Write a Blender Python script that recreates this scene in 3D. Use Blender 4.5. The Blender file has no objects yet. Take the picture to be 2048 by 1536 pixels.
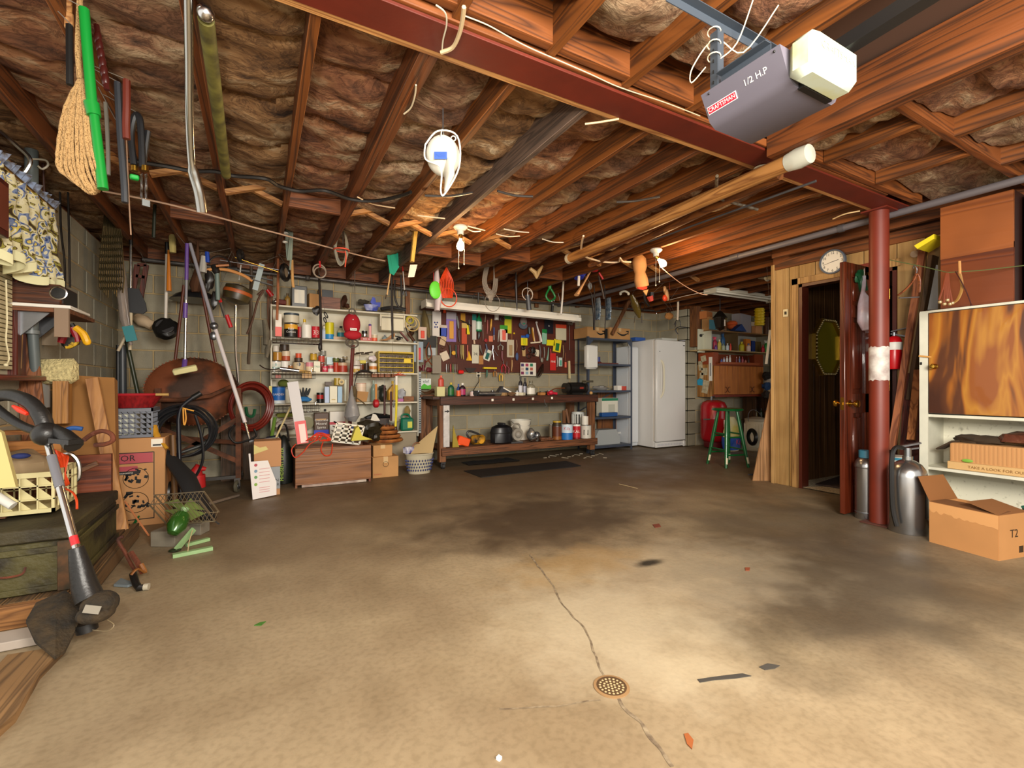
import bpy,math,random
from mathutils import Vector as V,Matrix,noise
random.seed(7)
SC=bpy.context.scene
COL=SC.collection
F,HC=930.0,1.05
CX,CY=1024.0,770.0
TH=math.atan(509/930)
SN,CS=math.sin(TH),math.cos(TH)
cd=bpy.data.cameras.new('camera');cam=bpy.data.objects.new('camera',cd);COL.objects.link(cam)
cam.location=(0,0,HC);cam.rotation_euler=(math.pi/2,0,-TH)
cd.sensor_width=36;cd.lens=36*F/2048;cd.shift_y=(CY-768)/2048;cd.clip_start=.05
SC.camera=cam
SC.view_settings.view_transform='Standard';SC.view_settings.look='None'
SC.view_settings.exposure=0.0;SC.view_settings.gamma=1.0
SC.view_settings.use_curve_mapping=False
wd=bpy.data.worlds.new('world');SC.world=wd;wd.use_nodes=True
wd.node_tree.nodes['Background'].inputs[0].default_value=(1.0,.95,.87,1)
wd.node_tree.nodes['Background'].inputs[1].default_value=1.45
def lamp(name,kind,loc,power,col,size=.1,rot=None,sizey=None,spot=None):
 l=bpy.data.lights.new(name,kind);l.energy=power;l.color=col
 if kind=='AREA':
  l.size=size
  if sizey:l.shape='RECTANGLE';l.size_y=sizey
 elif kind!='SUN':l.shadow_soft_size=size
 if spot:l.spot_size=spot;l.spot_blend=.6
 o=bpy.data.objects.new(name,l);COL.objects.link(o);o.location=loc
 if rot:o.rotation_euler=rot
 return o
lamp('camera_flash','POINT',(-.22,-.15,1.50),150,(1,.94,.84),.09)
lamp('rear_fill','AREA',(.9,-1.1,1.9),300,(1,.94,.84),1.6,(math.radians(82),0,-TH-.1),1.0)  # added soft fill from behind the camera, evens out the flash falloff
def ray(x,y):
 t=(x-CX)/F
 return V((SN+t*CS,CS-t*SN,(CY-y)/F))
def P(x,y,X=None,Y=None,Z=None,D=None):
 r=ray(x,y)
 if X is not None:k=X/r.x
 elif Y is not None:k=Y/r.y
 elif Z is not None:k=(Z-HC)/r.z
 else:k=D
 return V((r.x*k,r.y*k,HC+r.z*k))
def dep(x,Y):return Y/ray(x,CY).y
RT=V((CS,-SN,0));FW=V((SN,CS,0));UP=V((0,0,1))
EX,EY,EZ=V((1,0,0)),V((0,1,0)),V((0,0,1))
def lin(c):
 if isinstance(c,str):c=[int(c[i:i+2],16)/255 for i in(0,2,4)]
 else:c=[q/255 for q in c]
 return tuple((q/12.92 if q<=.04045 else((q+.055)/1.055)**2.4)for q in c)+(1,)
MC={}
def mat(c,rough=.6,metal=0.,var=0.,sc=8.,bump=0.,bs=40.,c2=None,st=(1,1,1),emit=0,alpha=1,trans=0,coat=0,det=4,dist=0.0,name=None,edge=(.35,.65)):
 key=(c,rough,metal,var,sc,bump,bs,c2,st,emit,alpha,trans,coat,det,dist,name,edge)
 if key in MC:return MC[key]
 m=bpy.data.materials.new(name or 'mat_%s'%(c,));m.use_nodes=True
 nt=m.node_tree;N=nt.nodes;L=nt.links;b=N['Principled BSDF']
 base=lin(c);b.inputs['Base Color'].default_value=base
 b.inputs['Roughness'].default_value=rough;b.inputs['Metallic'].default_value=metal
 if coat:b.inputs['Coat Weight'].default_value=coat
 if trans:b.inputs['Transmission Weight'].default_value=trans
 if alpha<1:b.inputs['Alpha'].default_value=alpha
 if emit:
  b.inputs['Emission Color'].default_value=base;b.inputs['Emission Strength'].default_value=emit
 if var or bump or c2:
  tc=N.new('ShaderNodeTexCoord');mp=N.new('ShaderNodeMapping');mp.inputs['Scale'].default_value=st
  L.new(tc.outputs['Object'],mp.inputs[0])
  if var or c2:
   nz=N.new('ShaderNodeTexNoise');nz.inputs['Scale'].default_value=sc;nz.inputs['Detail'].default_value=det
   nz.inputs['Distortion'].default_value=dist
   L.new(mp.outputs[0],nz.inputs[0])
   cr=N.new('ShaderNodeValToRGB');L.new(nz.outputs[0],cr.inputs[0]);L.new(cr.outputs[0],b.inputs['Base Color'])
   other=lin(c2)if c2 else tuple(max(0,q*(1-var))for q in base[:3])+(1,)
   cr.color_ramp.elements[0].position=edge[0];cr.color_ramp.elements[1].position=edge[1]
   cr.color_ramp.elements[0].color=other;cr.color_ramp.elements[1].color=base
  if bump:
   n2=N.new('ShaderNodeTexNoise');n2.inputs['Scale'].default_value=bs;n2.inputs['Detail'].default_value=5
   L.new(mp.outputs[0],n2.inputs[0])
   bp=N.new('ShaderNodeBump');bp.inputs['Strength'].default_value=bump;bp.inputs['Distance'].default_value=.02
   L.new(n2.outputs[0],bp.inputs['Height']);L.new(bp.outputs[0],b.inputs['Normal'])
 MC[key]=m
 return m
def wood(c,c2,axis='x',sc=1.0,rough=.55,knots=False,coat=0):
 """grain: a stretched wave and a stretched noise across the board, long direction = axis"""
 key=('w',c,c2,axis,sc,rough,coat)
 if key in MC:return MC[key]
 m=bpy.data.materials.new('wood');m.use_nodes=True
 nt=m.node_tree;N=nt.nodes;L=nt.links;b=N['Principled BSDF'];b.inputs['Roughness'].default_value=rough
 if coat:b.inputs['Coat Weight'].default_value=coat
 tc=N.new('ShaderNodeTexCoord');mp=N.new('ShaderNodeMapping');L.new(tc.outputs['Object'],mp.inputs[0])
 s={'x':(.6,14,14),'y':(14,.6,14),'z':(14,14,.6)}[axis]
 mp.inputs['Scale'].default_value=tuple(q*sc for q in s)
 n=N.new('ShaderNodeTexNoise');n.inputs['Scale'].default_value=1.0;n.inputs['Detail'].default_value=3;n.inputs['Distortion'].default_value=.6
 L.new(mp.outputs[0],n.inputs[0])
 mul=N.new('ShaderNodeMath');mul.operation='MULTIPLY';mul.inputs[1].default_value=7.0;L.new(n.outputs[0],mul.inputs[0])
 fr=N.new('ShaderNodeMath');fr.operation='PINGPONG';fr.inputs[1].default_value=.5;L.new(mul.outputs[0],fr.inputs[0])
 m2=N.new('ShaderNodeMath');m2.operation='MULTIPLY';m2.inputs[1].default_value=2.0;L.new(fr.outputs[0],m2.inputs[0])
 cr=N.new('ShaderNodeValToRGB');L.new(m2.outputs[0],cr.inputs[0])
 cr.color_ramp.elements[0].color=lin(c2);cr.color_ramp.elements[1].color=lin(c)
 cr.color_ramp.elements[0].position=.0;cr.color_ramp.elements[1].position=.62
 nb=N.new('ShaderNodeTexNoise');nb.inputs['Scale'].default_value=2.5;L.new(tc.outputs['Object'],nb.inputs[0])
 mx=N.new('ShaderNodeMixRGB');mx.blend_type='MULTIPLY';mx.inputs[0].default_value=.45
 L.new(cr.outputs[0],mx.inputs[1])
 c3=N.new('ShaderNodeValToRGB');L.new(nb.outputs[0],c3.inputs[0]);c3.color_ramp.elements[0].color=(.45,.4,.35,1);c3.color_ramp.elements[0].position=.3;c3.color_ramp.elements[1].position=.6
 L.new(c3.outputs[0],mx.inputs[2]);L.new(mx.outputs[0],b.inputs['Base Color'])
 bp=N.new('ShaderNodeBump');bp.inputs['Strength'].default_value=.12;bp.inputs['Distance'].default_value=.01
 L.new(m2.outputs[0],bp.inputs['Height']);L.new(bp.outputs[0],b.inputs['Normal'])
 MC[key]=m
 return m
class G:
 def __init__(s):s.v=[];s.f=[];s.m=[]
 def add(s,vs,fs,mi=0):
  n=len(s.v);s.v+=[V(q)for q in vs];s.f+=[tuple(n+i for i in f)for f in fs]
  s.m+=[mi]*len(fs)if isinstance(mi,int)else list(mi)
  return s
 def box(s,c,d,R=None,mi=0,bev=0):
  """box centred at c, sizes d; R = 3x3 matrix or z angle; bev = chamfered vertical/horizontal edges"""
  c=V(c);x,y,z=(q/2 for q in d)
  if isinstance(R,(int,float)):R=Matrix.Rotation(R,3,'Z')
  if bev:
   b=min(bev,x*.9,y*.9,z*.9);vs=[]
   for sx in(-1,1):
    for sy in(-1,1):
     for sz in(-1,1):
      vs+=[(sx*(x-b),sy*y-sy*b*0-0,sz*(z-b)),(sx*x,sy*(y-b),sz*(z-b)),(sx*(x-b),sy*(y-b),sz*z)]
   def k(a,b_,c_):return((a>0)*4+(b_>0)*2+(c_>0))*3
   fs=[]
   for sg in(-1,1):
    fs.append([k(-1,sg,-1),k(1,sg,-1),k(1,sg,1),k(-1,sg,1)])
    fs.append([k(sg,-1,-1)+1,k(sg,1,-1)+1,k(sg,1,1)+1,k(sg,-1,1)+1])
    fs.append([k(-1,-1,sg)+2,k(1,-1,sg)+2,k(1,1,sg)+2,k(-1,1,sg)+2])
   for a in(-1,1):
    for b_ in(-1,1):
     fs.append([k(a,b_,-1),k(a,b_,-1)+1,k(a,b_,1)+1,k(a,b_,1)])
     fs.append([k(a,-1,b_)+1,k(a,-1,b_)+2,k(a,1,b_)+2,k(a,1,b_)+1])
     fs.append([k(-1,a,b_),k(-1,a,b_)+2,k(1,a,b_)+2,k(1,a,b_)])
     for c_ in(-1,1):fs.append([k(a,b_,c_),k(a,b_,c_)+1,k(a,b_,c_)+2])
   vs=[V(q)for q in vs]
   out=[]
   for f in fs:
    p=[vs[i]for i in f];n=(p[1]-p[0]).cross(p[2]-p[0]);cc=sum(p,V((0,0,0)))
    out.append(f if n.dot(cc)>0 else f[::-1])
   fs=out
  else:
   vs=[V((sx*x,sy*y,sz*z))for sx in(-1,1)for sy in(-1,1)for sz in(-1,1)]
   fs=[(0,1,3,2),(4,6,7,5),(0,4,5,1),(2,3,7,6),(0,2,6,4),(1,5,7,3)]
  if R is not None:vs=[R@q for q in vs]
  return s.add([c+q for q in vs],fs,mi)
 def bb(s,a,b,mi=0,bev=0):
  a=V(a);b=V(b);return s.box((a+b)/2,[abs(q)for q in(b-a)],None,mi,bev)
 def beam(s,a,b,w,t,up=UP,mi=0,bev=0):
  """bar from a to b: w across, t along up"""
  a=V(a);b=V(b);d=(b-a);L=d.length;d.normalize()
  sd=d.cross(V(up));sd=sd.normalized()if sd.length>1e-5 else EX.copy()
  u=sd.cross(d).normalized()
  R=Matrix((d,sd,u)).transposed()
  return s.box((a+b)/2,(L,w,t),R,mi,bev)
 def cyl(s,a,b,r0,r1=None,n=12,mi=0,cap=True):
  return s.tube([a,b],[r0,r0 if r1 is None else r1],n,mi,cap)
 def tube(s,pts,r,n=6,mi=0,cap=True,closed=False,flat=None):
  pts=[V(p)for p in pts];k=len(pts)
  rs=r if isinstance(r,(list,tuple))else[r]*k
  vs=[];prev=None
  for i,p in enumerate(pts):
   if closed:d=pts[(i+1)%k]-pts[i-1]
   else:d=pts[min(i+1,k-1)]-pts[max(i-1,0)]
   if d.length<1e-9:d=UP.copy()
   d.normalize()
   if prev is None:
    a=d.cross(UP)if abs(d.z)<.95 else d.cross(EX)
   else:
    a=prev-d*prev.dot(d)
    if a.length<1e-6:a=d.cross(EX)
   a.normalize();b=d.cross(a);prev=a
   for j in range(n):
    t=2*math.pi*j/n
    vs.append(p+(a*math.cos(t)+b*math.sin(t)*(flat or 1))*rs[i])
  fs=[]
  for i in range(k if closed else k-1):
   for j in range(n):
    q=(i+1)%k
    fs.append((i*n+j,i*n+(j+1)%n,q*n+(j+1)%n,q*n+j))
  if cap and not closed:fs+=[tuple(range(n))[::-1],tuple((k-1)*n+j for j in range(n))]
  return s.add(vs,fs,mi)
 def lathe(s,prof,o,n=20,ax=UP,mi=0,sy=1.0,ref=None,a0=0,a1=2*math.pi,cap=True):
  """prof = [(r, h)...] or [(r, h, mi)...] about axis ax through o; sy squashes one way"""
  o=V(o);ax=V(ax).normalized();a=V(ref)if ref else(EX if abs(ax.x)<.9 else EY)
  a=(a-ax*a.dot(ax)).normalized();b=ax.cross(a);full=a1-a0>6.28
  vs=[];fs=[];ms=[];cnt=n if full else n+1
  for p in prof:
   for j in range(cnt):
    t=a0+(a1-a0)*j/n
    vs.append(o+ax*p[1]+(a*math.cos(t)+b*math.sin(t)*sy)*max(p[0],1e-5))
  for i in range(len(prof)-1):
   m_=prof[i][2]if len(prof[i])>2 else mi
   for j in range(n):
    k2=(j+1)%cnt
    fs.append((i*cnt+j,i*cnt+k2,(i+1)*cnt+k2,(i+1)*cnt+j));ms.append(m_)
  if full and cap:
   for i,rev in((0,True),(len(prof)-1,False)):
    if prof[i][0]>1e-4:
     q=tuple(i*cnt+j for j in range(cnt));fs.append(q[::-1]if rev else q)
     ms.append(prof[min(i,len(prof)-2)][2]if len(prof[i])>2 else mi)
  return s.add(vs,fs,ms)
 def prism(s,poly,o,u,v,th,mi=0):
  """2-D outline in the frame (o, u, v) given the thickness th along u x v"""
  o,u,v=V(o),V(u).normalized(),V(v).normalized();w=u.cross(v)*th;n=len(poly)
  a=[o+u*p[0]+v*p[1]for p in poly]
  return s.add(a+[q+w for q in a],[tuple(range(n))[::-1],tuple(range(n,2*n))]+[(i,(i+1)%n,n+(i+1)%n,n+i)for i in range(n)],mi)
 def ball(s,c,r,n=14,mi=0,R=None,h=8,k=None):
  c=V(c);r=(r,r,r)if isinstance(r,(int,float))else r
  vs=[V((0,0,-1))]
  for i in range(1,h):
   p=-math.pi/2+math.pi*i/h
   for j in range(n):
    t=2*math.pi*j/n;vs.append(V((math.cos(p)*math.cos(t),math.cos(p)*math.sin(t),math.sin(p))))
  vs.append(V((0,0,1)))
  if k:vs=[q*(1+k*noise.noise(q*1.7+c*9))for q in vs]
  vs=[V((q.x*r[0],q.y*r[1],q.z*r[2]))for q in vs]
  if R is not None:vs=[R@q for q in vs]
  fs=[(0,1+(j+1)%n,1+j)for j in range(n)]
  for i in range(h-2):
   for j in range(n):
    a=1+i*n;fs.append((a+j,a+(j+1)%n,a+n+(j+1)%n,a+n+j))
  e=len(vs)-1;a=1+(h-2)*n
  fs+=[(a+j,a+(j+1)%n,e)for j in range(n)]
  return s.add([c+q for q in vs],fs,mi)
 def grid(s,fn,nu,nv,mi=0,both=0):
  vs=[fn(i/nu,j/nv)for i in range(nu+1)for j in range(nv+1)]
  fs=[(i*(nv+1)+j,(i+1)*(nv+1)+j,(i+1)*(nv+1)+j+1,i*(nv+1)+j+1)for i in range(nu)for j in range(nv)]
  return s.add(vs,fs,mi)
 def ring(s,c,R,r,ax,n=24,m=6,mi=0,a0=0,a1=2*math.pi,sy=1.0,ref=None):
  ax=V(ax).normalized();a=V(ref)if ref else(ax.cross(UP)if abs(ax.z)<.9 else EX.copy())
  a=(a-ax*a.dot(ax)).normalized();b=ax.cross(a);full=a1-a0>6.28
  k=n if full else n+1
  return s.tube([V(c)+(a*math.cos(a0+(a1-a0)*i/n)+b*math.sin(a0+(a1-a0)*i/n)*sy)*R for i in range(k)],r,m,mi,closed=full)
 def text(s,body,o,right,up,size,mi=0,bend=None,depth=.0006,align='CENTER'):
  c=bpy.data.curves.new('t','FONT');c.body=body;c.size=size;c.align_x=align;c.align_y='CENTER'
  c.resolution_u=2
  ob=bpy.data.objects.new('t',c);me=bpy.data.meshes.new_from_object(ob)
  o,right,up=V(o),V(right).normalized(),V(up).normalized();nrm=right.cross(up)
  vs=[]
  for q in me.vertices:
   if bend:
    t=q.co.x/bend
    vs.append(o+right*math.sin(t)*bend+nrm*(bend*(math.cos(t)-1)+depth)+up*q.co.y)
   else:vs.append(o+right*q.co.x+up*q.co.y+nrm*depth)
  s.add(vs,[tuple(p.vertices)for p in me.polygons],mi)
  bpy.data.objects.remove(ob);bpy.data.meshes.remove(me);bpy.data.curves.remove(c)
  return s
 def bounds(s):
  xs=[q.x for q in s.v];ys=[q.y for q in s.v];zs=[q.z for q in s.v]
  return V((min(xs),min(ys),min(zs))),V((max(xs),max(ys),max(zs)))
 def jit(s,a,f=3.0,sd=0):
  for q in s.v:
   p=q*f+V((sd,sd,sd));q+=V((noise.noise(p),noise.noise(p+V((9,0,0))),noise.noise(p+V((0,9,0)))))*a
  return s
def mk(name,g,mats,parent=None,org=None,porg=None,smooth=True):
 if not isinstance(mats,(list,tuple)):mats=[mats]
 lo,hi=g.bounds()
 if org is None:org=V(((lo.x+hi.x)/2,(lo.y+hi.y)/2,lo.z))
 me=bpy.data.meshes.new(name)
 me.from_pydata([tuple(q-org)for q in g.v],[],g.f)
 for m in mats:me.materials.append(m)
 me.polygons.foreach_set('material_index',g.m)
 if smooth:
  me.polygons.foreach_set('use_smooth',[True]*len(me.polygons))
  me.set_sharp_from_angle(angle=math.radians(38))
 me.update()
 o=bpy.data.objects.new(name,me);COL.objects.link(o)
 if parent is not None:o.parent=parent;o.location=org-porg
 else:o.location=org
 return o,org
def part(name,g,mats,subs=(),label=None,kind=None,smooth=True):return(name,g,mats,subs,label,kind,smooth)
def allg(parts):
 for p in parts:
  yield p[1]
  yield from allg(p[3])
def attach(parts,parent,porg):
 for(name,g,mats,subs,label,kind,smooth)in parts:
  o,org=mk(name,g,mats,parent,None,porg,smooth)
  if label:o['label']=label
  if kind:o['kind']=kind
  attach(subs,o,org)
def thing(name,label,cat,parts,group=None,kind=None):
 """parts = list of part(...) under an Empty, or one G plus mats as a tuple for a one-mesh thing"""
 if isinstance(parts,tuple)and isinstance(parts[0],G):
  o,org=mk(name,parts[0],parts[1])
  if len(parts)>2:attach(parts[2],o,org)
 else:
  los=[g.bounds()for g in allg(parts)]
  lo=V([min(b[0][i]for b in los)for i in range(3)]);hi=V([max(b[1][i]for b in los)for i in range(3)])
  org=V(((lo.x+hi.x)/2,(lo.y+hi.y)/2,lo.z))
  o=bpy.data.objects.new(name,None);o.empty_display_size=.05;COL.objects.link(o);o.location=org
  attach(parts,o,org)
 if label:o['label']=label
 if cat:o['category']=cat
 if group:o['group']=group
 if kind:o['kind']=kind
 return o
def struct(name,g,mats,parts=(),label=None,smooth=True):
 o,org=mk(name,g,mats,org=V((0,0,0)),smooth=smooth);o['kind']='structure'
 if label:o['label']=label
 attach(parts,o,V((0,0,0)))
 return o
def sag(a,b,d,n=8):
 a,b=V(a),V(b);return[a.lerp(b,i/n)-UP*d*4*(i/n)*(1-i/n)for i in range(n+1)]
def cr(pts,n=5):
 pts=[V(p)for p in pts];out=[]
 for i in range(len(pts)-1):
  p0,p1,p2,p3=pts[max(i-1,0)],pts[i],pts[i+1],pts[min(i+2,len(pts)-1)]
  for k in range(n):
   t=k/n
   out.append(.5*((2*p1)+(p2-p0)*t+(2*p0-5*p1+4*p2-p3)*t*t+(3*p1-p0-3*p2+p3)*t**3))
 return out+[pts[-1]]
WHITE=mat('E8E4DA',.45);CREAM=mat('D9D2BC',.55,var=.12,sc=5);BLACK=mat('141312',.4);DGREY=mat('2B2B2D',.45)
CHROME=mat('C8C8C8',.22,1);STEEL=mat('8E9094',.35,.9,var=.25,sc=6);GALV=mat('9AA0A0',.45,.7,var=.2,sc=10)
RED=mat('B01418',.35);DRED=mat('6E1712',.4,var=.3,sc=6);GREEN=mat('0E6B2C',.35);BLUE=mat('1F3F9C',.4)
YEL=mat('E3B914',.4);ORANGE=mat('E0541A',.45);PURPLE=mat('5A3C86',.4);TEAL=mat('1E8C78',.45)
RUST=mat('7A3D22',.8,.1,c2='3A2018',sc=7,bump=.35,bs=60);BRASS=mat('C49A3E',.25,1);COPPER=mat('B0643A',.3,1)
CARD=mat('B98A55',.8,var=.18,sc=4);CARDD=mat('8A5F34',.8,var=.2,sc=4);PAPER=mat('E6E0D0',.7)
JOI=wood('703A10','3C1E06','y',.8,.6);JOI2=wood('7C4412','462406','y',.8,.6);JOIX=wood('84481A','4C2608','x',.8,.6)
GREYWOOD=wood('6B5546','46382E','y',1.3,.8);PINE=wood('C08A50','8E5A2C','x',1,.6);PINEZ=wood('B87E48','86542A','z',1,.6)
DWOOD=wood('5C2C18','2E1409','z',1,.45);BWOOD=wood('7A4A2A','43260F','x',1.2,.65);BWOODZ=wood('84542F','4A2B14','z',1.2,.65)
ROPE=mat('C79B5E',.85,var=.35,sc=60);CLEAR=mat('D8D8D8',.12,alpha=.28,name='clear_plastic');GLASS=mat('E8F0EE',.05,alpha=.25,name='glass')
# ==== FLOOR
def floor_mat():
 m=bpy.data.materials.new('concrete_floor');m.use_nodes=True
 nt=m.node_tree;N=nt.nodes;L=nt.links;b=N['Principled BSDF']
 tc=N.new('ShaderNodeTexCoord')
 def nz(sc,det,dist=0,st=None):
  n=N.new('ShaderNodeTexNoise');n.inputs['Scale'].default_value=sc;n.inputs['Detail'].default_value=det;n.inputs['Distortion'].default_value=dist
  if st:
   mp=N.new('ShaderNodeMapping');mp.inputs['Scale'].default_value=st;mp.inputs['Rotation'].default_value=(0,0,.5)
   L.new(tc.outputs['Object'],mp.inputs[0]);L.new(mp.outputs[0],n.inputs[0])
  else:L.new(tc.outputs['Object'],n.inputs[0])
  return n
 def ramp(src,p0,c0,p1,c1):
  r=N.new('ShaderNodeValToRGB');L.new(src,r.inputs[0]);e=r.color_ramp.elements
  e[0].position=p0;e[0].color=c0;e[1].position=p1;e[1].color=c1;return r
 def mix(kind,fac,a,bb):
  x=N.new('ShaderNodeMixRGB');x.blend_type=kind
  if isinstance(fac,float):x.inputs[0].default_value=fac
  else:L.new(fac,x.inputs[0])
  for i,q in((1,a),(2,bb)):
   if isinstance(q,tuple):x.inputs[i].default_value=q
   else:L.new(q,x.inputs[i])
  return x.outputs[0]
 col=ramp(nz(1.3,6,.4).outputs[0],.35,lin('857359'),.65,lin('9E8D70')).outputs[0]
 col=mix('MULTIPLY',.28,col,ramp(nz(7,9,.3,(1,.45,1)).outputs[0],.30,(.5,.47,.42,1),.66,(1,1,1,1)).outputs[0])
 col=mix('MULTIPLY',.35,col,ramp(nz(45,4).outputs[0],.35,(.6,.58,.54,1),.55,(1,1,1,1)).outputs[0])
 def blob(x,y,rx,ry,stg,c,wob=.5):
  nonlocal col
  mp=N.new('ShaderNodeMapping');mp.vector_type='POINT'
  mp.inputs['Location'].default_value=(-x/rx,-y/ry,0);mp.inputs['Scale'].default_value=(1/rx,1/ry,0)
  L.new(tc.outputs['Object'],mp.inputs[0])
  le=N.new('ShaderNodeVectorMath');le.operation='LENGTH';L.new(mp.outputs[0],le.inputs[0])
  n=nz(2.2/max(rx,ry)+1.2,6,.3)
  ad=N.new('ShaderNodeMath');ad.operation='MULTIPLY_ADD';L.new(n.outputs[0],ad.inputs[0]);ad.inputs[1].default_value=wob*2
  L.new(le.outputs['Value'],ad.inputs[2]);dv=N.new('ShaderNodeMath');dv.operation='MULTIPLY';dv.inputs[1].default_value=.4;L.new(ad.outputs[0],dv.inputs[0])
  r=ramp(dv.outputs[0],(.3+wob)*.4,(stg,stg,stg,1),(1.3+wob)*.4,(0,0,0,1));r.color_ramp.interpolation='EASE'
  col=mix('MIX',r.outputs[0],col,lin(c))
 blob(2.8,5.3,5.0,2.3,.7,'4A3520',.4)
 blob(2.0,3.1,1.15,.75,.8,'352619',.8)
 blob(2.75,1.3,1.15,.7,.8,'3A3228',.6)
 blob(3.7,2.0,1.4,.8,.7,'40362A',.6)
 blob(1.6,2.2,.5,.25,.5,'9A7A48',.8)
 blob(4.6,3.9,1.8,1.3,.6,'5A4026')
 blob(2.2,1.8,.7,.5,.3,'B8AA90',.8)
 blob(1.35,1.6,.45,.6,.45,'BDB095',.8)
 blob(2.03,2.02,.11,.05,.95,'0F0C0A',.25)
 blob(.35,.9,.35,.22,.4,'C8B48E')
 L.new(col,b.inputs['Base Color'])
 rr=ramp(nz(3,5).outputs[0],.3,(.42,.42,.42,1),.7,(.68,.68,.68,1));L.new(rr.outputs[0],b.inputs['Roughness'])
 bp=N.new('ShaderNodeBump');bp.inputs['Strength'].default_value=.15;bp.inputs['Distance'].default_value=.01
 L.new(nz(25,8).outputs[0],bp.inputs['Height']);L.new(bp.outputs[0],b.inputs['Normal'])
 return m
XL,XR,YB,YA,ZT=-1.29,6.46,6.25,5.55,2.36
def ribbon(pts,w,z=.0015):
 g=G();pts=[V((p.x,p.y,z))for p in pts];vs=[]
 for i,p in enumerate(pts):
  d=(pts[min(i+1,len(pts)-1)]-pts[max(i-1,0)]).normalized();n=V((-d.y,d.x,0))
  ww=w*(.5+.9*abs(noise.noise(p*9)))
  vs+=[p+n*ww,p-n*ww]
 return g.add(vs,[(2*i,2*i+1,2*i+3,2*i+2)for i in range(len(pts)-1)])
def wob(pts,n,a):
 out=cr(pts,n);return[p+V((noise.noise(p*13),noise.noise(p*13+V((5,5,5))),0))*a for p in out]
g=G();g.add([(-2.6,-2.2,0),(9.2,-2.2,0),(9.2,7,0),(-2.6,7,0),(-2.6,-2.2,-.15),(9.2,-2.2,-.15),(9.2,7,-.15),(-2.6,7,-.15)],[(0,1,2,3),(4,7,6,5),(0,4,5,1),(1,5,6,2),(2,6,7,3),(3,7,4,0)])
CRK=mat('8E7E64',.9,c2='5A4A38',sc=30)
cr1=ribbon(wob([P(x,y,Z=0)for x,y in((1060,1110),(1100,1165),(1130,1215),(1172,1262),(1190,1312),(1212,1356))],10,.012),.006)
cr2=ribbon(wob([P(x,y,Z=0)for x,y in((1232,1392),(1262,1428),(1300,1470),(1345,1534))],10,.012),.009)
cr3=ribbon(wob([P(x,y,Z=0)for x,y in((1200,1400),(1110,1412),(1000,1420))],10,.01),.004)
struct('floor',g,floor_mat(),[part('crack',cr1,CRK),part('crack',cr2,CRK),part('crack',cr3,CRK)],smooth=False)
# ==== BLOCK WALLS
BL,BH=.4064,.2032
BLK=[mat(c,.85,var=.22,sc=3.5,bump=.25,bs=90)for c in('A29A84','9E9680','A69E88','9A927C')]
BLKL=[mat(c,.85,var=.22,sc=3.5,bump=.25,bs=90)for c in('A09B88','9C9784','A49F8C')]
MORT=mat('B49C70',.9,bump=.2,bs=60)
def blockmesh(w,name,mats):
 g=G().box((0,0,0),(w-.011,.03,BH-.011),None,0,.006)
 out=[]
 for m in mats:
  me=bpy.data.meshes.new(name);me.from_pydata([tuple(q)for q in g.v],[],g.f);me.materials.append(m);out.append(me)
 return out
def block_wall(name,o,along,nrm,length,z1,mats,sx=0.0):
 """backing slab in mortar colour with every block its own object"""
 o,along,nrm=V(o),V(along),V(nrm)
 g=G();a=o-nrm*.2;bq=o+along*length
 c=(a+bq)/2;d=(a-bq)
 g.box((c.x,c.y,z1/2),(max(abs(d.x),.2),max(abs(d.y),.2),z1))
 w=struct(name,g,MORT,smooth=False)
 ang=math.atan2(along.y,along.x)
 ms={}
 rows=int(z1/BH+.99)
 for r in range(rows):
  x=-sx-(BL/2 if r%2 else 0);zc=r*BH+BH/2
  h=1.0
  if(r+1)*BH>z1:h=(z1-r*BH)/BH;zc=r*BH+h*BH/2
  while x<length-.01:
   x0,x1=max(x,0),min(x+BL,length)
   if x1-x0>.014:
    wd_=round(x1-x0,3)
    if wd_ not in ms:ms[wd_]=blockmesh(wd_,'block',mats)
    ob=bpy.data.objects.new('block',random.choice(ms[wd_]));COL.objects.link(ob);ob.parent=w
    p=o+along*((x0+x1)/2)+nrm*(-.007+random.uniform(-.001,.001))
    ob.location=(p.x,p.y,zc);ob.rotation_euler=(0,0,ang);ob.scale=(1,1,h)
   x+=BL
 return w
block_wall('wall_back',(XL,YB,0),(1,0,0),(0,-1,0),XR-XL,ZT,BLK,.1)
block_wall('wall_left',(XL,3.0,0),(0,1,0),(1,0,0),YB-3.0,ZT+.02,BLKL)
block_wall('wall_right',(XR,YA,0),(0,1,0),(-1,0,0),YB-YA,ZT,BLK)
block_wall('wall_alcove',(XR,YA,0),(1,0,0),(0,-1,0),2.3,ZT,BLK,.2)
g=G().bb((8.76,2.9,0),(8.9,5.75,2.4));struct('wall_end',g,mat('8E8468',.8))
# ==== CEILING: deck, joists, insulation, bridging
ZJ,JH,JW=2.385,.19,.038
g=G().bb((-1.6,-1.6,ZJ+JH),(8.9,6.5,ZJ+JH+.05));deck=struct('ceiling',g,mat('4A3020',.9))
def cpart(name,g,m,kind=None):
 o,_=mk(name,g,m,deck,None,V((0,0,0)))
 if kind:o['kind']=kind
 return o
JX=[.185+BL*k for k in range(-4,21)]
for i,x in enumerate(JX):
 y0=1.80 if x<4.7 else 2.95
 g=G().beam((x,y0,ZJ+JH/2),(x,6.30,ZJ+JH/2),JW,JH,UP,0,.002)
 if i==5:g.beam((x+.0385,y0,ZJ+JH/2+.001),(x+.0385,6.30,ZJ+JH/2+.001),JW,JH,UP,0,.002)
 cpart('floor_joist',g,GREYWOOD if i in(7,)else(JOI if i%2 else JOI2))
NX=[-1.35+.36+BL*k for k in range(0,9)]
NX=[1.05+BL*k for k in range(-6,3)]
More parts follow.
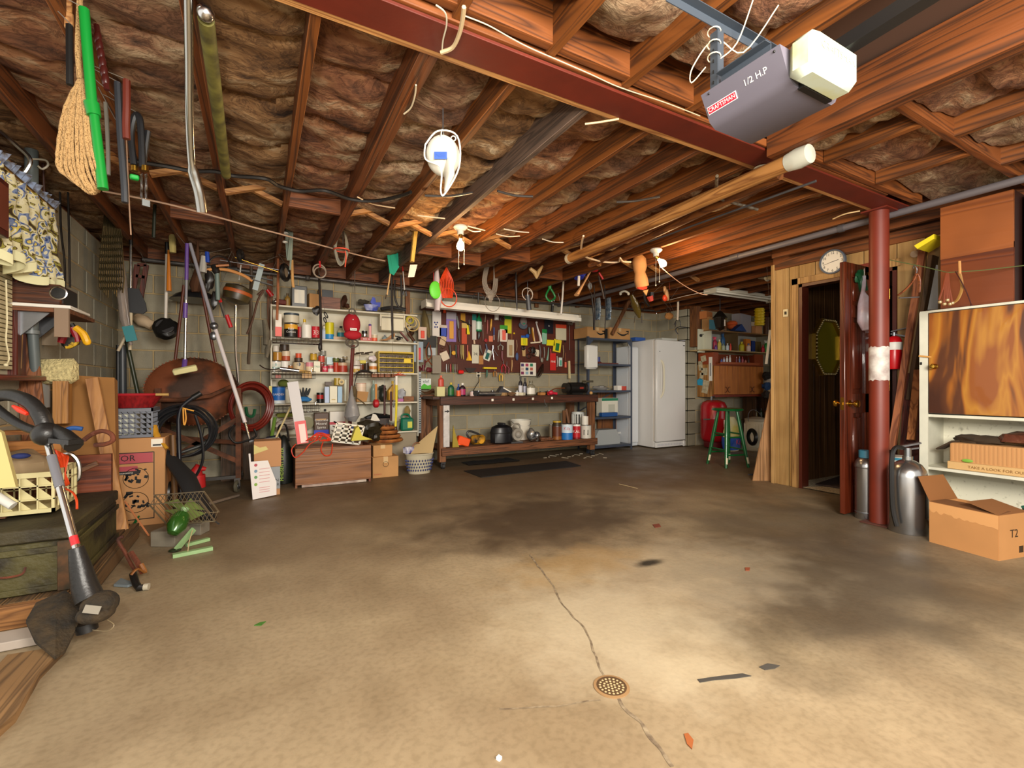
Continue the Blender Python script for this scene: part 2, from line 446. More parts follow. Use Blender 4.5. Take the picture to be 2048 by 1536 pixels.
for i,x in enumerate(NX):
 g=G().beam((x,-1.5,ZJ+.01+JH/2),(x,1.60,ZJ+.01+JH/2),JW,JH,UP,0,.002)
 cpart('floor_joist',g,JOI2)
 g=G().bb((x+JW/2,1.545,ZJ+.02),(x+BL-JW/2,1.583,ZJ+.012+JH*.95));cpart('blocking',g,JOIX)
for a,b_ in(((XL-.2,YB+.0,ZT),(XR,YB+.12,ZT+.03)),((XL-.15,3,ZT+.02),(XL,YB,ZT+.03))):
 cpart('sill_plate',G().bb(a,b_),BWOOD)
cpart('rim_board',G().bb((XR,YA+.01,ZT),(8.8,YA+.06,ZJ+JH)),JOIX)
cpart('rim_board',G().bb((XR+.01,YA,ZT),(XR+.05,YB,ZJ+JH)),JOI)
cpart('rim_board',G().bb((XL-.15,3,ZT+.03),(XL-.1,YB,ZJ+JH)),JOI)
cpart('rim_board',G().bb((8.76,2.9,2.36),(8.8,6,ZJ+JH)),JOI)
cpart('rim_board',G().bb((XL-.2,YB+.02,ZT+.03),(8.8,YB+.06,ZJ+JH)),JOIX)
def ins_mat(c,c2,c3):
 m=bpy.data.materials.new('glass_wool');m.use_nodes=True;nt=m.node_tree;N=nt.nodes;L=nt.links;b=N['Principled BSDF']
 b.inputs['Roughness'].default_value=.95
 tc=N.new('ShaderNodeTexCoord');mp=N.new('ShaderNodeMapping');mp.inputs['Scale'].default_value=(3.6,6,6);mp.inputs['Rotation'].default_value=(0,0,.3);L.new(tc.outputs['Object'],mp.inputs[0])
 n=N.new('ShaderNodeTexNoise');n.inputs['Scale'].default_value=1.0;n.inputs['Detail'].default_value=10;n.inputs['Roughness'].default_value=.6;n.inputs['Distortion'].default_value=.7;L.new(mp.outputs[0],n.inputs[0])
 r=N.new('ShaderNodeValToRGB');e=r.color_ramp.elements;e[0].position=.30;e[0].color=lin(c2);e[1].position=.66;e[1].color=lin('C4B090')
 q=e.new(.42);q.color=lin(c3);q=e.new(.52);q.color=lin(c)
 L.new(n.outputs[0],r.inputs[0])
 nv=N.new('ShaderNodeTexNoise');nv.inputs['Scale'].default_value=1.6;nv.inputs['Detail'].default_value=8;nv.inputs['Roughness'].default_value=.7;nv.inputs['Distortion'].default_value=1.4;L.new(mp.outputs[0],nv.inputs[0])
 rv=N.new('ShaderNodeValToRGB');ev=rv.color_ramp.elements;ev[0].position=.455;ev[0].color=(1,1,1,1);ev[1].position=.545;ev[1].color=(1,1,1,1);qv=ev.new(.5);qv.color=(.28,.22,.17,1);L.new(nv.outputs[0],rv.inputs[0])
 n3=N.new('ShaderNodeTexNoise');n3.inputs['Scale'].default_value=2.3;n3.inputs['Detail'].default_value=3;L.new(tc.outputs['Object'],n3.inputs[0])
 r3=N.new('ShaderNodeValToRGB');r3.color_ramp.elements[0].position=.36;r3.color_ramp.elements[0].color=(.50,.44,.36,1);r3.color_ramp.elements[1].position=.62;r3.color_ramp.elements[1].color=(1,.98,.95,1);L.new(n3.outputs[0],r3.inputs[0])
 mx=N.new('ShaderNodeMixRGB');mx.blend_type='MULTIPLY';mx.inputs[0].default_value=.8;L.new(r.outputs[0],mx.inputs[1]);L.new(r3.outputs[0],mx.inputs[2]);my=N.new('ShaderNodeMixRGB');my.blend_type='MULTIPLY';my.inputs[0].default_value=.75;L.new(mx.outputs[0],my.inputs[1]);L.new(rv.outputs[0],my.inputs[2]);L.new(my.outputs[0],b.inputs['Base Color'])
 bp=N.new('ShaderNodeBump');bp.inputs['Strength'].default_value=.9;bp.inputs['Distance'].default_value=.04;L.new(n.outputs[0],bp.inputs['Height']);L.new(bp.outputs[0],b.inputs['Normal'])
 return m
INS=[ins_mat('A07C54','3C2A1D','84603C'),ins_mat('A0724F','422C1E','87583C'),ins_mat('A28264','48362A','8A6248')]
def batt(x0,x1,y0,y1,zc=.075,mi=0,amp=.034,nu=9,step=.035,sd=0,gap=0):
 g=G();ny=max(4,int((y1-y0)/step))
 def fn(u,w):
  x=x0+(x1-x0)*u;y=y0+(y1-y0)*w
  p=V((x*2.3,y*3.2,sd))
  yy=(y+.07*noise.noise(V((x*3,y*.9,sd)))+.05*math.sin(x*5+sd))/.52+sd*.37
  c=abs((yy%1)-.5)*2
  fold=-.032*(1-c**6)+.03*c**12
  z=ZJ+zc+fold+amp*noise.noise(p)+amp*.7*noise.noise(p*3)+.012*noise.noise(p*8)+.03*(abs(u-.5)*2)**3
  return V((x,y,min(z,ZJ+JH)))
 g.grid(fn,nu,ny)
 return cpart('insulation_batt',g,INS[mi])
for i in range(len(JX)-1):
 x0,x1=JX[i]+JW/2+(.038 if i==5 else 0),JX[i+1]-JW/2
 if x1>8.6:break
 hi=.125 if i<6 else .135
 y0=1.82 if x0<4.6 else 3.0
 batt(x0,x1,y0,6.24,hi+(.02 if i>8 else 0),i%3,sd=i*1.7)
for i in range(len(NX)-1):
 batt(NX[i]+JW/2,NX[i+1]-JW/2,-1.2,1.50-.07*(i%3),.10,(2,1)[i%2],sd=20+i*2.1)
def brace(i,y,flip=0):
 x0,x1=JX[i]+JW/2,JX[i+1]-JW/2
 a,b_=ZJ+.025,ZJ+JH-.03
 for k,(za,zb)in enumerate(((a,b_),(b_,a))):
  g=G().beam((x0,y+k*.05,za),(x1,y+k*.05,zb),.042,.034,UP,0,.002);cpart('bridging_strut',g,PINE)
def block(i,y,h=JH-.02):
 g=G().bb((JX[i]+JW/2,y,ZJ+.004),(JX[i+1]-JW/2,y+.038,ZJ+h));cpart('blocking',g,JOIX)
for i,y in((1,3.7),(2,3.75),(3,3.85),(5,3.9),(6,4.0),(7,4.05),(8,4.0),(10,4.0),(11,4.1),(12,4.0),(13,4.0),(15,4.1)):brace(i,y)
for i,y in((2,4.55),(4,3.85),(7,4.6),(8,4.75),(9,4.35),(11,4.9),(14,4.3)):block(i,y)
for i in range(0,20):block(i,6.15)
# ==== STEEL BEAM and COLUMN
REDP=mat('641D08',.55,var=.22,sc=5,bump=.06,bs=30);
g=G();bx0,bx1=-1.4,4.30
flb=G().bb((bx0,1.615,2.372),(bx1,1.765,2.386),0,.002)
web=G().bb((bx0,1.685,2.386),(bx1,1.695,2.57));flt=G().bb((bx0,1.615,2.562),(bx1,1.765,2.574))
nl=G().bb((bx0,1.601,2.388),(3.9,1.68,2.43),0,.003);nl2=G().bb((bx0,1.766,2.374),(4.2,1.798,2.405),0,.002)
thing('steel_beam','dark red painted steel I-beam crossing the ceiling under the joists','beam',[part('flange',flb,REDP),part('flange',flt,REDP),part('web',web,REDP),part('nailer',nl,JOIX),part('nailer',nl2,PINE)],kind='structure')
cxp,cyp=4.13,1.755
g=G().cyl((cxp,cyp,.012),(cxp,cyp,2.36),.062,n=28)
wp=G();segs=28
vs=[];fs=[]
for j in range(segs+1):
 a=-math.pi*.5*0+math.pi*2*j/segs
 for zz,am in((1.085,.014),(1.13,0),(1.25,0),(1.335,.01)):
  vs.append(V((cxp+.0635*math.cos(a),cyp+.0635*math.sin(a),zz+am*noise.noise(V((a*6,zz,0)))*1.5)))
for j in range(segs):
 for k in range(3):fs.append((j*4+k,(j+1)*4+k,(j+1)*4+k+1,j*4+k+1))
wp.add(vs,fs)
thing('steel_column','round red steel column with a band of white primer, standing in front of the open door','column',[part('pipe',g,mat('6C230F',.5,var=.2,sc=4)),part('base_plate',G().bb((cxp-.09,cyp-.09,0),(cxp+.09,cyp+.09,.012),0,.003),mat('4A2418',.8)),part('primer_patch',wp,mat('C9C4BC',.6,var=.3,sc=14,c2='9C8E88'),label='white primer band'),part('cap_plate',G().bb((cxp-.085,cyp-.085,2.36),(cxp+.085,cyp+.085,2.371)),REDP)],kind='structure')
# ==== near-right framing: doubled joist, header, blocks
for k,dx in enumerate((0,.04)):
 cpart('floor_joist',G().bb((2.50+dx,-1.3,2.325),(2.538+dx,1.60,2.56),0,.002),JOI)
cpart('header',G().bb((2.60,1.555,ZJ+.005),(4.3,1.593,ZJ+JH)),JOIX)
for y in(1.05,.55):
 cpart('header',G().bb((2.60,y,ZJ-.0),(4.7,y+.038,ZJ+JH)),JOIX)
for x,y0,y1 in((2.98,1.09,1.55),(3.28,.59,1.05),(3.6,1.09,1.55),(3.95,.59,1.05),(3.0,-.3,.55),(3.6,-.3,.55)):
 cpart('blocking',G().bb((x,y0,ZJ),(x+.038,y1,ZJ+JH-.01)),JOI2)
for x0,x1,y0,y1,k in((2.6,2.97,1.1,1.54,0),(3.03,3.58,1.1,1.54,1),(3.65,4.6,1.1,1.54,2),(2.6,3.27,.6,1.04,1),(3.33,3.94,.6,1.04,2),(4.0,4.6,.6,1.04,0),(2.6,4.6,-.6,.54,1)):
 batt(x0,x1,y0,y1,.09,k,.04,12,.03,50+x0)
cpart('rim_board',G().bb((4.62,-1.2,ZJ-.04),(4.66,2.9,ZJ+JH)),JOI)
# ==== PANELLED PARTITION with the doorway
PX,PY0,PY1=4.85,1.96,3.02
PAN=[wood(c,d,'z',.5,.45)for c,d in(('9E7A4A','92703F'),('96723F','8A683A'),('A48250','967446'))]
GRV=mat('2A1C10',.8)
def panel_wall(name,X,y0,y1,z0,z1,seed,parts=()):
 g=G().bb((X+.012,y0,z0),(X+.1,y1,z1));rnd=random.Random(seed);ps=[]
 y=y1
 while y>y0+.01:
  w=rnd.choice((.12,.16,.2,.26));w=min(w,y-y0)
  q=G().bb((X,y-w+.003,z0),(X+.014,y-.003,z1),0,.002);ps.append(part('plank',q,rnd.choice(PAN)));y-=w
 return struct(name,g,GRV,ps+list(parts))
panel_wall('wall_partition',PX,2.76,PY1,0,2.33,3)
panel_wall('wall_partition_near',PX,-.4,1.93,0,2.33,5)
panel_wall('wall_over_door',PX,1.93,2.76,2.08,2.33,8)
struct('trim_1',G().bb((PX-.02,-.4,2.27),(PX,PY1,2.40),0,.003),JOI)
struct('trim_2',G().bb((PX-.025,3.0,0),(PX+.11,PY1+.02,2.33),0,.003),wood('B9935E','94703F','z',.6))
TRM=wood('AE8650','7E5A30','z',.6)
struct('trim_3',G().bb((PX-.018,2.76,0),(PX+.0,2.825,2.14),0,.003),TRM)
struct('trim_4',G().bb((PX-.018,1.90,2.075),(PX,2.83,2.14),0,.003),TRM)
struct('trim_5',G().bb((PX-.005,2.725,0),(PX+.11,2.757,2.075)).bb((PX-.005,1.93,2.045),(PX+.11,2.757,2.077)).bb((PX-.005,1.93,0),(PX+.11,1.96,2.075)),mat('4A1C10',.4))
struct('trim_6',G().bb((PX-.026,2.0,2.10),(PX-.019,2.30,2.15)),DRED)
HPAN=[wood(c,d,'z',.5,.5)for c,d in(('6B4A2A','3E2816'),('5F4226','382414'),('745231','452E1A'))]
ps=[];x=PX+.12;rnd=random.Random(4)
while x<7.1:
 w=rnd.choice((.09,.12,.16,.2));ps.append(part('plank',G().bb((x+.003,2.90,.0),(x+w-.003,2.915,2.3),0,.002),rnd.choice(HPAN)));x+=w
struct('wall_hall',G().bb((PX+.1,2.912,0),(7.2,2.98,2.33)),GRV,ps)
struct('wall_hall_end',G().bb((7.2,.9,0),(7.3,2.95,2.33)),mat('6B4A2A',.6))
struct('ceiling_hall',G().bb((PX+.1,.9,2.33),(7.3,2.95,2.37)),mat('A89878',.8))
struct('wall_hall_near',G().bb((PX+.12,.85,0),(7.3,.92,2.33)),mat('6B4A2A',.6))
g=G().grid(lambda u,w:V((PX+.0+2.3*u,.95+1.95*w,.012+.004*noise.noise(V((u*90,w*90,0))))),60,50)
thing('hall_carpet','pale speckled carpet on the hall floor inside the doorway','carpet',(g,mat('CFC2A4',.95,c2='9A8A6C',sc=60)))
g=G().box((5.45,2.55,.022),(.7,.45,.012),.15,0,.004)
thing('door_mat','dark oval-cornered mat lying on the pale hall carpet','mat',(g,mat('4A3A34',.9,var=.3,sc=30)))
# ==== small goods: built by pixel column on a real shelf
def frm(px,Y):return dep(px,Y)/F
def can(px,w,h,Y,Z,bands,label,name='tin_can',cat='can',text=None,lid=None,group=None,handle=False,tcol=None,ts=.3,yaw=None):
 k=frm(px,Y);r=w*k/2;H=h*k;x=P(px,CY,Y=Y).x;o=V((x,Y,Z))
 mats=[];prof=[(r*.97,0,0),(r,.004,0)]
 z=0
 for i,(fr_,m)in enumerate(bands):
  mats.append(m);z2=z+fr_*H
  prof+=[(r,z+.0005,i),(r,z2,i)];z=z2
 n=len(bands)
 prof=[(a[0],a[1]/z*H if z else 0,a[2])for a in prof]
 mats.append(lid or STEEL)
 prof+=[(r*1.02,H-.002,n),(r*1.02,H+.003,n),(r*.93,H+.003,n),(r*.9,H-.001,n),(.001,H-.001,n)]
 prof[0]=(r*.97,0,0)
 g=G().lathe(prof,o,18)
 subs=[]
 if handle:
  hg=G().ring(o+UP*H*.75,r*1.05,.0022,(0,-1,.5),12,5,a0=0,a1=math.pi,ref=(1,0,0));subs.append(part('bail_handle',hg,STEEL))
 if text:
  f=(V((0,0,HC))-o);f.z=0;f.normalize();rt=UP.cross(f)
  tg=G()
  lines=text.split('|')
  for i,t in enumerate(lines):
   tg.text(t,o+f*r+UP*(H*(.5+.5*ts*(len(lines)-1)-i*ts)if not yaw else H*yaw),rt,UP,H*ts*.95,bend=r)
  subs.append(part('lettering',tg,tcol or BLACK))
 return thing(name,label,cat,(g,mats,subs),group)
def bottle(px,w,h,Y,Z,body,cap,label,name='bottle',cat='bottle',shoulder=.62,neck=.32,lab=None,sy=.7,trigger=False,text=None,tcol=None,group=None):
 k=frm(px,Y);r=w*k/2;H=h*k;o=V((P(px,CY,Y=Y).x,Y,Z))
 pr=[(r*.9,0),(r,.006),(r,H*.1,1),(r,H*shoulder*.85,0),(r,H*shoulder),(r*.75,H*(shoulder+.1)),(r*neck,H*(shoulder+.18)),(r*neck,H*.88)]
 pr=[(a[0],a[1],a[2]if len(a)>2 else 0)for a in pr]
 g=G().lathe(pr,o,14,sy=sy)
 c=G().lathe([(r*neck*1.25,H*.84),(r*neck*1.25,H),(.001,H)],o,10,sy=1)
 ps=[part('cap',c,cap)]
 if trigger:
  t=G().box(o+V((-r*.3,0,H*.98)),(r*1.8,r*.5,H*.1),None,0,.002).beam(o+V((-r*.6,0,H*.95)),o+V((-r*.9,0,H*.78)),r*.25,r*.3)
  ps.append(part('trigger',t,cap))
 if text:
  f=(V((0,0,HC))-o);f.z=0;f.normalize()
  ps.append(part('lettering',G().text(text,o+V((0,-r*sy,H*.35)),EX,UP,H*.16,depth=.003),tcol or BLACK))
 return thing(name,label,cat,(g,[body,lab or body],ps),group)
def boxi(px,w,h,Y,Z,d,m,label,name='carton',cat='box',rot=0,top=None,text=None,tcol=None,ts=.3,group=None,bev=.002,flap=True,extra=None):
 k=frm(px,Y);W_=(P(px+w/2,CY,Y=Y).x-P(px-w/2,CY,Y=Y).x);H=h*k
 c=V((P(px,CY,Y=Y).x,Y+d/2,Z+H/2));R=Matrix.Rotation(rot,3,'Z')
 g=G().box(c,(W_,d,H),R,0,bev);ps=[]
 fr_=R@V((0,-1,0));rt=R@EX;fc=c+fr_*d/2
 if flap:ps.append(part('lid_flap',G().box(c+UP*(H/2+.0015),(W_*.98,d*.48,.002),R),top or m))
 if text:
  tg=G()
  lines=text.split('|')
  for i,t in enumerate(lines):tg.text(t,fc+UP*H*ts*(.5*(len(lines)-1)-i),rt,UP,H*ts*.9,depth=.002)
  ps.append(part('lettering',tg,tcol or BLACK))
 for(fx,fz,fw,fh,mm)in(extra or()):
  q=G().box(fc+rt*W_*fx+UP*H*fz+fr_*.0012,(W_*fw,.0016,H*fh),R);ps.append(part('printed_label',q,mm))
 return thing(name,label,cat,(g,m,ps),group)
SX0,SX1,SY0,SY1=.145,1.835,5.93,6.215
SZ=[1.965,1.60,1.205,.835,.455]
ps=[part('back_panel',G().bb((SX0,6.205,.43),(SX1,6.218,1.95)),CREAM),part('side_panel',G().bb((SX0-.016,SY0,.38),(SX0,SY1,1.97),0,.002),CREAM),part('side_panel',G().bb((SX1,SY0,.38),(SX1+.018,SY1,1.62),0,.002),mat('B9B5A5',.6,var=.2,sc=6))]
for z in SZ:ps.append(part('shelf',G().bb((SX0,SY0,z-.02),(SX1,6.205,z),0,.002),CREAM))
ps.append(part('plinth',G().bb((SX0,5.98,0),(SX1,6.2,.435)),mat('9C8F78',.8)))
ps.append(part('slotted_upright',G().bb((SX1+.019,5.93,.42),(SX1+.05,5.95,1.22)),GALV))
hs=G()
for i in range(26):hs.bb((SX1+.024,5.926,.45+i*.029),(SX1+.045,5.93,.462+i*.029))
ps.append(part('slot_row',hs,BLACK,kind='stuff'))
thing('shelving_unit','tall cream shelving unit crammed with paint tins against the block wall','shelves',ps)
B_,W_,C_,S_=BLACK,WHITE,CREAM,STEEL
def c_(h,r=.45):return mat(h,r)
def wire_basket(x0,x1,y0,y1,Y,label,extra=()):
 a,b=P(x0,y0,Y=Y),P(x1,y1,Y=Y);k=(b.x-a.x)/12;g=G();D=.16
 for z in(a.z,(a.z+b.z)/2,b.z):
  g.tube([(a.x,Y,z),(b.x,Y,z),(b.x,Y+D,z),(a.x,Y+D,z)],.0022,5,closed=True)
 for i in range(13):
  x=a.x+k*i;g.tube([(x,Y,a.z),(x,Y,b.z),(x,Y+D,b.z),(x,Y+D,a.z)],.0016,4)
 for i in range(1,5):g.tube([(a.x,Y+D*i/5,b.z),(b.x,Y+D*i/5,b.z)],.0016,4)
 hk=G()
 for x in(a.x+.03,b.x-.03):hk.tube([(x,Y+D,a.z),(x,Y+D,a.z+.03),(x,Y+D*.3,a.z+.035)],.0025,5)
 return thing('wire_basket',label,'basket',[part('wire_frame',g,CHROME),part('hook',hk,CHROME)])
wire_basket(545,641,674,688,5.76,'chrome wire basket hooked under the second shelf, holding the roof cement')
wire_basket(543,631,742,757,5.76,'chrome wire basket hooked under the third shelf with a grease gun on it')
wire_basket(541,640,812,824,5.76,'chrome wire basket hooked under the fourth shelf, behind the leaning strip carton')
wire_basket(714,794,744,755,5.76,'wire basket with brown trays hooked under the yellow drawer cabinet')
boxi(599,31,43,6.0,SZ[0],.10,c_('4A4A48',.35),'large dark rectangular tin with a cream label on the top shelf','solvent_tin','can',text=None,extra=((0,0,.66,.62,PAPER),),flap=False,bev=.006)
bottle(575,11,27,6.05,SZ[0],c_('8C6A2A'),c_('5A4420'),'brown bottle beside the large dark tin on the top shelf')
boxi(628,22,29,5.99,SZ[0],.12,CARD,'small open cardboard box on the top shelf beside the dark tin',rot=.15)
boxi(652,30,42,6.12,SZ[0],.06,c_('B58A58',.8),'brown carton with a black end panel at the back of the top shelf',extra=((.1,.3,.75,.38,B_),))
boxi(662,38,24,5.98,SZ[0],.14,wood('8A5A44','5A3424','x',2),'low reddish wooden box carrying a yellow sander on the top shelf','wooden_box','box',flap=False)
g=G().ball(P(661,600,Y=6.05),(.08,.05,.03),12,k=.2);g2=G().box(P(662,603,Y=6.03),(.14,.08,.02),None,0,.004)
thing('sander','old yellow and brown sander lying on the reddish wooden box','sander',[part('body',g,c_('4A3A24')),part('base',g2,c_('B09A3C'))])
g=G().ball(P(688,603,Y=6.03),(.035,.04,.075),12,k=.35,R=Matrix.Rotation(.2,3,'Y')).ball(P(694,612,Y=6.0),(.03,.035,.03),10,k=.4)
thing('leather_pouch','brown leather pouch slumped on the top shelf beside the wooden box','pouch',(g,mat('4A2814',.6,var=.4,sc=12)))
o=P(553,606,Y=6.05)
g=G().cyl(P(534,579,Y=5.98),P(544,592,Y=6.0),.022,.028,12);g2=G().ring(P(549,601,Y=6.0),.035,.004,(1,-.3,-.8),16).ring(P(551,604,Y=6.0),.028,.004,(1,-.3,-.8),16).ball(P(551,603,Y=6.02),.02);g3=G().box(P(560,605,Y=6.06),(.12,.1,.06),.3,0,.01)
thing('work_light','red handled caged work light at the end of the top shelf','lamp',[part('grip',g,RED),part('guard',g2,CHROME),part('base',g3,c_('5A1410'))])
g=G().lathe([(.07,0),(.1,.075),(.094,.075),(.066,.006),(.001,.005)],P(743,622,Y=6.03),16,sy=.6)
g2=G().prism([(0,0),(.09,-.02),(.1,.04),(.04,.035),(.03,.09),(.0,.1),(-.03,.03)],P(745,610,Y=6.0),EX,EZ,.012)
thing('blue_tub','blue and white splashed plastic tub with trowels on the top shelf','tub',[part('tub',g,mat('3040A8',.5,c2='B8BEE0',sc=14)),part('trowel',g2,c_('3C50C0'))])
g=G().ball(P(726,604,Y=6.06),(.06,.03,.03),10,k=.8)
thing('rag','crumpled dark rag behind the blue tub on the top shelf','rag',(g,c_('3E382C',.9)))
g=G().tube(cr([P(762,618,Y=6.0),P(785,615,Y=6.02),P(812,619,Y=6.0)]),.022,8)
thing('rubber_roll','dark rubber roll lying at the end of the top shelf','roll',(g,DGREY))
z2=P(600,676,Y=5.83).z+.006
boxi(557,13,45,5.80,z2,.06,c_('E6DCCB'),'tall narrow carton, white above and coral red below, first in the upper basket',extra=((0,-.29,1.0,.42,c_('E4503C')),))
can(582,25,25,5.84,z2,[(.62,B_),(.38,c_('E0A42A'))],'black and yellow roof cement tin with a white can stacked on it',text='Roof|Cement',tcol=W_,ts=.24,yaw=None)
can(583,28,19,5.84,z2+27.6*frm(583,5.84),[(.8,c_('CFC6AE')),(.2,c_('33404A'))],'wide cream tin with a dark lid stacked on the roof cement',lid=c_('33404A'))
can(600,12,21,5.87,z2,[(1,RED)],'red tin partly hidden behind the roof cement',lid=RED)
bottle(609,13,38,5.90,z2,c_('E8DCC8'),YEL,'white squeeze bottle with a yellow cap behind the green and white jug')
boxi(620,36,21,6.10,SZ[1]+.01,.05,c_('1C7A34'),'green seed carton at the back of the second shelf',extra=((.1,.1,.3,.4,PAPER),))
can(613,19,26,5.80,z2-.01,[(1,W_)],'white jug with a green label in the upper basket',name='jug',cat='jug',text=None,lid=W_)
can(632,16,22,5.81,z2,[(1,c_('C81E30'))],'crimson tin with white figures at the end of the upper basket',text='33',tcol=W_,ts=.6,yaw=.45,lid=c_('C81E30'))
bottle(648,9,26,5.98,SZ[1],c_('B8C4D8'),W_,'pale bottle squeezed between the hanging strap and the yellow tin')
can(659,17,33,5.98,SZ[1],[(.3,c_('2E8CC8')),(.7,c_('D8CC1E'))],'yellow tin with a blue base on the second shelf',lid=c_('B8B01C'))
boxi(672,11,26,6.06,SZ[1],.05,c_('A8A07A'),'drab olive tin behind the yellow tin','oil_tin','can',flap=False)
bottle(682,14,28,6.0,SZ[1],c_('C8C49C'),B_,'pale oil bottle with a teal label beside the red cap',lab=c_('1C7C8C'))
boxi(679,24,6,5.95,SZ[1],.1,c_('C8A27C'),'flat tan box lying in front of the oil bottle',flap=False)
can(729,11,11,6.0,SZ[1]+.055,[(.5,CHROME),(.5,B_)],'small chrome and black tin on the flat red box')
boxi(733,24,7,5.96,SZ[1],.12,c_('B01C1C'),'flat red box with white print lying beside the red cap','flat_box',text='RED 90',tcol=W_,ts=.7,flap=False)
g=G().lathe([(.018,0,0),(.018,.03,0),(.0182,.14,0),(.018,.15,1),(.018,.172,1),(.006,.178,2),(.003,.235,2)],P(740,676,Y=5.97),12)
thing('caulk_tube','pink and purple caulk tube standing upright on the second shelf','tube',(g,[c_('E8A8A8'),PURPLE,W_]))
can(749,11,13,5.97,SZ[1],[(.5,c_('E86A48')),(.5,c_('D8C8A8'))],'small orange and cream jar beside the caulk tube','jar','jar',lid=W_)
g=G().prism([(0,0),(.1,.03),(.17,.09),(.2,.1),(.2,.06),(.14,.02),(.1,0)],P(757,681,Y=5.97),EX,EZ,.03)
thing('carved_handle','curved tan wooden handle lying on the second shelf','handle',(g,PINE))
k=frm(784,5.96);a=P(762,628,Y=5.96);b=P(808,663,Y=5.96)
thing('towel_dispenser','cream metal towel dispenser hung under the top shelf','dispenser',[part('case',G().bb((a.x,5.96,b.z),(b.x,6.1,a.z),0,.006),c_('D2CAAE')),part('front_flap',G().bb((a.x+.004,5.95,b.z+.004),(b.x-.004,5.96,a.z-.05),0,.003),c_('DAD3B8')),part('slot',G().bb((a.x+.01,5.956,a.z-.045),(b.x-.01,5.962,a.z-.03)),c_('6A6250')),part('bracket',G().bb((a.x-.012,5.95,b.z+.05),(a.x,6.0,a.z+.01)).bb((b.x,5.95,b.z+.05),(b.x+.012,6.0,a.z+.01)),c_('E4DCC4'))])
bottle(770,11,15,6.05,SZ[1],c_('8A9A9A'),STEEL,'small grey bottle standing under the towel dispenser')
g=G().beam(P(800,664,Y=5.98),P(816,682,Y=5.98),.05,.016);g2=G().cyl(P(816,666,Y=6.0),P(828,682,Y=5.96),.02);
thing('hand_plane','dark red hand plane leaning at the end of the second shelf','plane',[part('sole',g,DRED),part('knob',g2,c_('4A2A14'))])
g=G().ball(P(823,665,Y=6.03),(.035,.03,.05),10,k=.5).tube(cr([P(818,672,Y=6.0),P(812,655,Y=6.0),P(822,650,Y=6.02)]),.008)
thing('old_pump','dark brown pump fitting at the far end of the second shelf','pump',(g,c_('3A2418')))
g=G().ball(P(797,678,Y=5.96),(.03,.025,.02),10,k=.5).cyl(P(790,672,Y=5.96),P(806,676,Y=5.96),.008)
thing('pulley_block','small black pulley block on the second shelf','pulley',(g,B_))
z3=P(600,744,Y=5.80).z
def C3(px,w,h,dz,bands,label,**k):return can(px,w,h,k.pop('Y',5.99),SZ[2]+dz,bands,label,**k)
kk=frm(560,5.99)
C3(552,18,20,.0,[(.15,W_),(.6,c_('D8DCD0')),(.25,W_)],'white tin with teal lettering at the start of the third shelf',text='B|PRIME',tcol=c_('127C74'),ts=.36)
C3(555,16,16,.125,[(1,c_('B07C2C',.3))],'amber gold tin stacked on the teal lettered tin',lid=c_('B8903C'))
C3(552,11,12,.225,[(1,c_('D8D0C4'))],'frosted jar at the very top of the first stack',name='jar',cat='jar',lid=c_('A89C90'))
C3(570,14,20,.0,[(1,c_('F0EEE6'))],'plain white tub at the foot of the second stack',name='plastic_tub',cat='tub',lid=W_)
C3(572,15,19,.125,[(.5,c_('B05030')),(.5,c_('D8C4A8'))],'floral cream and red tin in the middle of the second stack',lid=c_('C8B89C'))
C3(569,17,12,.243,[(1,c_('3A2C22'))],'dark brown tin at the top of the second stack',lid=c_('6A5A44'))
C3(581,9,12,0,[(1,c_('A86A2C'))],'little brown tin tucked beside the beige paint tin',Y=5.96)
C3(597,21,19,0,[(1,c_('D2BC94'))],'beige paint tin with a black disc on its front',lid=c_('4A3828'))
g=G().lathe([(.022,0),(.022,.003),(.001,.003)],P(597,729,Y=5.99)+V((0,-.058,0)),18,ax=(-.1,-1,0));
thing('round_sticker','black round sticker on the beige paint tin','sticker',(g,B_))
C3(597,15,7,.118,[(1,c_('4A3828'))],'dark brown lid tin lying on the beige paint tin',lid=c_('2E2218'))
C3(597,11,9,.16,[(1,c_('D8542C'))],'small orange tin on top of the dark brown one',lid=c_('B8442C'))
C3(612,9,17,0,[(1,c_('CFC4B0'))],'slim cream tin between the beige tin and the pink tin',Y=6.05)
C3(619,14,19,0,[(.55,c_('DCC9A6')),(.45,c_('D88A94'))],'cream tin with a pink upper label',lid=c_('C8B8A8'))
boxi(634,13,21,5.95,SZ[2],.06,c_('E2DCC2'),'white carton with a green leaf print on the third shelf',text='TREE',tcol=c_('1E7A48'),ts=.26)
C3(627,13,13,.145,[(1,c_('CFA42C'))],'yellow tin balanced behind the leaf print carton',Y=6.08)
C3(643,12,13,.12,[(1,c_('C04838'))],'red tin stacked behind the leaf print carton',Y=6.08)
C3(646,12,9,.202,[(1,c_('8A8A80'))],'squat grey tin topping the red tin',Y=6.08)
C3(644,10,18,0,[(1,c_('8C3226'))],'dark red tin supporting the red and grey tins',Y=6.08)
C3(650,11,12,0,[(1,c_('D0304C'))],'small crimson paint tin with white speckles',text='RA',tcol=W_,ts=.5,Y=5.95)
boxi(660,13,15,6.06,SZ[2]+.095,.06,c_('BFD4D8'),'pale blue carton stacked on a white jar','small_carton')
C3(661,12,14,0,[(.5,c_('E0DCD4')),(.5,c_('B84A52'))],'white jar with a red band under the pale blue carton',name='jar',cat='jar',Y=6.03,lid=W_)
C3(672,10,19,0,[(1,c_('B4381C'))],'slim rust red tin',Y=5.99,lid=c_('C8782C'))
C3(685,19,19,0,[(.7,c_('A83420')),(.3,c_('C8A888'))],'wide red tin with a pale rim beside the red painted post',lid=c_('8A7458'))
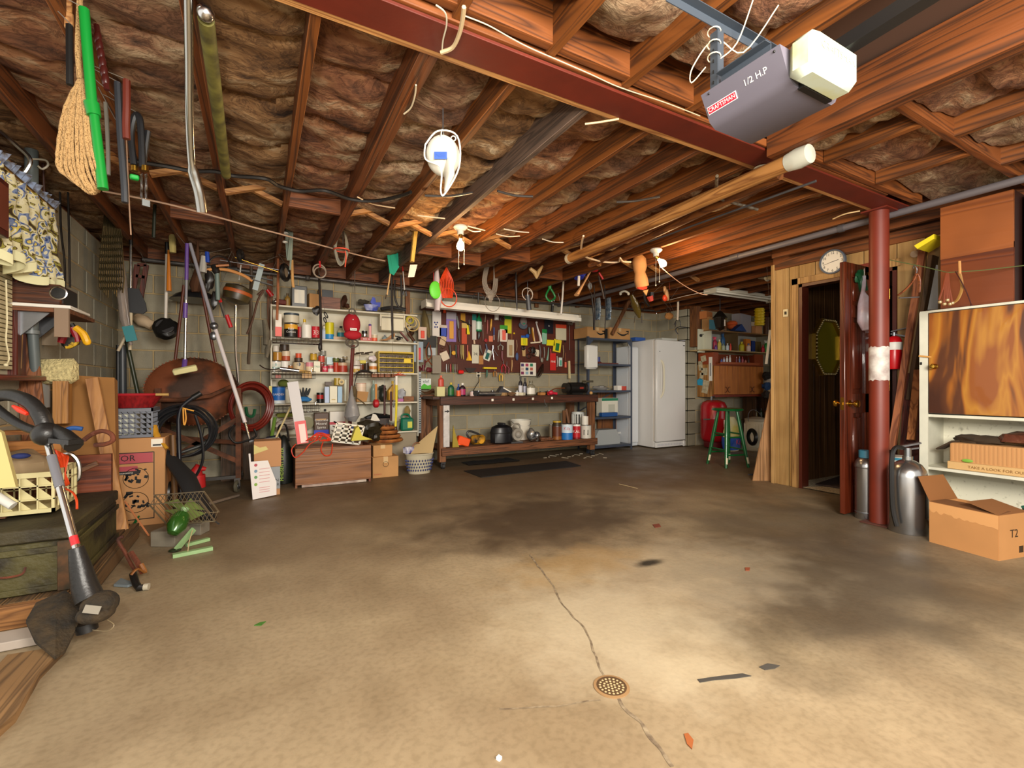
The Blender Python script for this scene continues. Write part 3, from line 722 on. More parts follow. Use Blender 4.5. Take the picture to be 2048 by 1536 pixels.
for i,(px,w,h,dz,c,t)in enumerate(((672,12,7,.13,'5E6A2C','olive green lid'),(683,14,6,.128,'3C3424','blackish lid'),(690,10,6,.155,'9A8A6C','tan lid'))):
 C3(px,w,h,dz,[(1,c_(c))],t+' among the jumble over the red tins',name='tin_lid',cat='lid',Y=6.02)
C3(711,19,12,0,[(.6,c_('C8A040')),(.4,W_)],'short jar with a yellow label right of the red painted post',name='jar',cat='jar',lid=W_)
C3(712,17,9,.085,[(1,c_('C8C0B4'))],'clear jar of fixings on the yellow labelled jar',name='jar',cat='jar',lid=c_('B8B0A0'))
C3(746,15,18,0,[(.35,c_('D8D4BC')),(.35,c_('C87C34')),(.3,W_)],'white tub with an orange label beside the yellow cabinet',name='plastic_tub',cat='tub',Y=5.96,lid=W_)
g=G().ball(P(745,717,Y=6.0),(.05,.03,.035),12,k=.5);thing('plastic_bag','pale crumpled plastic bag on the orange labelled tub','bag',(g,c_('D8CCD0',.3)))
boxi(725,14,6,5.96,SZ[2]+.115,.06,c_('C8B81C'),'yellow packet lying on the jumble right of the post','packet','packet',flap=False)
g=G()
for i,(x,y)in enumerate(((712,709),(720,706),(730,708),(738,706))):g.beam(P(x-7,y,Y=6.02),P(x+7,y-2+i%3,Y=5.96),.03,.012)
thing('file_bundle','bundle of dark files lying beside the yellow cabinet','files',(g,c_('3C2C20')))
C3(722,11,16,0,[(1,c_('6A3418'))],'dark amber jar between the two labelled jars',name='jar',cat='jar')
C3(733,9,20,0,[(1,c_('3C2A1C'))],'tall dark tin just left of the orange labelled tub',Y=6.06)
a=P(759,699,Y=5.93);b=P(826,740,Y=5.93);yz0=SZ[2]+.0;yw=b.x-a.x;yh=a.z-b.z
ps=[part('case',G().bb((a.x-.012,5.93,yz0),(a.x,6.1,yz0+yh+.02)).bb((b.x,5.93,yz0),(b.x+.012,6.1,yz0+yh+.02)).bb((a.x,5.93,yz0+yh),(b.x,6.1,yz0+yh+.02)).bb((a.x,5.93,yz0),(b.x,6.1,yz0+.012)).bb((a.x,6.09,yz0),(b.x,6.1,yz0+yh)),c_('C8A81C'))]
for r in range(4):
 z=yz0+.014+r*(yh-.012)/4;h_=(yh-.012)/4
 if r:ps.append(part('rail',G().bb((a.x,5.928,z-.008),(b.x,6.0,z)),c_('D8B81E')))
 for q in range(5):
  x0=a.x+yw*q/5+.003;x1=a.x+yw*(q+1)/5-.003
  fill=G()
  for u in range(5):fill.ball((random.uniform(x0+.01,x1-.01),random.uniform(5.945,5.955),z+random.uniform(.008,h_*.5)),random.uniform(.006,.011),6,h=4)
  ps.append(part('drawer',G().bb((x0,5.938,z+.002),(x1,5.941,z+h_*.72)).bb((x0,5.94,z+.001),(x1,6.08,z+.004)),mat('5E4A34',.3,alpha=.75,var=.5,sc=40),[part('screws',fill,c_(random.choice(['7A6A54','4A3C30','8E8878','A09080']),.4),kind='stuff'),part('pull',G().bb(((x0+x1)/2-.008,5.93,z+.005),((x0+x1)/2+.008,5.938,z+.01)),c_('A8987C'))]))
ps.append(part('sticker',G().bb((b.x-.12,5.924,yz0+yh*.52),(b.x-.03,5.927,yz0+yh*.72)),c_('E8C81C')))
thing('parts_cabinet','yellow steel small parts cabinet with four rows of drawers','cabinet',ps)
g=G()
for i in range(4):g.box(P(748+i*13,751,Y=5.84),(.07,.1,.04),None,0,.003)
thing('tray_set','orange brown trays filling the basket under the yellow cabinet','tray',(g,c_('8C4E22')))
g=G().tube(cr([P(716,745,Y=5.8),P(728,741,Y=5.85),P(745,746,Y=5.8)]),.014,6);thing('dark_glove','black folded glove at the left of the tray basket','glove',(g,c_('1E1A18',.7)))
g=G().cyl(P(560,737,Y=5.80),P(598,742,Y=5.80),.022,n=14);g1=G().tube(cr([P(560,737,Y=5.80),P(545,739,Y=5.80),P(530,737,Y=5.78),P(519,730,Y=5.78)]),.007);g2=G().cyl(P(598,742,Y=5.8),P(622,745,Y=5.8),.016,mi=0)
thing('grease_gun','silver grease gun with a bent pipe lying across the middle basket','grease gun',[part('barrel',g,CHROME),part('pipe',g1,CHROME),part('handle',g2,c_('C49A50'))])
boxi(556,11,8,5.83,z3-.075,.06,c_('9C3A1C'),'small rusty red box in the middle basket',flap=False)
boxi(614,20,9,5.83,z3-.07,.06,c_('B88A44'),'tan packet at the end of the middle basket','packet','packet',flap=False)
z4=SZ[3]
can(557,25,34,5.97,z4,[(.2,c_('DCE6EC')),(.75,c_('1C64B8')),(.05,c_('12305C'))],'big blue and white paint can at the start of the fourth shelf',text='GARDEN',tcol=W_,ts=.18,yaw=.55,lid=c_('12305C'))
thing('level_stick','narrow yellow stick standing beside the blue paint can','stick',(G().beam(P(541,772,Y=5.86),P(540,823,Y=5.84),.018,.03,EX),c_('C8B83C')))
g=G().ball(P(567,767,Y=6.08),(.06,.05,.05),12);g2=G().lathe([(.075,0),(.06,.006),(.001,.006)],P(567,774,Y=6.06),14)
thing('olive_hat','olive green hat on the fourth shelf behind the blue can','hat',[part('crown',g,c_('5A6424',.9)),part('brim',g2,c_('5A6424',.9))])
g=G()
for i in range(5):
 a0=P(598+i*4,794-i,Y=6.0);g.tube([a0,a0+V((.01*(i-2),-.02,.05)),a0+V((.016*(i-2),-.02,.10-.01*abs(i-2)))],[.017,.014,.008],6)
g.ball(P(606,796,Y=6.0),(.06,.03,.04),10)
thing('work_glove','dark grey work glove standing fingers up on the fourth shelf','glove',(g,c_('34383A',.85)))
g=G().ball(P(607,799,Y=5.96),(.09,.05,.028),14,k=.5);thing('blue_cloth','bright blue folded cloth under the dark grey glove','cloth',(g,c_('2E78B8',.8)))
can(640,13,20,6.0,z4,[(.4,B_),(.4,c_('A8201C')),(.2,B_)],'black tin with a red band on the fourth shelf',lid=B_)
boxi(654,9,32,5.98,z4,.08,c_('B4C4E0'),'tall lavender blue carton, first of the tall trio',text=None)
boxi(667,15,33,5.97,z4,.08,c_('E6DFC4'),'tall cream carton between the two blue cartons',extra=((0,-.3,.5,.06,c_('C0A868')),))
boxi(680,9,32,5.98,z4,.08,c_('9CC0DC'),'tall sky blue carton, last of the tall trio')
boxi(657,13,8,6.0,z4+34*frm(657,6.0),.06,c_('4A3420'),'small dark tin lying on the lavender carton','flat_tin','can',flap=False)
can(674,12,14,6.0,z4+34.5*frm(674,6.0),[(1,c_('B09434',.3))],'gold tin lying above the cream carton',lid=c_('C8A848'))
g=G().ring(P(683,764,Y=5.95),.024,.012,(-.1,-1,0),20,8);thing('tape_roll','cream roll of masking tape facing forward above the tall cartons','tape',(g,c_('E2CC98')))
g=G().lathe([(.018,0),(.014,.08),(.02,.2),(.018,.26),(.001,.26)],P(691,802,Y=5.97),10);thing('white_tube','waisted white tube standing beside the sky blue carton','tube',(g,c_('DCDCC4')))
can(722,20,20,6.02,z4+.11,[(.65,c_('DCC8B0')),(.35,c_('E8D0B8'))],'white bucket with a red rim on a brown paper bag','small_bucket','bucket',lid=c_('B8502C'))
g=G().prism([(-.07,0),(.05,0),(.075,.12),(-.06,.13)],P(723,803,Y=5.97),EX,EZ,.06);thing('paper_bag','brown paper bag under the red rimmed bucket','bag',(g,CARD))
bottle(747,11,43,6.06,z4,mat('8AA094',.15,alpha=.7),c_('A8B8A8'),'green glass bottle behind the red mallet handle')
g=G().ball(P(765,790,Y=6.04),(.05,.05,.09),12,k=.3).ball(P(764,778,Y=6.08),(.05,.04,.05),10,k=.5);thing('dark_bag','black plastic bundle on the fourth shelf beside the yellow jug','bag',(g,c_('1E2620',.4)))
g=G().prism([(0,0),(.095,0),(.095,.2),(.06,.2),(0,.12)],P(774,800,Y=5.98),EX,EZ,.09);g2=G().cyl(P(785,768,Y=6.0),P(785,762,Y=6.0),.014)
thing('yellow_jug','yellow wedge topped plastic jug on the fourth shelf','jug',[part('body',g,c_('E0AC1A')),part('cap',g2,YEL)])
boxi(784,6,22,5.95,z4,.04,c_('5A1E14'),'narrow maroon box standing against the yellow jug',flap=False)
g=G().ball(P(803,788,Y=6.05),(.06,.05,.06),14,k=.55);thing('grey_bag','translucent grey plastic bag near the end of the fourth shelf','bag',(g,c_('B0B4BC',.25)))
boxi(818,20,10,5.98,z4,.12,wood('8A5628','5A3416','x',2),'open brown wooden tray at the end of the fourth shelf','wooden_tray','tray',flap=False)
boxi(800,14,6,5.95,z4,.05,c_('A85A94'),'purple and pink packet in front of the grey plastic bag','packet','packet',flap=False)
z5=SZ[4]
boxi(643,29,44,5.97,z5,.10,c_('4E3016'),'brown and cobalt rectangular tin of spirits on the bottom shelf','spirits_tin','can',text='Odorless|Mineral|Spirits',tcol=W_,ts=.17,extra=((0,-.39,1.02,.22,c_('1A2CB8')),(-.02,.2,.7,.06,c_('C89A5C'))),flap=False,bev=.006)
g=G().cyl(P(650,823,Y=6.0),P(650,818,Y=6.0),.014);thing('spout_cap','small black screw cap on the spirits tin','cap',(g,B_))
boxi(675,31,45,5.98,z5,.11,c_('E4DED2'),'large white tin with a red band and red lettering','white_tin','can',text='gliid-guard',tcol=c_('C01C24'),ts=.15,extra=((0,-.02,1.02,.12,c_('C01C34')),),flap=False,bev=.006)
g=G().lathe([(.001,0),(.075,.002),(.075,.01),(.001,.012)],P(614,846,Y=6.03),20,ax=(.1,-1,.1));thing('round_lid','round khaki lid standing on edge on the bottom shelf','lid',(g,c_('7A7448')))
g=G().ball(P(575,848,Y=6.0),(.13,.08,.07),14,k=.5);thing('striped_towel','white striped towel bundled at the left of the bottom shelf','towel',(g,mat('D8D0C4',.9,c2='6A4A44',sc=9,st=(1,1,6))))
g=G().ball(P(572,830,Y=6.05),(.11,.06,.03),12,k=.4);thing('olive_cloth','olive cloth folded over the striped towel','cloth',(g,c_('8A9440',.9)))
g=G().ball(P(700,846,Y=6.0),(.03,.03,.1),8);a=P(728,838,Y=5.92);b=P(779,866,Y=5.92)
g=G().bb((a.x,5.92,z5),(b.x,6.15,a.z),0,.01);g2=G().ball(P(757,834,Y=6.03),(.14,.08,.05),14,k=.6)
thing('dark_bin','deep brown storage bin heaped with black bags on the bottom shelf','bin',[part('bin',g,c_('2E2018')),part('bags',g2,c_('16161A',.35)),part('rim',G().bb((a.x-.008,5.912,a.z-.02),(b.x+.008,5.92,a.z)),c_('3C2A20'))])
g=G().prism([(0,0),(.12,0),(.07,.08),(.03,.09)],P(740,842,Y=5.93),EX,EZ,.02);thing('paper_scrap','grey paper scrap poking from the deep brown bin','paper',(g,PAPER))
g=G().lathe([(.07,0),(.09,.11),(.094,.11),(.094,.118),(.085,.118),(.066,.005),(.001,.005)],V((P(786,858,Y=5.99).x,5.99,z5)),20);thing('grey_bucket','grey translucent bucket between the brown bin and green jug','bucket',(g,c_('8A8A80',.4)))
k=frm(813,5.98);o=V((P(813,770,Y=5.98).x,5.98,z5));g=G().box(o+UP*.085,(.165,.10,.17),None,0,.02);g2=G().tube(cr([o+V((-.07,0,.165)),o+V((-.05,0,.21)),o+V((.02,0,.21)),o+V((.05,0,.168))]),.012,8)
thing('green_jug','dark green plastic jug with a small label at the end of the bottom shelf','jug',[part('body',g,c_('0E6A4E',.35)),part('handle',g2,c_('0E6A4E',.35)),part('printed_label',G().box(o+V((.03,-.052,.08)),(.06,.003,.08)),c_('C8C84C'))])
g=G().ball(P(815,822,Y=6.06),(.035,.03,.07),10,k=.5);thing('scrub_brush','straw coloured brush behind the green plastic jug','brush',(g,c_('8A7444',.9)))
boxi(709,15,13,5.93,z5,.08,c_('1E50B0'),'blue and white packet on the bottom shelf under the hanging bag','packet','packet',text='X',tcol=W_,flap=False)
# ==== WORKBENCH
BX0,BX1,BY0,BY1,BZ=1.985,4.43,5.47,6.12,.905
ps=[part('worktop',G().bb((BX0-.09,BY0+.03,BZ-.035),(BX1+.03,BY1,BZ),0,.004),wood('4A2E20','241610','x',1,.5)),part('front_apron',G().bb((BX0+.0,BY0-.005,BZ-.105),(BX1+.03,BY0+.033,BZ-.002),0,.003),wood('4E2A1A','2A160C','x',1,.5)),part('side_apron',G().bb((BX0-.0,BY0+.03,BZ-.12),(BX0+.04,BY1-.02,BZ-.035)),BWOOD)]
for x,y in((BX0,BY0),(BX0,BY1-.1),(BX1-.09,BY0),(BX1-.09,BY1-.1)):
 ps.append(part('leg',G().bb((x,y+.034 if y==BY0 else y,.085),(x+.09,y+.12,BZ-.036),0,.004),BWOODZ))
ps.append(part('leg',G().bb((BX0-.09,BY1-.12,0),(BX0-.01,BY1-.02,BZ-.036),0,.004),BWOODZ))
ps.append(part('white_board',G().bb((BX0+.045,BY0+.012,.275),(BX0+.125,BY0+.033,BZ-.108),0,.002),mat('C8C4C0',.6,var=.2,sc=20)))
ps.append(part('apron_board',G().bb((BX0+.02,BY0-.002,.165),(BX1+.02,BY0+.033,.26),0,.004),BWOOD))
ps.append(part('apron_board',G().bb((BX0+.1,BY1-.06,.165),(BX1-.1,BY1-.02,.25)),BWOOD))
for i in range(5):ps.append(part('shelf_plank',G().bb((BX0+.02,BY0+.04+i*.115,.235),(BX1,BY0+.15+i*.115,.256),0,.002),BWOOD))
for x,y in((BX0+.05,BY0+.06),(BX1-.04,BY0+.06)):
 ps.append(part('caster',G().cyl((x-.018,y-.01,.033),(x+.018,y-.01,.033),.033,n=16).bb((x-.03,y-.03,.066),(x+.03,y+.03,.085)),DGREY,[part('fork',G().bb((x-.026,y-.02,.025),(x-.021,y+.01,.07)).bb((x+.021,y-.02,.025),(x+.026,y+.01,.07)),STEEL)]))
tags=G()
for x,y in((1027,799),(1066,797.5),(1104,796),(985,800)):tags.box(P(x,y,Y=BY0-.007),(.03,.002,.03))
ps.append(part('paper_tags',tags,PAPER));tg=G()
for x,y,t in((1027,799,'1'),(1066,797.5,'2'),(1104,796,'3')):tg.text(t,P(x,y,Y=BY0-.009),EX,UP,.024)
ps.append(part('lettering',tg,B_))
ar=G().prism([(-.035,-.008),(.01,-.008),(.01,-.02),(.04,0),(.01,.02),(.01,.008),(-.035,.008),(-.02,0)],V((BX0+.085,BY0+.011,.72)),EX,EZ,.002)
ps.append(part('painted_arrow',ar,B_));hk=G().tube(cr([P(1089,799,Y=BY0-.01),P(1090,806,Y=BY0-.03),P(1094,812,Y=BY0-.02),P(1088,814,Y=BY0-.02)]),.003,5);ps.append(part('hook',hk,GALV))
thing('workbench','long brown timber workbench with a lower shelf and casters','workbench',ps)
LZ=.257
def L(px,Y=5.6):return V((P(px,770,Y=Y).x,Y,LZ))
o=L(926);g=G().box(o+UP*.065,(.17,.09,.11),Matrix.Rotation(.35,3,'Y'),0,.012).lathe([(.05,0),(.05,.02)],o+V((-.06,.0,.02)),10)
thing('orange_case','bright orange plastic case tipped over on the bench lower shelf','case',(g,c_('E8541C',.4)))
o=L(955);body=G().box(o+V((0,0,.075)),(.2,.12,.12),None,0,.03).cyl(o+V((.02,-.06,.07)),o+V((.02,-.075,.07)),.045,n=14);hd=G().tube(cr([o+V((-.11,0,.09)),o+V((-.15,0,.15)),o+V((-.12,0,.19)),o+V((-.02,0,.16)),o+V((.04,0,.13))]),.014,8)
thing('chainsaw','yellow and black chainsaw on the bench lower shelf beside the black case','chainsaw',[part('body',body,mat('D89A1C',.45,c2='3A2A14',sc=9)),part('handle',hd,DGREY),part('vents',G().box(o+V((.04,-.062,.05)),(.06,.006,.02),.0).box(o+V((-.05,-.062,.06)),(.04,.006,.04)),B_)])
o=L(1003,5.62);g=G().lathe([(.001,0),(.13,.0),(.165,.02),(.17,.16),(.15,.22),(.08,.25),(.001,.26)],o,10,sy=.72);g2=G().box(o+UP*.265,(.05,.14,.03),.2,0,.01)
thing('saw_case','domed black tool case on the bench lower shelf','case',[part('case',g,c_('17171A',.35)),part('latch_handle',g2,DGREY),part('seam',G().lathe([(.172,.14),(.175,.15),(.172,.16)],o,10,sy=.72),B_)])
o=L(1030,5.60);g=G().cyl(o+V((0,-.09,.12)),o+V((0,.06,.12)),.085,n=18).ball(o+V((0,-.09,.12)),(.05,.04,.05));g2=G().tube(cr([o+V((-.09,-.02,.18)),o+V((-.04,-.02,.25)),o+V((.05,-.02,.25)),o+V((.07,-.02,.17))]),.013,8);g3=G().bb((o.x-.1,5.52,LZ),(o.x+.08,5.72,LZ+.02))
thing('circular_saw','grey circular saw on the bench lower shelf in front of the white bucket','saw',[part('motor',g,mat('9A9488',.45,var=.25)),part('handle',g2,c_('8A8478')),part('shoe',g3,STEEL)])
o=L(1062,5.58);g=G().ball(o+UP*.1,(.06,.07,.09),14,k=.2).ball(o+V((.09,0,.07)),(.06,.06,.07),14,k=.2);g2=G().cyl(o+V((-.03,-.05,.02)),o+V((.02,-.12,.06)),.02).cyl(o+V((.1,-.07,.02)),o+V((.06,-.14,.08)),.018)
thing('power_drill','pair of shiny grey drill bodies tangled on the lower shelf','drill',[part('body',g,mat('A8A49C',.25,.6,c2='4A4E54',sc=12)),part('chuck',g2,CHROME)])
g=G()
for i in range(7):g.beam(L(1078,5.56)+V((i*.03-.02,.02*(i%3),.012+.012*(i%3))),L(1108,5.56)+V((i*.02-.1,.03*(i%2),.016+.01*(i%4))),.018,.014)
thing('hand_tool_pile','loose pile of brown handled tools on the lower shelf','tools',(g,BWOOD),kind='stuff')
o=L(1041,5.92);g=G().lathe([(.12,0),(.15,.27),(.158,.27),(.158,.285),(.148,.285),(.118,.005),(.001,.005)],o,24);g2=G().ring(o+UP*.27,.155,.003,(0,-.5,1),20,5,a0=0,a1=math.pi)
thing('white_bucket','white plastic bucket with a wire handle at the back of the lower shelf','bucket',[part('pail',g,c_('DAD4C4')),part('bail_handle',g2,STEEL)])
can(1114,17,18,5.62,LZ+.14,[(.3,c_('C8A020')),(.55,c_('3A2A18')),(.15,c_('C8A020'))],'small brown and yellow tin stacked on the amber paint can',lid=c_('8A7A4A'))
can(1114,19,27,5.62,LZ,[(.25,c_('8A5218')),(.75,c_('5E2C14'))],'amber brown paint can on the lower shelf under the small brown tin',lid=STEEL)
can(1102,9,29,5.72,LZ,[(1,c_('6A5E4C'))],'grey brown tin half hidden behind the amber paint can')
can(1134,23,31,5.56,LZ,[(.45,c_('1E6EB8')),(.5,c_('C8D8E4')),(.05,W_)],'blue and white primer can with red lettering on the lower shelf',text='Kilz',tcol=c_('C01C24'),ts=.3,yaw=.72,handle=False)
can(1153,16,29,5.58,LZ,[(.12,c_('8A0E14')),(.75,c_('B81822')),(.13,W_)],'red paint can with white lettering beside the primer can',text='KAL',tcol=W_,ts=.3)
can(1172,21,26,5.56,LZ,[(1,c_('C8C4B8'))],'pale grey tub with a black emblem at the end of the lower shelf',text='N',tcol=B_,ts=.6,yaw=.45)
can(1170,14,17,5.60,LZ+.195,[(1,c_('DCD8CC'))],'white capped jar stacked on the pale grey tub','jar','jar',lid=W_)
o=L(1156,5.88);g=G()
for i in range(14):
 a=i*math.pi*2/14;g.box(o+V((.09*math.cos(a),.09*math.sin(a),.2)),(.018,.018,.3),a)
g.lathe([(.085,0),(.085,.05),(.001,.05)],o,16).lathe([(.098,.34),(.098,.37),(.088,.37),(.088,.34)],o,20)
thing('slotted_bin','tall white slotted bin at the back of the lower shelf','bin',(g,c_('D4D4CC')))
g=G().beam(L(1142,5.95),L(1132,5.98)+UP*.42,.03,.03).beam(L(1128,5.93),L(1128,5.93)+UP*.4,.05,.02);thing('timber_offcut','brown timber offcuts standing behind the slotted bin','offcuts',(g,BWOODZ))
g=G().prism([(0,0),(.09,0),(.01,.28)],L(904,5.56),EX,EZ,.02);thing('yellow_wedge','drab yellow wedge leaning inside the painted leg','wedge',(g,c_('9A8628')))
def Bt(px,Y=5.7):return V((P(px,770,Y=Y).x,Y,BZ))
def bb(px,w,h,Y,body,cap,label,**k):return bottle(px,w,h,Y,BZ,body,cap,label,**k)
bb(902,13,27,5.75,c_('12503A'),c_('C8B030'),'dark green bottle with a yellow label near the left end of the bench',lab=c_('2A6A30'))
boxi(882,16,19,5.62,BZ,.09,c_('C8C48C'),'pale yellow note carton on the left end of the bench','small_carton')
bottle(882,12,22,5.66,BZ+.125,c_('B84838'),c_('D86A4C'),'pink and red figurine bottle on the pale yellow carton')
bb(925,13,26,5.66,c_('26101A'),W_,'dark plum bottle with a white cap and pink label on the bench',lab=c_('A83060'))
bb(917,8,24,5.75,c_('1E3C7A'),c_('2A50A0'),'slim blue bottle behind the plum bottle')
can(917,9,11,5.6,BZ,[(1,c_('D86030'))],'small orange jar in front of the blue bottle','jar','jar',lid=c_('E88A4C'))
can(944,9,9,5.6,BZ,[(1,c_('C8B0A8'))],'little white and red jar on the bench beside the black roll','jar','jar')
bb(1041,9,37,5.72,c_('1C1A24'),B_,'tall black spray bottle on the bench under the pegboard photo',lab=c_('C8C8D0'))
bb(1050,8,34,5.75,c_('1E1C28'),B_,'second black spray bottle, standing just behind the first',lab=c_('B0B0C0'))
bb(1062,18,29,5.62,mat('8A8470',.2,alpha=.85),c_('6A6450'),'clear squat bottle with a black and white label',shoulder=.6,lab=c_('DCD8CC'))
g=G().lathe([(.001,-.03),(.035,-.03),(.035,.03),(.001,.03)],Bt(949,5.6)+UP*.036,16,ax=(0,1,0));thing('tape_roll','black roll of tape on its edge at the front of the bench','tape',(g,B_))
g=G().cyl(Bt(957,5.62)+UP*.03,Bt(992,5.62)+UP*.03,.028,n=12);thing('grey_tube','grey cylinder lying along the front of the bench','tube',(g,STEEL))
g=G().prism([(0,0),(.26,.0),(.22,.03),(.04,.13),(-.02,.05)],Bt(994,5.8),EX,EZ,.1);thing('open_manual','dark grey folder with a white edge propped open on the bench','folder',[part('cover',g,c_('3A3A40')),part('pages',G().prism([(.05,.1),(.25,.0),(.26,.01),(.06,.115)],Bt(994,5.78),EX,EZ,.09),PAPER)])
rnd=random.Random(12);cols=['C8B0A0','8A5A34','B8301C','D8C8A0','5A4A3C','3C3028','A88A54','B0A898','C87C34','6A7A84']
names=[('chisel','chisel'),('tin_lid','lid'),('pliers','pliers'),('small_jar','jar'),('sanding_block','block'),('rag','rag'),('screw_box','box')]
spots=[(957,5.8,'small_jar','blue capped jar of nails in front of the wall socket','3C50A0'),(968,5.72,'rag','cream rag heaped beside the grey cylinder','D8C8A0'),(978,5.85,'sanding_block','yellow and orange block at the back of the bench','C89A3C'),(985,5.9,'small_jar','white jar at the back of the bench beside the yellow block','E0DCD0'),(1008,5.66,'screw_box','flat tan box of screws in front of the propped folder','B08A5C'),(1022,5.62,'rag','brown rag in front of the propped folder','7A5A3C'),(1034,5.6,'small_jar','white cup at the middle of the bench front','DCD4C4'),(1044,5.62,'screw_box','pale printed box beside the white cup','D8D0B4'),(1080,5.7,'rag','black rag beside the squat clear bottle','1C1C20'),(1083,5.6,'screw_box','orange brown box in front of the black rag','B07840'),(1098,5.62,'small_jar','red and white small jar by the red bulb','C8302C'),(1092,5.75,'rag','dark crumpled cloth behind the red and white jar','3A302C'),(935,5.85,'sanding_block','grey block behind the plum bottle','8A8478'),(995,5.62,'rag','grey shop rag in front of the grey cylinder end','6A6458'),(1016,5.85,'small_jar','amber jar behind the propped folder end','A86A2C')]
for px,Y,nm,lb,c in spots:
 o=Bt(px,Y)
 if nm=='small_jar':thing(nm,lb,'jar',(G().lathe([(.025,0,0),(.028,.01,0),(.028,.05,1),(.026,.052,1),(.026,.068,1),(.001,.068,1)],o,12),[mat(c,.3),STEEL]))
 elif nm=='rag':thing(nm,lb,'rag',(G().ball(o+UP*.022,(.06,.05,.026),12,k=.7),mat(c,.9)))
 elif nm=='screw_box':thing(nm,lb,'box',(G().box(o+UP*.02,(.09,.07,.04),rnd.random(),0,.002),mat(c,.7)))
 else:thing(nm,lb,'block',(G().box(o+UP*.025,(.10,.05,.05),rnd.random(),0,.006),mat(c,.7)))
o=Bt(1102,5.58);g=G().ball(o+UP*.035,(.04,.035,.035)).cyl(o+V((.03,0,.03)),o+V((.1,0,.02)),.02);thing('red_bulb_horn','red rubber bulb lying at the front of the bench','bulb',(g,c_('C02038')))
o=Bt(1150,5.72);g=G().cyl(o+V((-.12,0,.1)),o+V((.13,0,.1)),.085,n=20).bb((o.x-.1,5.65,BZ),(o.x+.1,5.8,BZ+.03));g2=G().cyl(o+V((-.2,-.0,.1)),o+V((-.14,0,.1)),.075,n=20);g4=G().cyl(o+V((.15,0,.1)),o+V((.2,0,.1)),.075,n=20);g3=G().box(o+V((.2,-.05,.2)),(.16,.1,.03),.2,0,.004)
thing('bench_grinder','black bench grinder at the end of the workbench','grinder',[part('motor',g,c_('181614',.35)),part('wheel_guard',g2,c_('24201C',.4)),part('wheel_guard',g4,c_('24201C',.4)),part('tool_rest',g3,c_('4A4434')),part('nameplate',G().box(o+V((.06,-.088,.1)),(.07,.004,.03),None),c_('8A2C1C'))])
g=G().tube(cr([Bt(1135,5.7)+UP*.1,Bt(1110,5.72)+UP*.09,Bt(1095,5.7)+UP*.03,Bt(1080,5.66)+UP*.01]),.008,6);thing('grinder_cable','brown cable curling from the grinder over the bench','cable',(g,c_('6A3818')))
g=G().ball(Bt(1182,5.6)+UP*.025,.026);thing('wood_knob','round tan wooden knob at the bench corner','knob',(g,c_('C89A5C')))
thing('wall_socket','white wall socket with black plugs below the pegboard','socket',[part('plate',G().box(P(957,747,Y=6.222),(.07,.006,.11),None,0,.003),c_('D8D0B8')),part('plug',G().box(P(957,744,Y=6.205),(.03,.03,.03),None,0,.005).box(P(957,751,Y=6.205),(.03,.03,.03),None,0,.005),B_)])
g=G().tube(cr([P(957,752,Y=6.19),P(958,762,Y=6.17),P(952,772,Y=6.1),P(945,784,Y=6.0),Bt(942,5.9)+UP*.006]),.005,5);thing('power_cord','black power cord dropping from the wall socket to the bench','cord',(g,B_))
# ==== PEGBOARD and what hangs on it
PB=6.185
PBM=mat('5A2412',.6,var=.3,sc=4)
a,b,c2,d2=P(876,612,Y=PB),P(1022,745,Y=PB),P(1024,745,Y=PB),P(1150,745,Y=PB)
zt,zb=2.19,b.z
def peg(x0,x1):
 g=G().bb((x0,PB,zb),(x1,PB+.012,zt),0,.001);h=G();n=int((x1-x0)/.0254);m=int((zt-zb)/.0254)
 for i in range(1,n):
  for j in range(1,m):h.add([V((x0+i*.0254+q[0],PB-.0004,zb+j*.0254+q[1]))for q in((-.003,-.003),(.003,-.003),(.003,.003),(-.003,.003))],[(0,1,2,3)])
 return part('board',g,PBM,[part('peg_holes',h,B_,kind='stuff')])
thing('pegboard','dark red brown pegboard wall panel behind the workbench','pegboard',[peg(a.x,b.x),peg(c2.x,d2.x),part('batten',G().bb((b.x-.004,PB-.004,zb),(c2.x+.004,PB+.012,zt)),c_('7A4A28')),part('wall_batten',G().bb((a.x+.05,PB+.012,zb+.05),(a.x+.09,YB-.012,zt)).bb((d2.x-.1,PB+.012,zb+.05),(d2.x-.06,YB-.012,zt)),BWOODZ)])
PF=PB-.018
def hook(g,p):g.tube([p+V((0,.02,.012)),p+V((0,-.006,.012)),p+V((0,-.01,.02))],.0018,4)
def card(x0,y0,x1,y1,m,label,strip=None,name='hang_card',cat='packet',rot=0,tool=None,text=None,tcol=None,Y=None):
 """a thin carded packet hanging by a hook, with a coloured header and a small tool on it"""
 Y=Y or PF;a,b=P(x0,y0,Y=Y),P(x1,y1,Y=Y);w,h=abs(b.x-a.x)*1.18,(a.z-b.z)*1.12;c=(a+b)/2;R=Matrix.Rotation(rot,3,'Y')
 g=G().box(c,(w,.004,h),R,0,.0015);hk_=G();hook(hk_,V((c.x,Y+.0,a.z)))
 ps=[part('hook',hk_,STEEL)]
 if strip:ps.append(part('header',G().box(c+R@V((0,-.003,h*.38)),(w*.99,.003,h*.24),R),strip))
 if tool:ps.append(part('contents',G().box(c+R@V((0,-.009,-h*.1)),(w*.45,.012,h*.6),R,0,.005),tool))
 if text:
  tg=G().text(text,c+R@V((0,-.0055,h*(.38 if strip else .0))),R@EX,R@EZ,min(h*.2,w*1.6/max(len(text),1)));ps.append(part('lettering',tg,tcol or W_))
 return thing(name,label,cat,(g,m,ps))
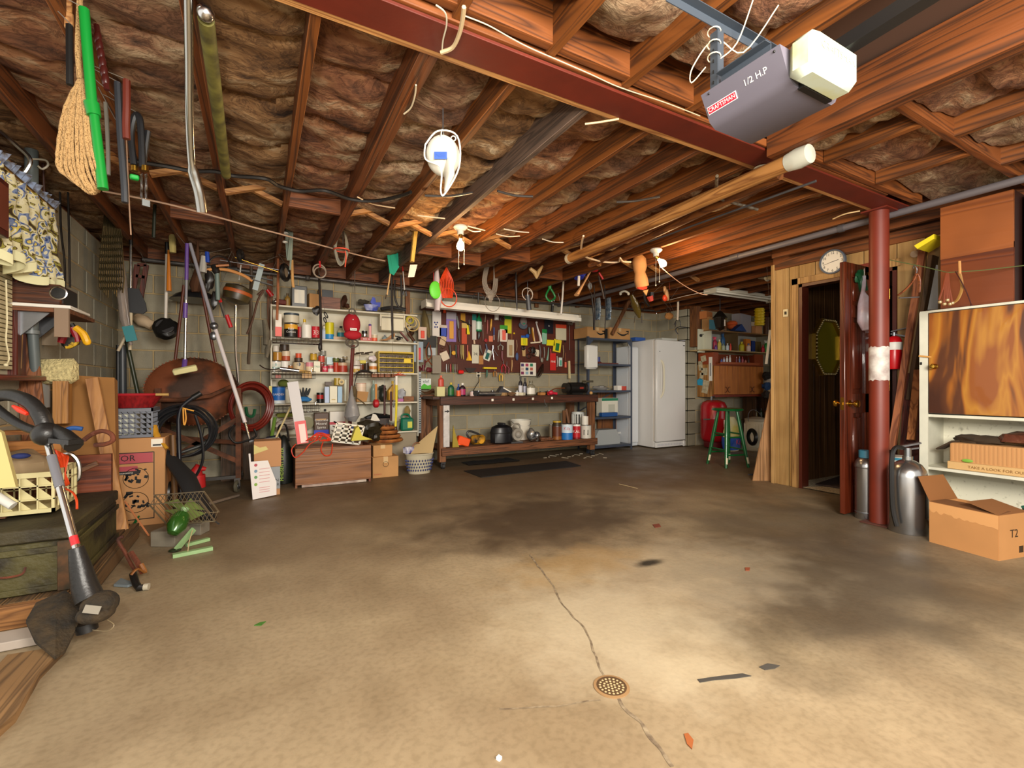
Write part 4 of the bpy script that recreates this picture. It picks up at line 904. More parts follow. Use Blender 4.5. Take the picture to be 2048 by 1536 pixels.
def tool(pts,r,m,label,name,cat,Y=None,extra=(),flat=None,n=8):
 """tool whose handle and shaft run through the given pixels; r in metres per point; m list per part"""
 Y=Y or PF-.01;r=[q*1.35 for q in r]if isinstance(r,list)else r*1.3;g=G().tube([P(x,y,Y=Y)for x,y in pts],r,n,flat=flat)
 hk_=G();hook(hk_,P(pts[0][0],pts[0][1],Y=Y)+V((0,.01,0)))
 ps=[part('hook',hk_,STEEL)]
 for nm,q,rr,mm in extra:ps.append(part(nm,G().tube([P(x,y,Y=Y-.004)for x,y in q],rr,n),mm))
 return thing(name,label,cat,(g,m,ps))
def pliers(px,y0,y1,m,label,spread=5,name='pliers',Y=None,jaw=STEEL):
 Y=Y or PF-.01;ym=y0+(y1-y0)*.38;g=G()
 for s in(-1,1):g.tube([P(px+s*.8,ym,Y=Y),P(px+s*spread,ym+(y1-ym)*.35,Y=Y),P(px+s*spread*.8,y1,Y=Y)],[.007,.011,.009],7)
 j=G().tube([P(px,y0,Y=Y),P(px-.6,ym-1,Y=Y),P(px,ym+2,Y=Y)],[.003,.009,.006],7,flat=.6)
 return thing(name,label,'pliers',[part('grip',g,m),part('jaw',j,jaw)])
card(866,625,881,671,c_('DCD4CC'),'white dispenser card with five dark blue dots at the left end of the pegboard',text=None)
g=G()
for dx,dy in((-2.5,-6),(2.5,-6),(0,-2),(-2,3),(2.5,3)):q=P(872+dx,651+dy,Y=PF-.006);g.lathe([(.001,0),(.012,0),(.012,.003),(.001,.003)],q,10,ax=(0,-1,0))
thing('blue_knobs','five dark blue round knobs on the white dispenser card','knobs',(g,c_('20307A')))
g=G().cyl(P(889,618,Y=PF),P(889,626,Y=PF),.018,.026);thing('orange_plug','bright orange rubber plug hung at the top left of the pegboard','plug',(g,c_('F05428')))
card(880,651,893,672,c_('2848B0'),'blue packet below the orange plug',strip=c_('C8B8A8'))
card(894,627,911,681,c_('8A6EB0'),'long purple edged packet holding a yellow handled blade',tool=c_('D8983C'),strip=c_('A8A0A8'))
tool([(914,632),(916,645),(917,657)],[.006,.014,.008],c_('6A6A64'),'grey metal scraper hanging beside the purple edged packet','scraper','scraper')
card(922,627,930,643,c_('C8902C'),'yellow sheath hanging above the red level',name='sheath',cat='sheath')
card(924,648,933,686,c_('C04828'),'long red cardboard sleeve in the middle of the left pegboard',strip=c_('C8A85C'))
card(932,651,939,668,c_('E0D010'),'yellow paper tag beside the red cardboard sleeve')
tool([(922,641),(932,645),(944,652)],[.006,.006,.004],B_,'black bent square bar crossing above the red sleeve','square','square',Y=PF-.03)
card(945,631,952,677,c_('C8C0B8'),'narrow grey card with black marks beside the green bottle pack',strip=c_('1E8078'))
g=bottle(958,12,37,PF-.03,P(958,663,Y=PF-.03).z,c_('12804A'),c_('0E5A34'),'green hanging bottle pack at the top of the left pegboard',lab=c_('C8E0D0'))
tool([(958,664),(958,672),(957,678)],[.014,.018,.008],B_,'black rubber tool bulb below the green bottle pack','blower','blower')
tool([(971,630),(970,644)],.003,c_('D8C8A0'),'thin white rod beside the green bottle pack','rod','rod')
tool([(983,638),(982,651),(981,662)],[.008,.01,.003],c_('E0A018'),'yellow handled screwdriver on the pegboard','screwdriver','screwdriver')
tool([(988,655),(988,670)],[.01,.01],c_('1E2E6A'),'navy handled chisel below the white cap','chisel','chisel',extra=(('blade',[(988,670),(988,680)],.005,STEEL),))
can(993,9,10,PF-.03,P(993,641,Y=PF).z,[(1,W_)],'small white cup hooked high on the left pegboard','cup','cup',lid=W_)
g=G().ring(P(1005,638,Y=PF-.01),.035,.006,(0,-1,0),20,6);thing('wire_coil','grey coil of wire hanging beside the white cup','coil',(g,c_('4A4440')))
card(1010,631,1022,665,c_('C8C424'),'yellow packet framed in white at the edge of the left pegboard',strip=c_('2A8A34'))
card(1001,652,1014,682,c_('E0D0C0'),'packet with a green header and red base under the white framed one',strip=c_('3E9A34'),tool=c_('E86858'))
card(978,672,985,683,c_('D87858'),'small coral packet beside the navy chisel')
g=G().lathe([(.001,0),(.026,0),(.026,.02),(.012,.022),(.012,.024),(.001,.024)],P(971,681,Y=PF),16,ax=(0,-1,0));thing('tape_measure','round red tape measure on the left pegboard','tape measure',(g,c_('A01C24')))
card(848,672,871,694,c_('141414'),'black square mirror with rounded white edge at the left end',name='hand_mirror',cat='mirror',Y=6.05)
boxi(864,15,19,6.08,P(864,711,Y=6.08).z,.02,c_('A8B0B4'),'grey blister pack hanging under the black square mirror','blister_pack','packet',flap=False)
g=G().tube(cr([P(880,676,Y=PF),P(890,682,Y=PF-.02),P(896,690,Y=PF),P(898,700,Y=PF)]),.003,5).ring(P(887,692,Y=PF),.03,.005,(0,-1,.2)).ring(P(884,700,Y=PF),.026,.004,(.2,-1,0));thing('wire_tangle','tangle of brown wire loops on the lower left pegboard','wire',(g,c_('5A3820')))
card(881,673,891,690,c_('C8AC88'),'cream trowel shaped tag above the wire tangle',rot=.3)
card(883,704,896,720,c_('D8C8B0'),'tilted cream paper tag hanging from the wire tangle',rot=-.45)
g=G().lathe([(.001,0),(.03,0),(.03,.012),(.001,.012)],P(907,706,Y=PF),16,ax=(0,-1,0));thing('yellow_disc','yellow round disc on the lower left pegboard','disc',(g,c_('E0A828')))
g=G().prism([(0,0),(.09,.0),(.04,.14)],P(932,721,Y=PF),EX,EZ,.012);thing('yellow_square','bright yellow triangular speed square','square',(g,c_('E8B010')))
for i,(x,m_,t)in enumerate(((912,'1E3A30','dark green handled'),(916,'6A1424','maroon handled'),(922,'8A7A3C','olive handled'),(926,'B8A04C','gold handled'),(935,'A84428','red brown handled'))):
 tool([(x,690),(x,705+i),(x+1,716+i)],[.008,.009,.003],c_(m_),t+' driver in the row beside the yellow square','screwdriver','screwdriver')
card(945,691,957,725,c_('D0CCB8'),'long cream instruction card on the left pegboard',text='24|',tcol=B_)
card(958,712,966,728,c_('B07840'),'small tan pouch beside the cream instruction card')
card(969,700,981,720,c_('D8D8C8'),'teal and white tilted packet on the left pegboard',rot=.35,tool=c_('0E5A54'))
g=G().cyl(P(986,691,Y=PF-.02),P(986,698,Y=PF-.02),.016).tube([P(986,697,Y=PF-.02),P(979,715,Y=PF-.02)],.004).tube([P(986,697,Y=PF-.02),P(996,712,Y=PF-.02)],.004).tube([P(985,697,Y=PF-.02),P(988,720,Y=PF-.02)],.008);thing('chrome_puller','chrome three legged puller hanging on the pegboard','puller',(g,CHROME))
pliers(1001,683,700,c_('8A8478'),'small grey pliers near the centre batten')
for i,(x,c)in enumerate(((893,'B8BCC0'),(897,'4A3A30'),(901,'B82C20'),(906,'5A8A4A'),(910,'8A8A84'),(914,'6A4A30'))):
 tool([(x,728),(x,737),(x+.5,746)],[.004,.007,.002],mat(c,.4),('silver','dark brown','red','leaf green','grey','tan brown')[i]+' driver in the low row above the bench','screwdriver','screwdriver')
g=G().box(P(922,744,Y=PF-.03),(.08,.04,.05),.1,0,.01);thing('red_staple_gun','bright red square tool body hanging low over the bench','tool',(g,c_('E01C18')))
g=G().prism([(-.09,.03),(.09,.03),(.05,-.02),(0,-.04),(-.05,-.02)],P(941,740,Y=PF),EX,EZ,.01);thing('black_rack','dark magnetic holder below the yellow square','holder',(g,c_('2C2420')))
a=P(967,734,Y=PF-.04);b=P(993,737,Y=PF-.04)
thing('yellow_rack','yellow plastic tool rack below the pegboard with tools in it','rack',(G().bb((a.x,PF-.06,b.z-.01),(b.x,PF,a.z),0,.004),c_('D8BC28')))
tool([(974,740),(974,748),(973,755)],[.008,.012,.006],c_('1E5A44'),'dark green handle hanging from the yellow rack','screwdriver','screwdriver',Y=PF-.03)
pliers(990,736,753,c_('A8702C'),'brown gripped pliers hanging from the yellow rack',3)
pliers(1002,738,762,c_('D8A82C'),'yellow gripped pliers hanging right of the yellow rack',3)
pliers(1007,718,745,c_('B01824'),'red gripped long nose pliers near the centre batten',4)
pliers(1014,722,747,c_('7A2028'),'maroon gripped pliers next to the red pair',4)
g=G().ball(P(1047,643,Y=PF-.03),(.06,.045,.075),14);g2=G().lathe([(.001,.0),(.075,.0),(.07,.012),(.001,.014)],P(1046,651,Y=PF-.035),18,ax=(0,-1,.25),sy=.8)
thing('ball_cap','faded blue grey ball cap hanging on the pegboard','cap',[part('crown',g,c_('8C7C74',.9)),part('brim',g2,c_('4E5A66',.9)),part('badge',G().ball(P(1048,647,Y=PF-.09),(.024,.008,.013)),c_('3A8A6C'))])
g=G().prism([(-.012,-.008),(.014,-.01),(.012,.01),(0,.016),(-.014,.008)],P(1028,667,Y=PF),EX,EZ,.006);thing('yellow_star','tiny yellow sticker on the right pegboard','sticker',(g,YEL))
g=G().ball(P(1073,645,Y=PF-.02),(.02,.02,.022)).tube([P(1073,648,Y=PF-.02),P(1076,660,Y=PF-.02),P(1080,672,Y=PF-.02),P(1082,684,Y=PF-.02)],[.014,.02,.03,.034],9,flat=.6);thing('bottle_brush','white sculpted plastic bottle with a red base on the pegboard','bottle',(g,mat('DAD0C8',.4)))
tool([(1064,655),(1066,668),(1068,682)],[.008,.02,.012],c_('C8902C'),'yellow leather sheath beside the white sculpted bottle','sheath','sheath',flat=.5)
card(1090,637,1105,666,c_('141420'),'large black card with a round white spot near the top right',text='o',tcol=W_)
card(1113,650,1131,679,c_('C8C0A4'),'cream hanging card with a red header on the right pegboard',strip=c_('C84424'))
card(1085,660,1093,687,c_('8ABAA0'),'mint green packet with a dark green header',strip=c_('0E7A34'))
card(1094,680,1108,691,c_('E8D810'),'folded yellow note at the middle of the right pegboard')
card(1108,680,1121,703,c_('E0CC28'),'yellow card with a dark green blot',tool=c_('1E6A34'),rot=.15)
card(1043,672,1054,690,c_('E8D024'),'yellow and blue packet below the blue grey cap',strip=c_('1E50A8'),tool=c_('C8C81C'))
g=G().ball(P(1055,672,Y=PF-.03),(.035,.02,.03),10,k=.4);thing('blue_rag','blue cloth tucked behind the yellow and blue packet','cloth',(g,c_('1E58B0',.8)))
g=G().beam(P(1061,686,Y=PF-.02),P(1081,684,Y=PF-.02),.012,.02).tube([P(1066,655,Y=PF-.02),P(1070,685,Y=PF-.02)],.006);thing('cream_square','cream handled bar crossing the right pegboard','bar',(g,c_('E0D0B4')))
card(1015,681,1027,713,c_('C4B8A0'),'cream tray packet on the centre batten',tool=c_('A88A64'))
g=G().prism([(-.02,-.05),(.03,-.05),(.03,.06),(-.03,.06)],P(1047,706,Y=PF),EX,EZ,.01);thing('tan_pouch','tan leather pouch on the right pegboard','pouch',(g,c_('BC9A68',.8)))
g=G().ball(P(1034,713,Y=PF-.03),(.025,.02,.06),10);thing('blue_sleeve','steel blue cloth sleeve hanging beside the tan pouch','sleeve',(g,c_('4A5A84',.8)))
g=G().ring(P(1047,696,Y=PF-.02),.026,.009,(0,-1,0),18,7);thing('black_ring','black ring hanging above the tan pouch','ring',(g,B_))
g=G().ring(P(1062,700,Y=PF-.01),.04,.006,(0,-1,.1),18).ring(P(1068,706,Y=PF-.02),.045,.005,(.2,-1,0),18).ring(P(1058,712,Y=PF-.02),.035,.005,(-.2,-1,0),18).ball(P(1066,700,Y=PF-.03),(.04,.02,.05),10,k=.5);thing('black_cable','tangled black cable bundle in the middle of the right pegboard','cable',(g,c_('1A1410')))
card(1071,700,1078,712,c_('DCD0B8'),'white tag hanging in the black cable bundle',rot=.2)
tool([(1097,695),(1096,710),(1094,721)],[.006,.014,.022],c_('8CB8A4'),'mint green putty knife widening downward','putty_knife','knife',flat=.4)
card(1101,708,1111,739,c_('C82420'),'red blade card with white print hanging low on the right pegboard',text='FINE',tcol=W_)
tool([(1101,698),(1102,710)],[.008,.004],c_('B82430'),'red pencil shaped punch above the red blade card','punch','punch')
card(1118,716,1124,732,c_('C8D4CC'),'small mint and white tag right of the red blade card',tool=c_('4AA088'))
tool([(1131,705),(1131,722)],.002,c_('B86A34'),'thin orange handled spoon stem','ladle','spoon',extra=(('bowl',[(1131,724),(1131,735)],[.018,.02],c_('D8543C')),))
tool([(1139,651),(1139,700)],.0018,c_('A8A8A0'),'long thin steel rod with a grey puff hung near the edge','rod','rod',extra=(('tuft',[(1134,646),(1144,648)],[.02,.025],c_('6A625A')),))
g=G().beam(P(1138,722,Y=6.14),P(1139,757,Y=6.12),.035,.02,EX);thing('cream_stick','cream painted stick leaning at the right end of the pegboard','stick',(g,c_('E0D0A0')))
g=G().prism([(-.01,-.01),(.012,-.014),(.02,.01),(.004,.02)],P(1129,683,Y=PF),EX,EZ,.012);thing('black_clip','black clip on the cream hanging card','clip',(g,B_))
a=P(1041,725,Y=PF-.02);b=P(1072,752,Y=PF-.02)
ps=[part('backing',G().bb((a.x,PF-.02,b.z),(b.x,PF-.014,a.z)),PAPER)]
for i in range(9):
 q=P(1045+(i%3)*9,730+(i//3)*8,Y=PF-.024);ps.append(part('picture',G().box(q,(.05,.003,.045)),c_(['4A3A6A','A83C5C','2A7A5A','C8A8A0','1E3C5A','B8604C','7A2C54','8AA8B8','3A2C3C'][i])))
thing('photo_board','small board of coloured snapshots hanging low on the pegboard','pictures',ps)
g=G().tube([P(1086,728,Y=PF-.03),P(1082,742,Y=PF-.05),P(1076,753,Y=PF-.05)],[.015,.05,.035],12,flat=.6);thing('dark_pouch','glossy dark brown pouch hanging below the right pegboard','pouch',(g,c_('2A1A14',.25)))
g=G().ball(P(1084,720,Y=PF-.02),(.025,.015,.04),10);thing('glass_gourd','grey glassy bulb hanging above the dark brown pouch','bulb',(g,c_('8A8478',.2)))
g=G().bb(P(839,612,Y=6.2),P(878,622,Y=6.14));thing('header_board','dark brown board above the gap between shelves and pegboard','board',(g,DWOOD))
g=G().tube([P(848,620,Y=6.1),P(850,640,Y=6.1),P(852,660,Y=6.1),P(856,676,Y=6.1)],[.03,.09,.1,.06],12,flat=.5);thing('brown_bag','semi clear brown plastic bag hanging left of the pegboard','bag',(g,mat('7A6A44',.4,var=.3,sc=12)))
card(838,655,852,678,c_('C8B0A0'),'packet with red print hanging in front of the brown bag',tool=c_('D84830'),Y=6.0)
card(829,685,845,722,c_('8A9AA8'),'steel blue plastic pack with a red ribbon near the yellow cabinet',tool=c_('C83A40'),Y=6.0)
card(866,712,881,745,c_('8A8070'),'grey mesh strip hanging beside the bench end',Y=6.1)
g=G().ring(P(825,648,Y=5.92),.09,.008,(0,-1,0),26,8).ring(P(824,645,Y=5.93),.06,.007,(.1,-1,.1),22,7);thing('hose_coil','cream rubber hose coiled and hung at the end of the shelves','hose',(g,[c_('C8AC6C')]))
g=G().ring(P(820,640,Y=5.9),.045,.009,(0,-1,.2),20,7);thing('yellow_coil','small yellow coil inside the cream hose coil','coil',(g,c_('B8A81C')))
g=G().tube(cr([P(858,685,Y=6.02),P(852,700,Y=6.02),P(855,718,Y=6.0),P(864,730,Y=6.02)]),.008).tube(cr([P(860,690,Y=6.05),P(863,712,Y=6.0),P(850,726,Y=6.02)]),.008);thing('brown_leads','brown leather leads hanging under the black square mirror','leads',(g,c_('7A3A1C')))
g=G().cyl(P(847,730,Y=6.0),P(846,742,Y=6.0),.02).tube([P(850,720,Y=6.0),P(849,735,Y=6.0)],.012).ball(P(838,738,Y=6.0),.035,k=.4).ball(P(858,740,Y=6.0),(.04,.03,.035),k=.4);thing('clamp_cluster','cluster of dark red clamps at the corner of the shelves','clamps',(g,c_('5A141C')))
a=P(841,757,Y=6.1);b=P(862,778,Y=6.1)
thing('picture_tin','white card with a green grass picture beside the bench end','picture',[part('panel',G().bb((a.x,6.1,b.z),(b.x,6.106,a.z)),c_('D8E0DC')),part('grass',G().prism([(0,0),(b.x-a.x,0),(b.x-a.x,.06),(.1,.045),(.05,.075),(0,.03)],V((a.x,6.098,b.z)),EX,EZ,.002),c_('4CB82C')),part('lettering',G().text('elef',V(((a.x+b.x)/2,6.097,a.z-.04)),EX,UP,.06),c_('3A5048'))])
g=G()
for i in range(6):g.tube(cr([P(842+i*3,782+i,Y=6.08),P(856+i*2,788-i*2,Y=6.0),P(872,780+i*3,Y=6.08)]),.006,5)
thing('dry_twigs','bundle of dry twigs between the shelves and the bench','twigs',(g,c_('5A3A24')))
g=G().bb(P(841,790,Y=5.9),P(876,793,Y=6.1));thing('corner_board','thin board bridging the shelves and bench end','board',(g,BWOOD))
for x,t in((815,'brown stud rising behind the end of the shelves'),(1073,'brown stud rising above the middle of the tube light'),(1155,'brown stud at the right end of the tube light'),(540,'reddish stud rising behind the left end of the shelves')):
 y1=640 if x==815 else 660
 thing('wall_stud',t,'stud',(G().beam(P(x,615 if x>1000 else y1,Y=6.2),V((P(x,770,Y=6.2).x,6.2,2.36)),.06,.04,EY),BWOODZ))
# ==== TUBE LIGHT over the pegboard
ty=5.62;a=P(848,603,Y=ty);b=P(1153,634,Y=ty)
z0=a.z;z1=b.z
def bar(g,p,q,w,t,mi=0,bev=0):return g.beam(p,q,w,t,UP,mi,bev)
g=bar(G(),a,b,.12,.05,bev=.006);rf=bar(G(),a+V((0,-.03,-.035)),b+V((0,-.03,-.035)),.16,.008)
rf.beam(a+V((0,-.115,-.055)),b+V((0,-.115,-.055)),.008,.05)
g3=G().cyl(a+V((.03,.02,-.06)),b+V((-.03,.02,-.06)),.016,n=12)
en=G().box(a+V((.0,0,-.03)),(.012,.2,.09),None).box(b+V((0,0,-.03)),(.012,.2,.09),None)
ch=G()
for t in(.1,.9):
 q=a.lerp(b,t);ch.tube([q+UP*.02,V((min(JX,key=lambda w:abs(w-q.x)),q.y,2.387))],.003,4)
thing('tube_light','long white fluorescent fitting hung over the workbench','ceiling light',[part('housing',g,c_('DCD6C8')),part('reflector',rf,c_('E4DED0')),part('tube',g3,W_),part('end_cap',en,c_('D0CABC')),part('hanger',ch,STEEL)])
ty=4.35;a=P(1420,577,Y=ty);b=P(1545,595,Y=ty);g=bar(G(),a,b,.12,.05,bev=.006)
thing('shop_light','second white fluorescent fitting, hung in front of the wall cabinet shelves','ceiling light',[part('housing',g,c_('D8D2C0')),part('tube',G().cyl(a+V((.03,-.06,-.045)),b+V((-.03,-.06,-.045)),.017,n=12).cyl(a+V((.03,.06,-.045)),b+V((-.03,.06,-.045)),.017,n=12),c_('E8E2D0',.3)),part('end_cap',G().box(a+V((0,0,-.03)),(.012,.2,.09)).box(b+V((0,0,-.03)),(.012,.2,.09)),c_('B0AA98')),part('hanger',G().tube([a+V((.1,0,.02)),V((a.x+.1,ty,2.4))],.002,4).tube([a+V((.1,0,.02)),V((a.x+.16,ty,2.4))],.002,4),STEEL),part('socket_adapter',G().cyl(P(1455,578,Y=4.35),P(1456,563,Y=4.35),.024).ball(P(1456,560,Y=4.35),.03),c_('A8A8A0'))])
for pts,r,c,lb,nm in(([(938,640),(939,652),(940,664)],.009,'3A2A22','dark flat file beside the yellow tag under the square','file'),([(948,680),(949,688)],.010,'C8A888','short tan brush stub above the cream instruction card','brush'),([(965,650),(966,668),(966,682)],.007,'5A3A2A','brown awl handle right of the green bottle pack','awl'),([(975,640),(975,655),(974,668)],.008,'8A2A1C','brick red driver beside the yellow handled screwdriver','screwdriver'),([(998,660),(997,672),(996,684)],.006,'9A9890','slim steel rule hanging left of the green headed packet','ruler'),([(960,690),(962,700),(965,708)],.012,'4A3A30','dark brown tool roll right of the cream instruction card','roll'),([(972,688),(974,698),(972,706)],.010,'2A3A5A','dark blue grip above the teal and white tilted packet','grip'),([(1004,702),(1004,714),(1005,722)],.011,'6A1E24','wine red clamp handle above the red nose pliers','clamp'),([(1033,680),(1034,692),(1033,702)],.006,'8A5A34','thin brown rod beside the yellow and blue packet','rod'),([(1079,690),(1081,704),(1080,718)],.012,'3A2018','dark maroon pouch flap right of the black cable bundle','pouch'),([(1088,694),(1089,706),(1088,716)],.008,'6A6258','grey brown spanner left of the mint putty knife','spanner'),([(1114,712),(1115,724),(1114,734)],.005,'B8B4AC','thin pale rod right of the red blade card','rod'),([(1126,690),(1127,704),(1126,716)],.006,'8A6A3C','tan thin dowel under the cream hanging card','dowel'),([(900,690),(901,704),(900,716)],.010,'2A241E','black iron clamp beside the wire tangle','clamp'),([(918,660),(918,672),(919,684)],.009,'3A1A12','dark red brown handle left of the red cardboard sleeve','handle'),([(1024,720),(1024,732),(1023,742)],.008,'A87A3C','ochre handle hanging low on the centre batten','handle'),([(1058,655),(1059,668)],.016,'1E2A24','dark green bundle right of the blue cloth','bundle')):
 tool(pts,[r,r*1.2,r*.6][:len(pts)],c_(c),lb,nm if nm!='file' else 'flat_file',nm)
# ==== RIGHT HALF
MX0,MX1,MY0,MY1=4.46,5.37,5.72,6.15
BG=mat('4C5464',.45,.4,var=.15)
ps=[]
for x in(MX0,MX1):
 for y in(MY0,MY1):
  sx=1 if x==MX0 else-1;sy=1 if y==MY0 else-1
  if x==MX0 and y==MY1:x=MX0+.13
  ps.append(part('post',G().bb((x,y,0),(x+sx*.035,y+sy*.003,1.80)).bb((x,y,0),(x+sx*.003,y+sy*.035,1.80)),BG))
for z in(1.785,1.385,.965,.545,.09):
 ps.append(part('shelf',G().bb((MX0+.004,MY0+.004,z-.002),(MX1-.004,MY1-.004,z)).bb((MX0+.004,MY0+.003,z-.032),(MX1-.004,MY0+.006,z)).bb((MX1-.007,MY0+.004,z-.032),(MX1-.004,MY1-.004,z)),BG))
ps.append(part('cross_brace',G().beam((MX0+.03,MY1-.0,.57),(MX1-.03,MY1,.93),.003,.02).beam((MX0+.03,MY1+.004,.93),(MX1-.03,MY1+.004,.57),.003,.02),BG))
ps.append(part('gusset',G().prism([(0,0),(.08,0),(0,-.08)],(MX0+.035,MY0+.002,1.75),EX,EZ,.002).prism([(0,0),(-.08,0),(0,-.08)],(MX1-.035,MY0+.002,1.75),EX,EZ,.002),BG))
thing('metal_shelf','blue grey steel shelf unit between the workbench and the white freezer','shelves',ps)
def carton(x0,x1,y0,y1,z,h,label,m=CARD,extra=(),tape=True,name='carton'):
 g=G().bb((x0,y0,z),(x1,y1,z+h),0,.003);ps=[]
 if tape:ps.append(part('tape',G().bb(((x0+x1)/2-.025,y0-.001,z+h*.7),((x0+x1)/2+.025,y1,z+h+.0012)),c_('C8A878',.3)))
 ps+=list(extra);return thing(name,label,'box',(g,m,ps))
xa=P(1160,660,Y=5.8).x
def smile(x,z,w,y):
 pts=[V((x+w*(t-.5),y,z-.12*w*math.sin(math.pi*t)*1.5))for t in[i/12 for i in range(13)]];vs=[]
 for i,p in enumerate(pts):k=.004+.010*math.sin(math.pi*i/12)**.7;vs+=[p+UP*k,p-UP*k]
 g=G().add(vs,[(2*i+1,2*i+3,2*i+2,2*i)for i in range(12)])
 e=pts[-1];g.prism([(-.05,.03),(.012,.035),(.0,-.03),(-.012,-.025),(-.008,.012),(-.05,.018)],e+V((.0,.0005,0)),EX,EZ,.001);return g
carton(4.5,4.90,5.78,6.13,1.786,.17,'left cardboard box on the steel shelf unit, its printed arrow half hidden by a strap',extra=[part('printed_arrow',smile(4.76,1.88,.16,5.778),B_)])
carton(4.93,5.36,5.76,6.13,1.786,.185,'cardboard box with a printed smile arrow on the steel shelf unit',extra=[part('printed_arrow',smile(5.20,1.90,.24,5.758),B_)])
g=G().bb((4.83,5.74,1.79),(4.87,5.765,1.94));thing('black_strap','short black strap hanging over the smaller cardboard box','strap',(g,B_))
thing('timber_brace','brown diagonal brace from the ceiling to the cardboard boxes','brace',(G().beam(P(1224,669,Y=5.7),P(1260,598,Y=5.7),.05,.03,EY),BWOODZ))
a=P(1170,690,Y=5.68);b=P(1192,737,Y=5.68)
thing('white_dispenser','white rounded plastic box fixed on the front post of the steel shelf unit','dispenser',[part('case',G().bb((a.x,5.62,b.z),(b.x,5.715,a.z),0,.02),c_('D8D8D2')),part('foot',G().bb((a.x+.02,5.65,b.z-.012),(b.x-.02,5.7,b.z),0,.004),c_('C0C0BA'))])
can(1197,7,14,5.9,1.386,[(1,c_('1E2C78'))],'small navy can on the second steel shelf',lid=B_)
g=G().bb((4.75,5.8,1.387),(5.15,6.05,1.405),0,.003).ball((4.82,5.9,1.41),(.05,.05,.02));thing('flat_board','thin brown and red board lying on the second steel shelf','board',(g,c_('6A342A')))
g=G().ball((4.85,5.9,1.0),(.16,.1,.04),12,k=.5);thing('clear_wrap','crumpled clear plastic wrap on the third steel shelf','wrap',(g,mat('A8A8A8',.2,alpha=.6)))
boxi(1240,9,9,5.8,.966,.1,W_,'small white medicine box on the third steel shelf',flap=False)
boxi(1249,8,8,5.78,.966,.08,c_('C84838'),'small red medicine box beside the white one on the third steel shelf',flap=False)
boxi(1220,32,36,5.85,.546,.14,c_('D8D4C4'),'white carton with a green top edge on the lower steel shelf',extra=((0,.42,1.0,.14,c_('1E7A58')),(.1,-.1,.4,.5,c_('B8B8A8'))))
g=G().bb((4.78,5.76,.547),(5.1,5.84,.61),0,.005);thing('blue_tray','blue shallow tray in front of the white carton on the lower steel shelf','tray',(g,c_('1C4C8C')))
thing('plywood_panel','tall brown plywood panel standing behind the steel shelf unit','panel',(G().bb((5.02,6.16,.0),(5.42,6.19,.95)),wood('8A5428','5C3418','z',1)))
g=G().prism([(0,0),(.5,0),(.5,.1),(.42,.24),(.06,.24),(0,.14)],(4.70,6.02,.092),EX,EZ,.2);thing('grey_toolbox','pale grey rounded tool box on the bottom steel shelf','box',(g,c_('A0A4A4')))
thing('white_cabinet','narrow white cabinet standing behind the steel shelf next to the freezer','cabinet',[part('body',G().bb((5.45,5.92,.02),(5.68,6.2,1.70),0,.006),c_('D0D6DC')),part('door',G().bb((5.455,5.9,.08),(5.675,5.918,1.68),0,.005),c_('D8DCE0'))])
g=G().lathe([(.02,0),(.02,.9),(.001,.9)],P(1205,868,Y=6.1),8,ax=(1,0,0));thing('white_pipe','white plastic pipe lying behind the workbench end','pipe',(g,c_('D0D0CC')))
FX0,FX1,FY0,FY1,FZ=5.715,6.40,5.60,6.20,1.80
FW_=mat('DEDCD8',.35,var=.04,sc=2);FG=mat('B8B8C0',.5)
gr=G();
for i in range(22):gr.bb((FX0+.05+i*.027,FY0-.048,.045),(FX0+.062+i*.027,FY0-.044,.075))
hp=cr([V((FX0+.10,FY0-.065,1.46)),V((FX0+.115,FY0-.11,1.38)),V((FX0+.12,FY0-.12,1.15)),V((FX0+.115,FY0-.11,.93)),V((FX0+.09,FY0-.065,.84))])
thing('upright_freezer','tall white upright freezer standing in the corner','freezer',[part('body',G().bb((FX0,FY0-.0,.02),(FX1,FY1,FZ),0,.008),FW_),part('door',G().bb((FX0+.002,FY0-.075,.115),(FX1-.002,FY0-.008,FZ-.004),0,.014),FW_,[part('handle',G().tube(hp,.013,8,flat=1.4),c_('D8D2BC')),part('badge',G().bb((FX1-.07,FY0-.078,FZ-.09),(FX1-.03,FY0-.0755,FZ-.075)),c_('2A2A34')),part('lock',G().cyl((FX0+.07,FY0-.075,1.6),(FX0+.07,FY0-.08,1.6),.008),c_('5A5A5A'))]),part('gasket',G().bb((FX0+.008,FY0-.008,.12),(FX1-.008,FY0,FZ-.01)),c_('B8A890')),part('kick_grille',G().bb((FX0+.01,FY0-.045,.02),(FX1-.01,FY0-.0,.105),0,.004),FW_,[part('louver_row',gr,FG,kind='stuff')]),part('hinge',G().bb((FX1-.06,FY0-.07,FZ),(FX1-.005,FY0+.01,FZ+.01)),FG),part('foot_cover',G().bb((FX1-.06,FY0-.075,.01),(FX1+.0,FY0-.046,.11),0,.01),FW_)])
g=G().bb((6.02,5.7,FZ+.012),(6.38,6.1,FZ+.016)).bb((6.02,5.7,FZ+.012),(6.03,6.1,FZ+.05)).bb((6.02,5.695,FZ+.012),(6.38,5.70,FZ+.05)).bb((6.375,5.7,FZ+.012),(6.385,6.1,FZ+.06));thing('white_tray','white open tray lying on top of the freezer','tray',(g,c_('C8C8C0')))
boxi(1281,20,7,5.90,FZ+.001,.12,c_('2C58A8'),'flat blue box on the left of the freezer top',flap=False)
AX0,AX1,AY0,AY1=6.69,8.04,5.21,5.53
CW=wood('C87A34','A86028','z',.5,.45);CWX=wood('9A5424','6E3414','x',.6,.45)
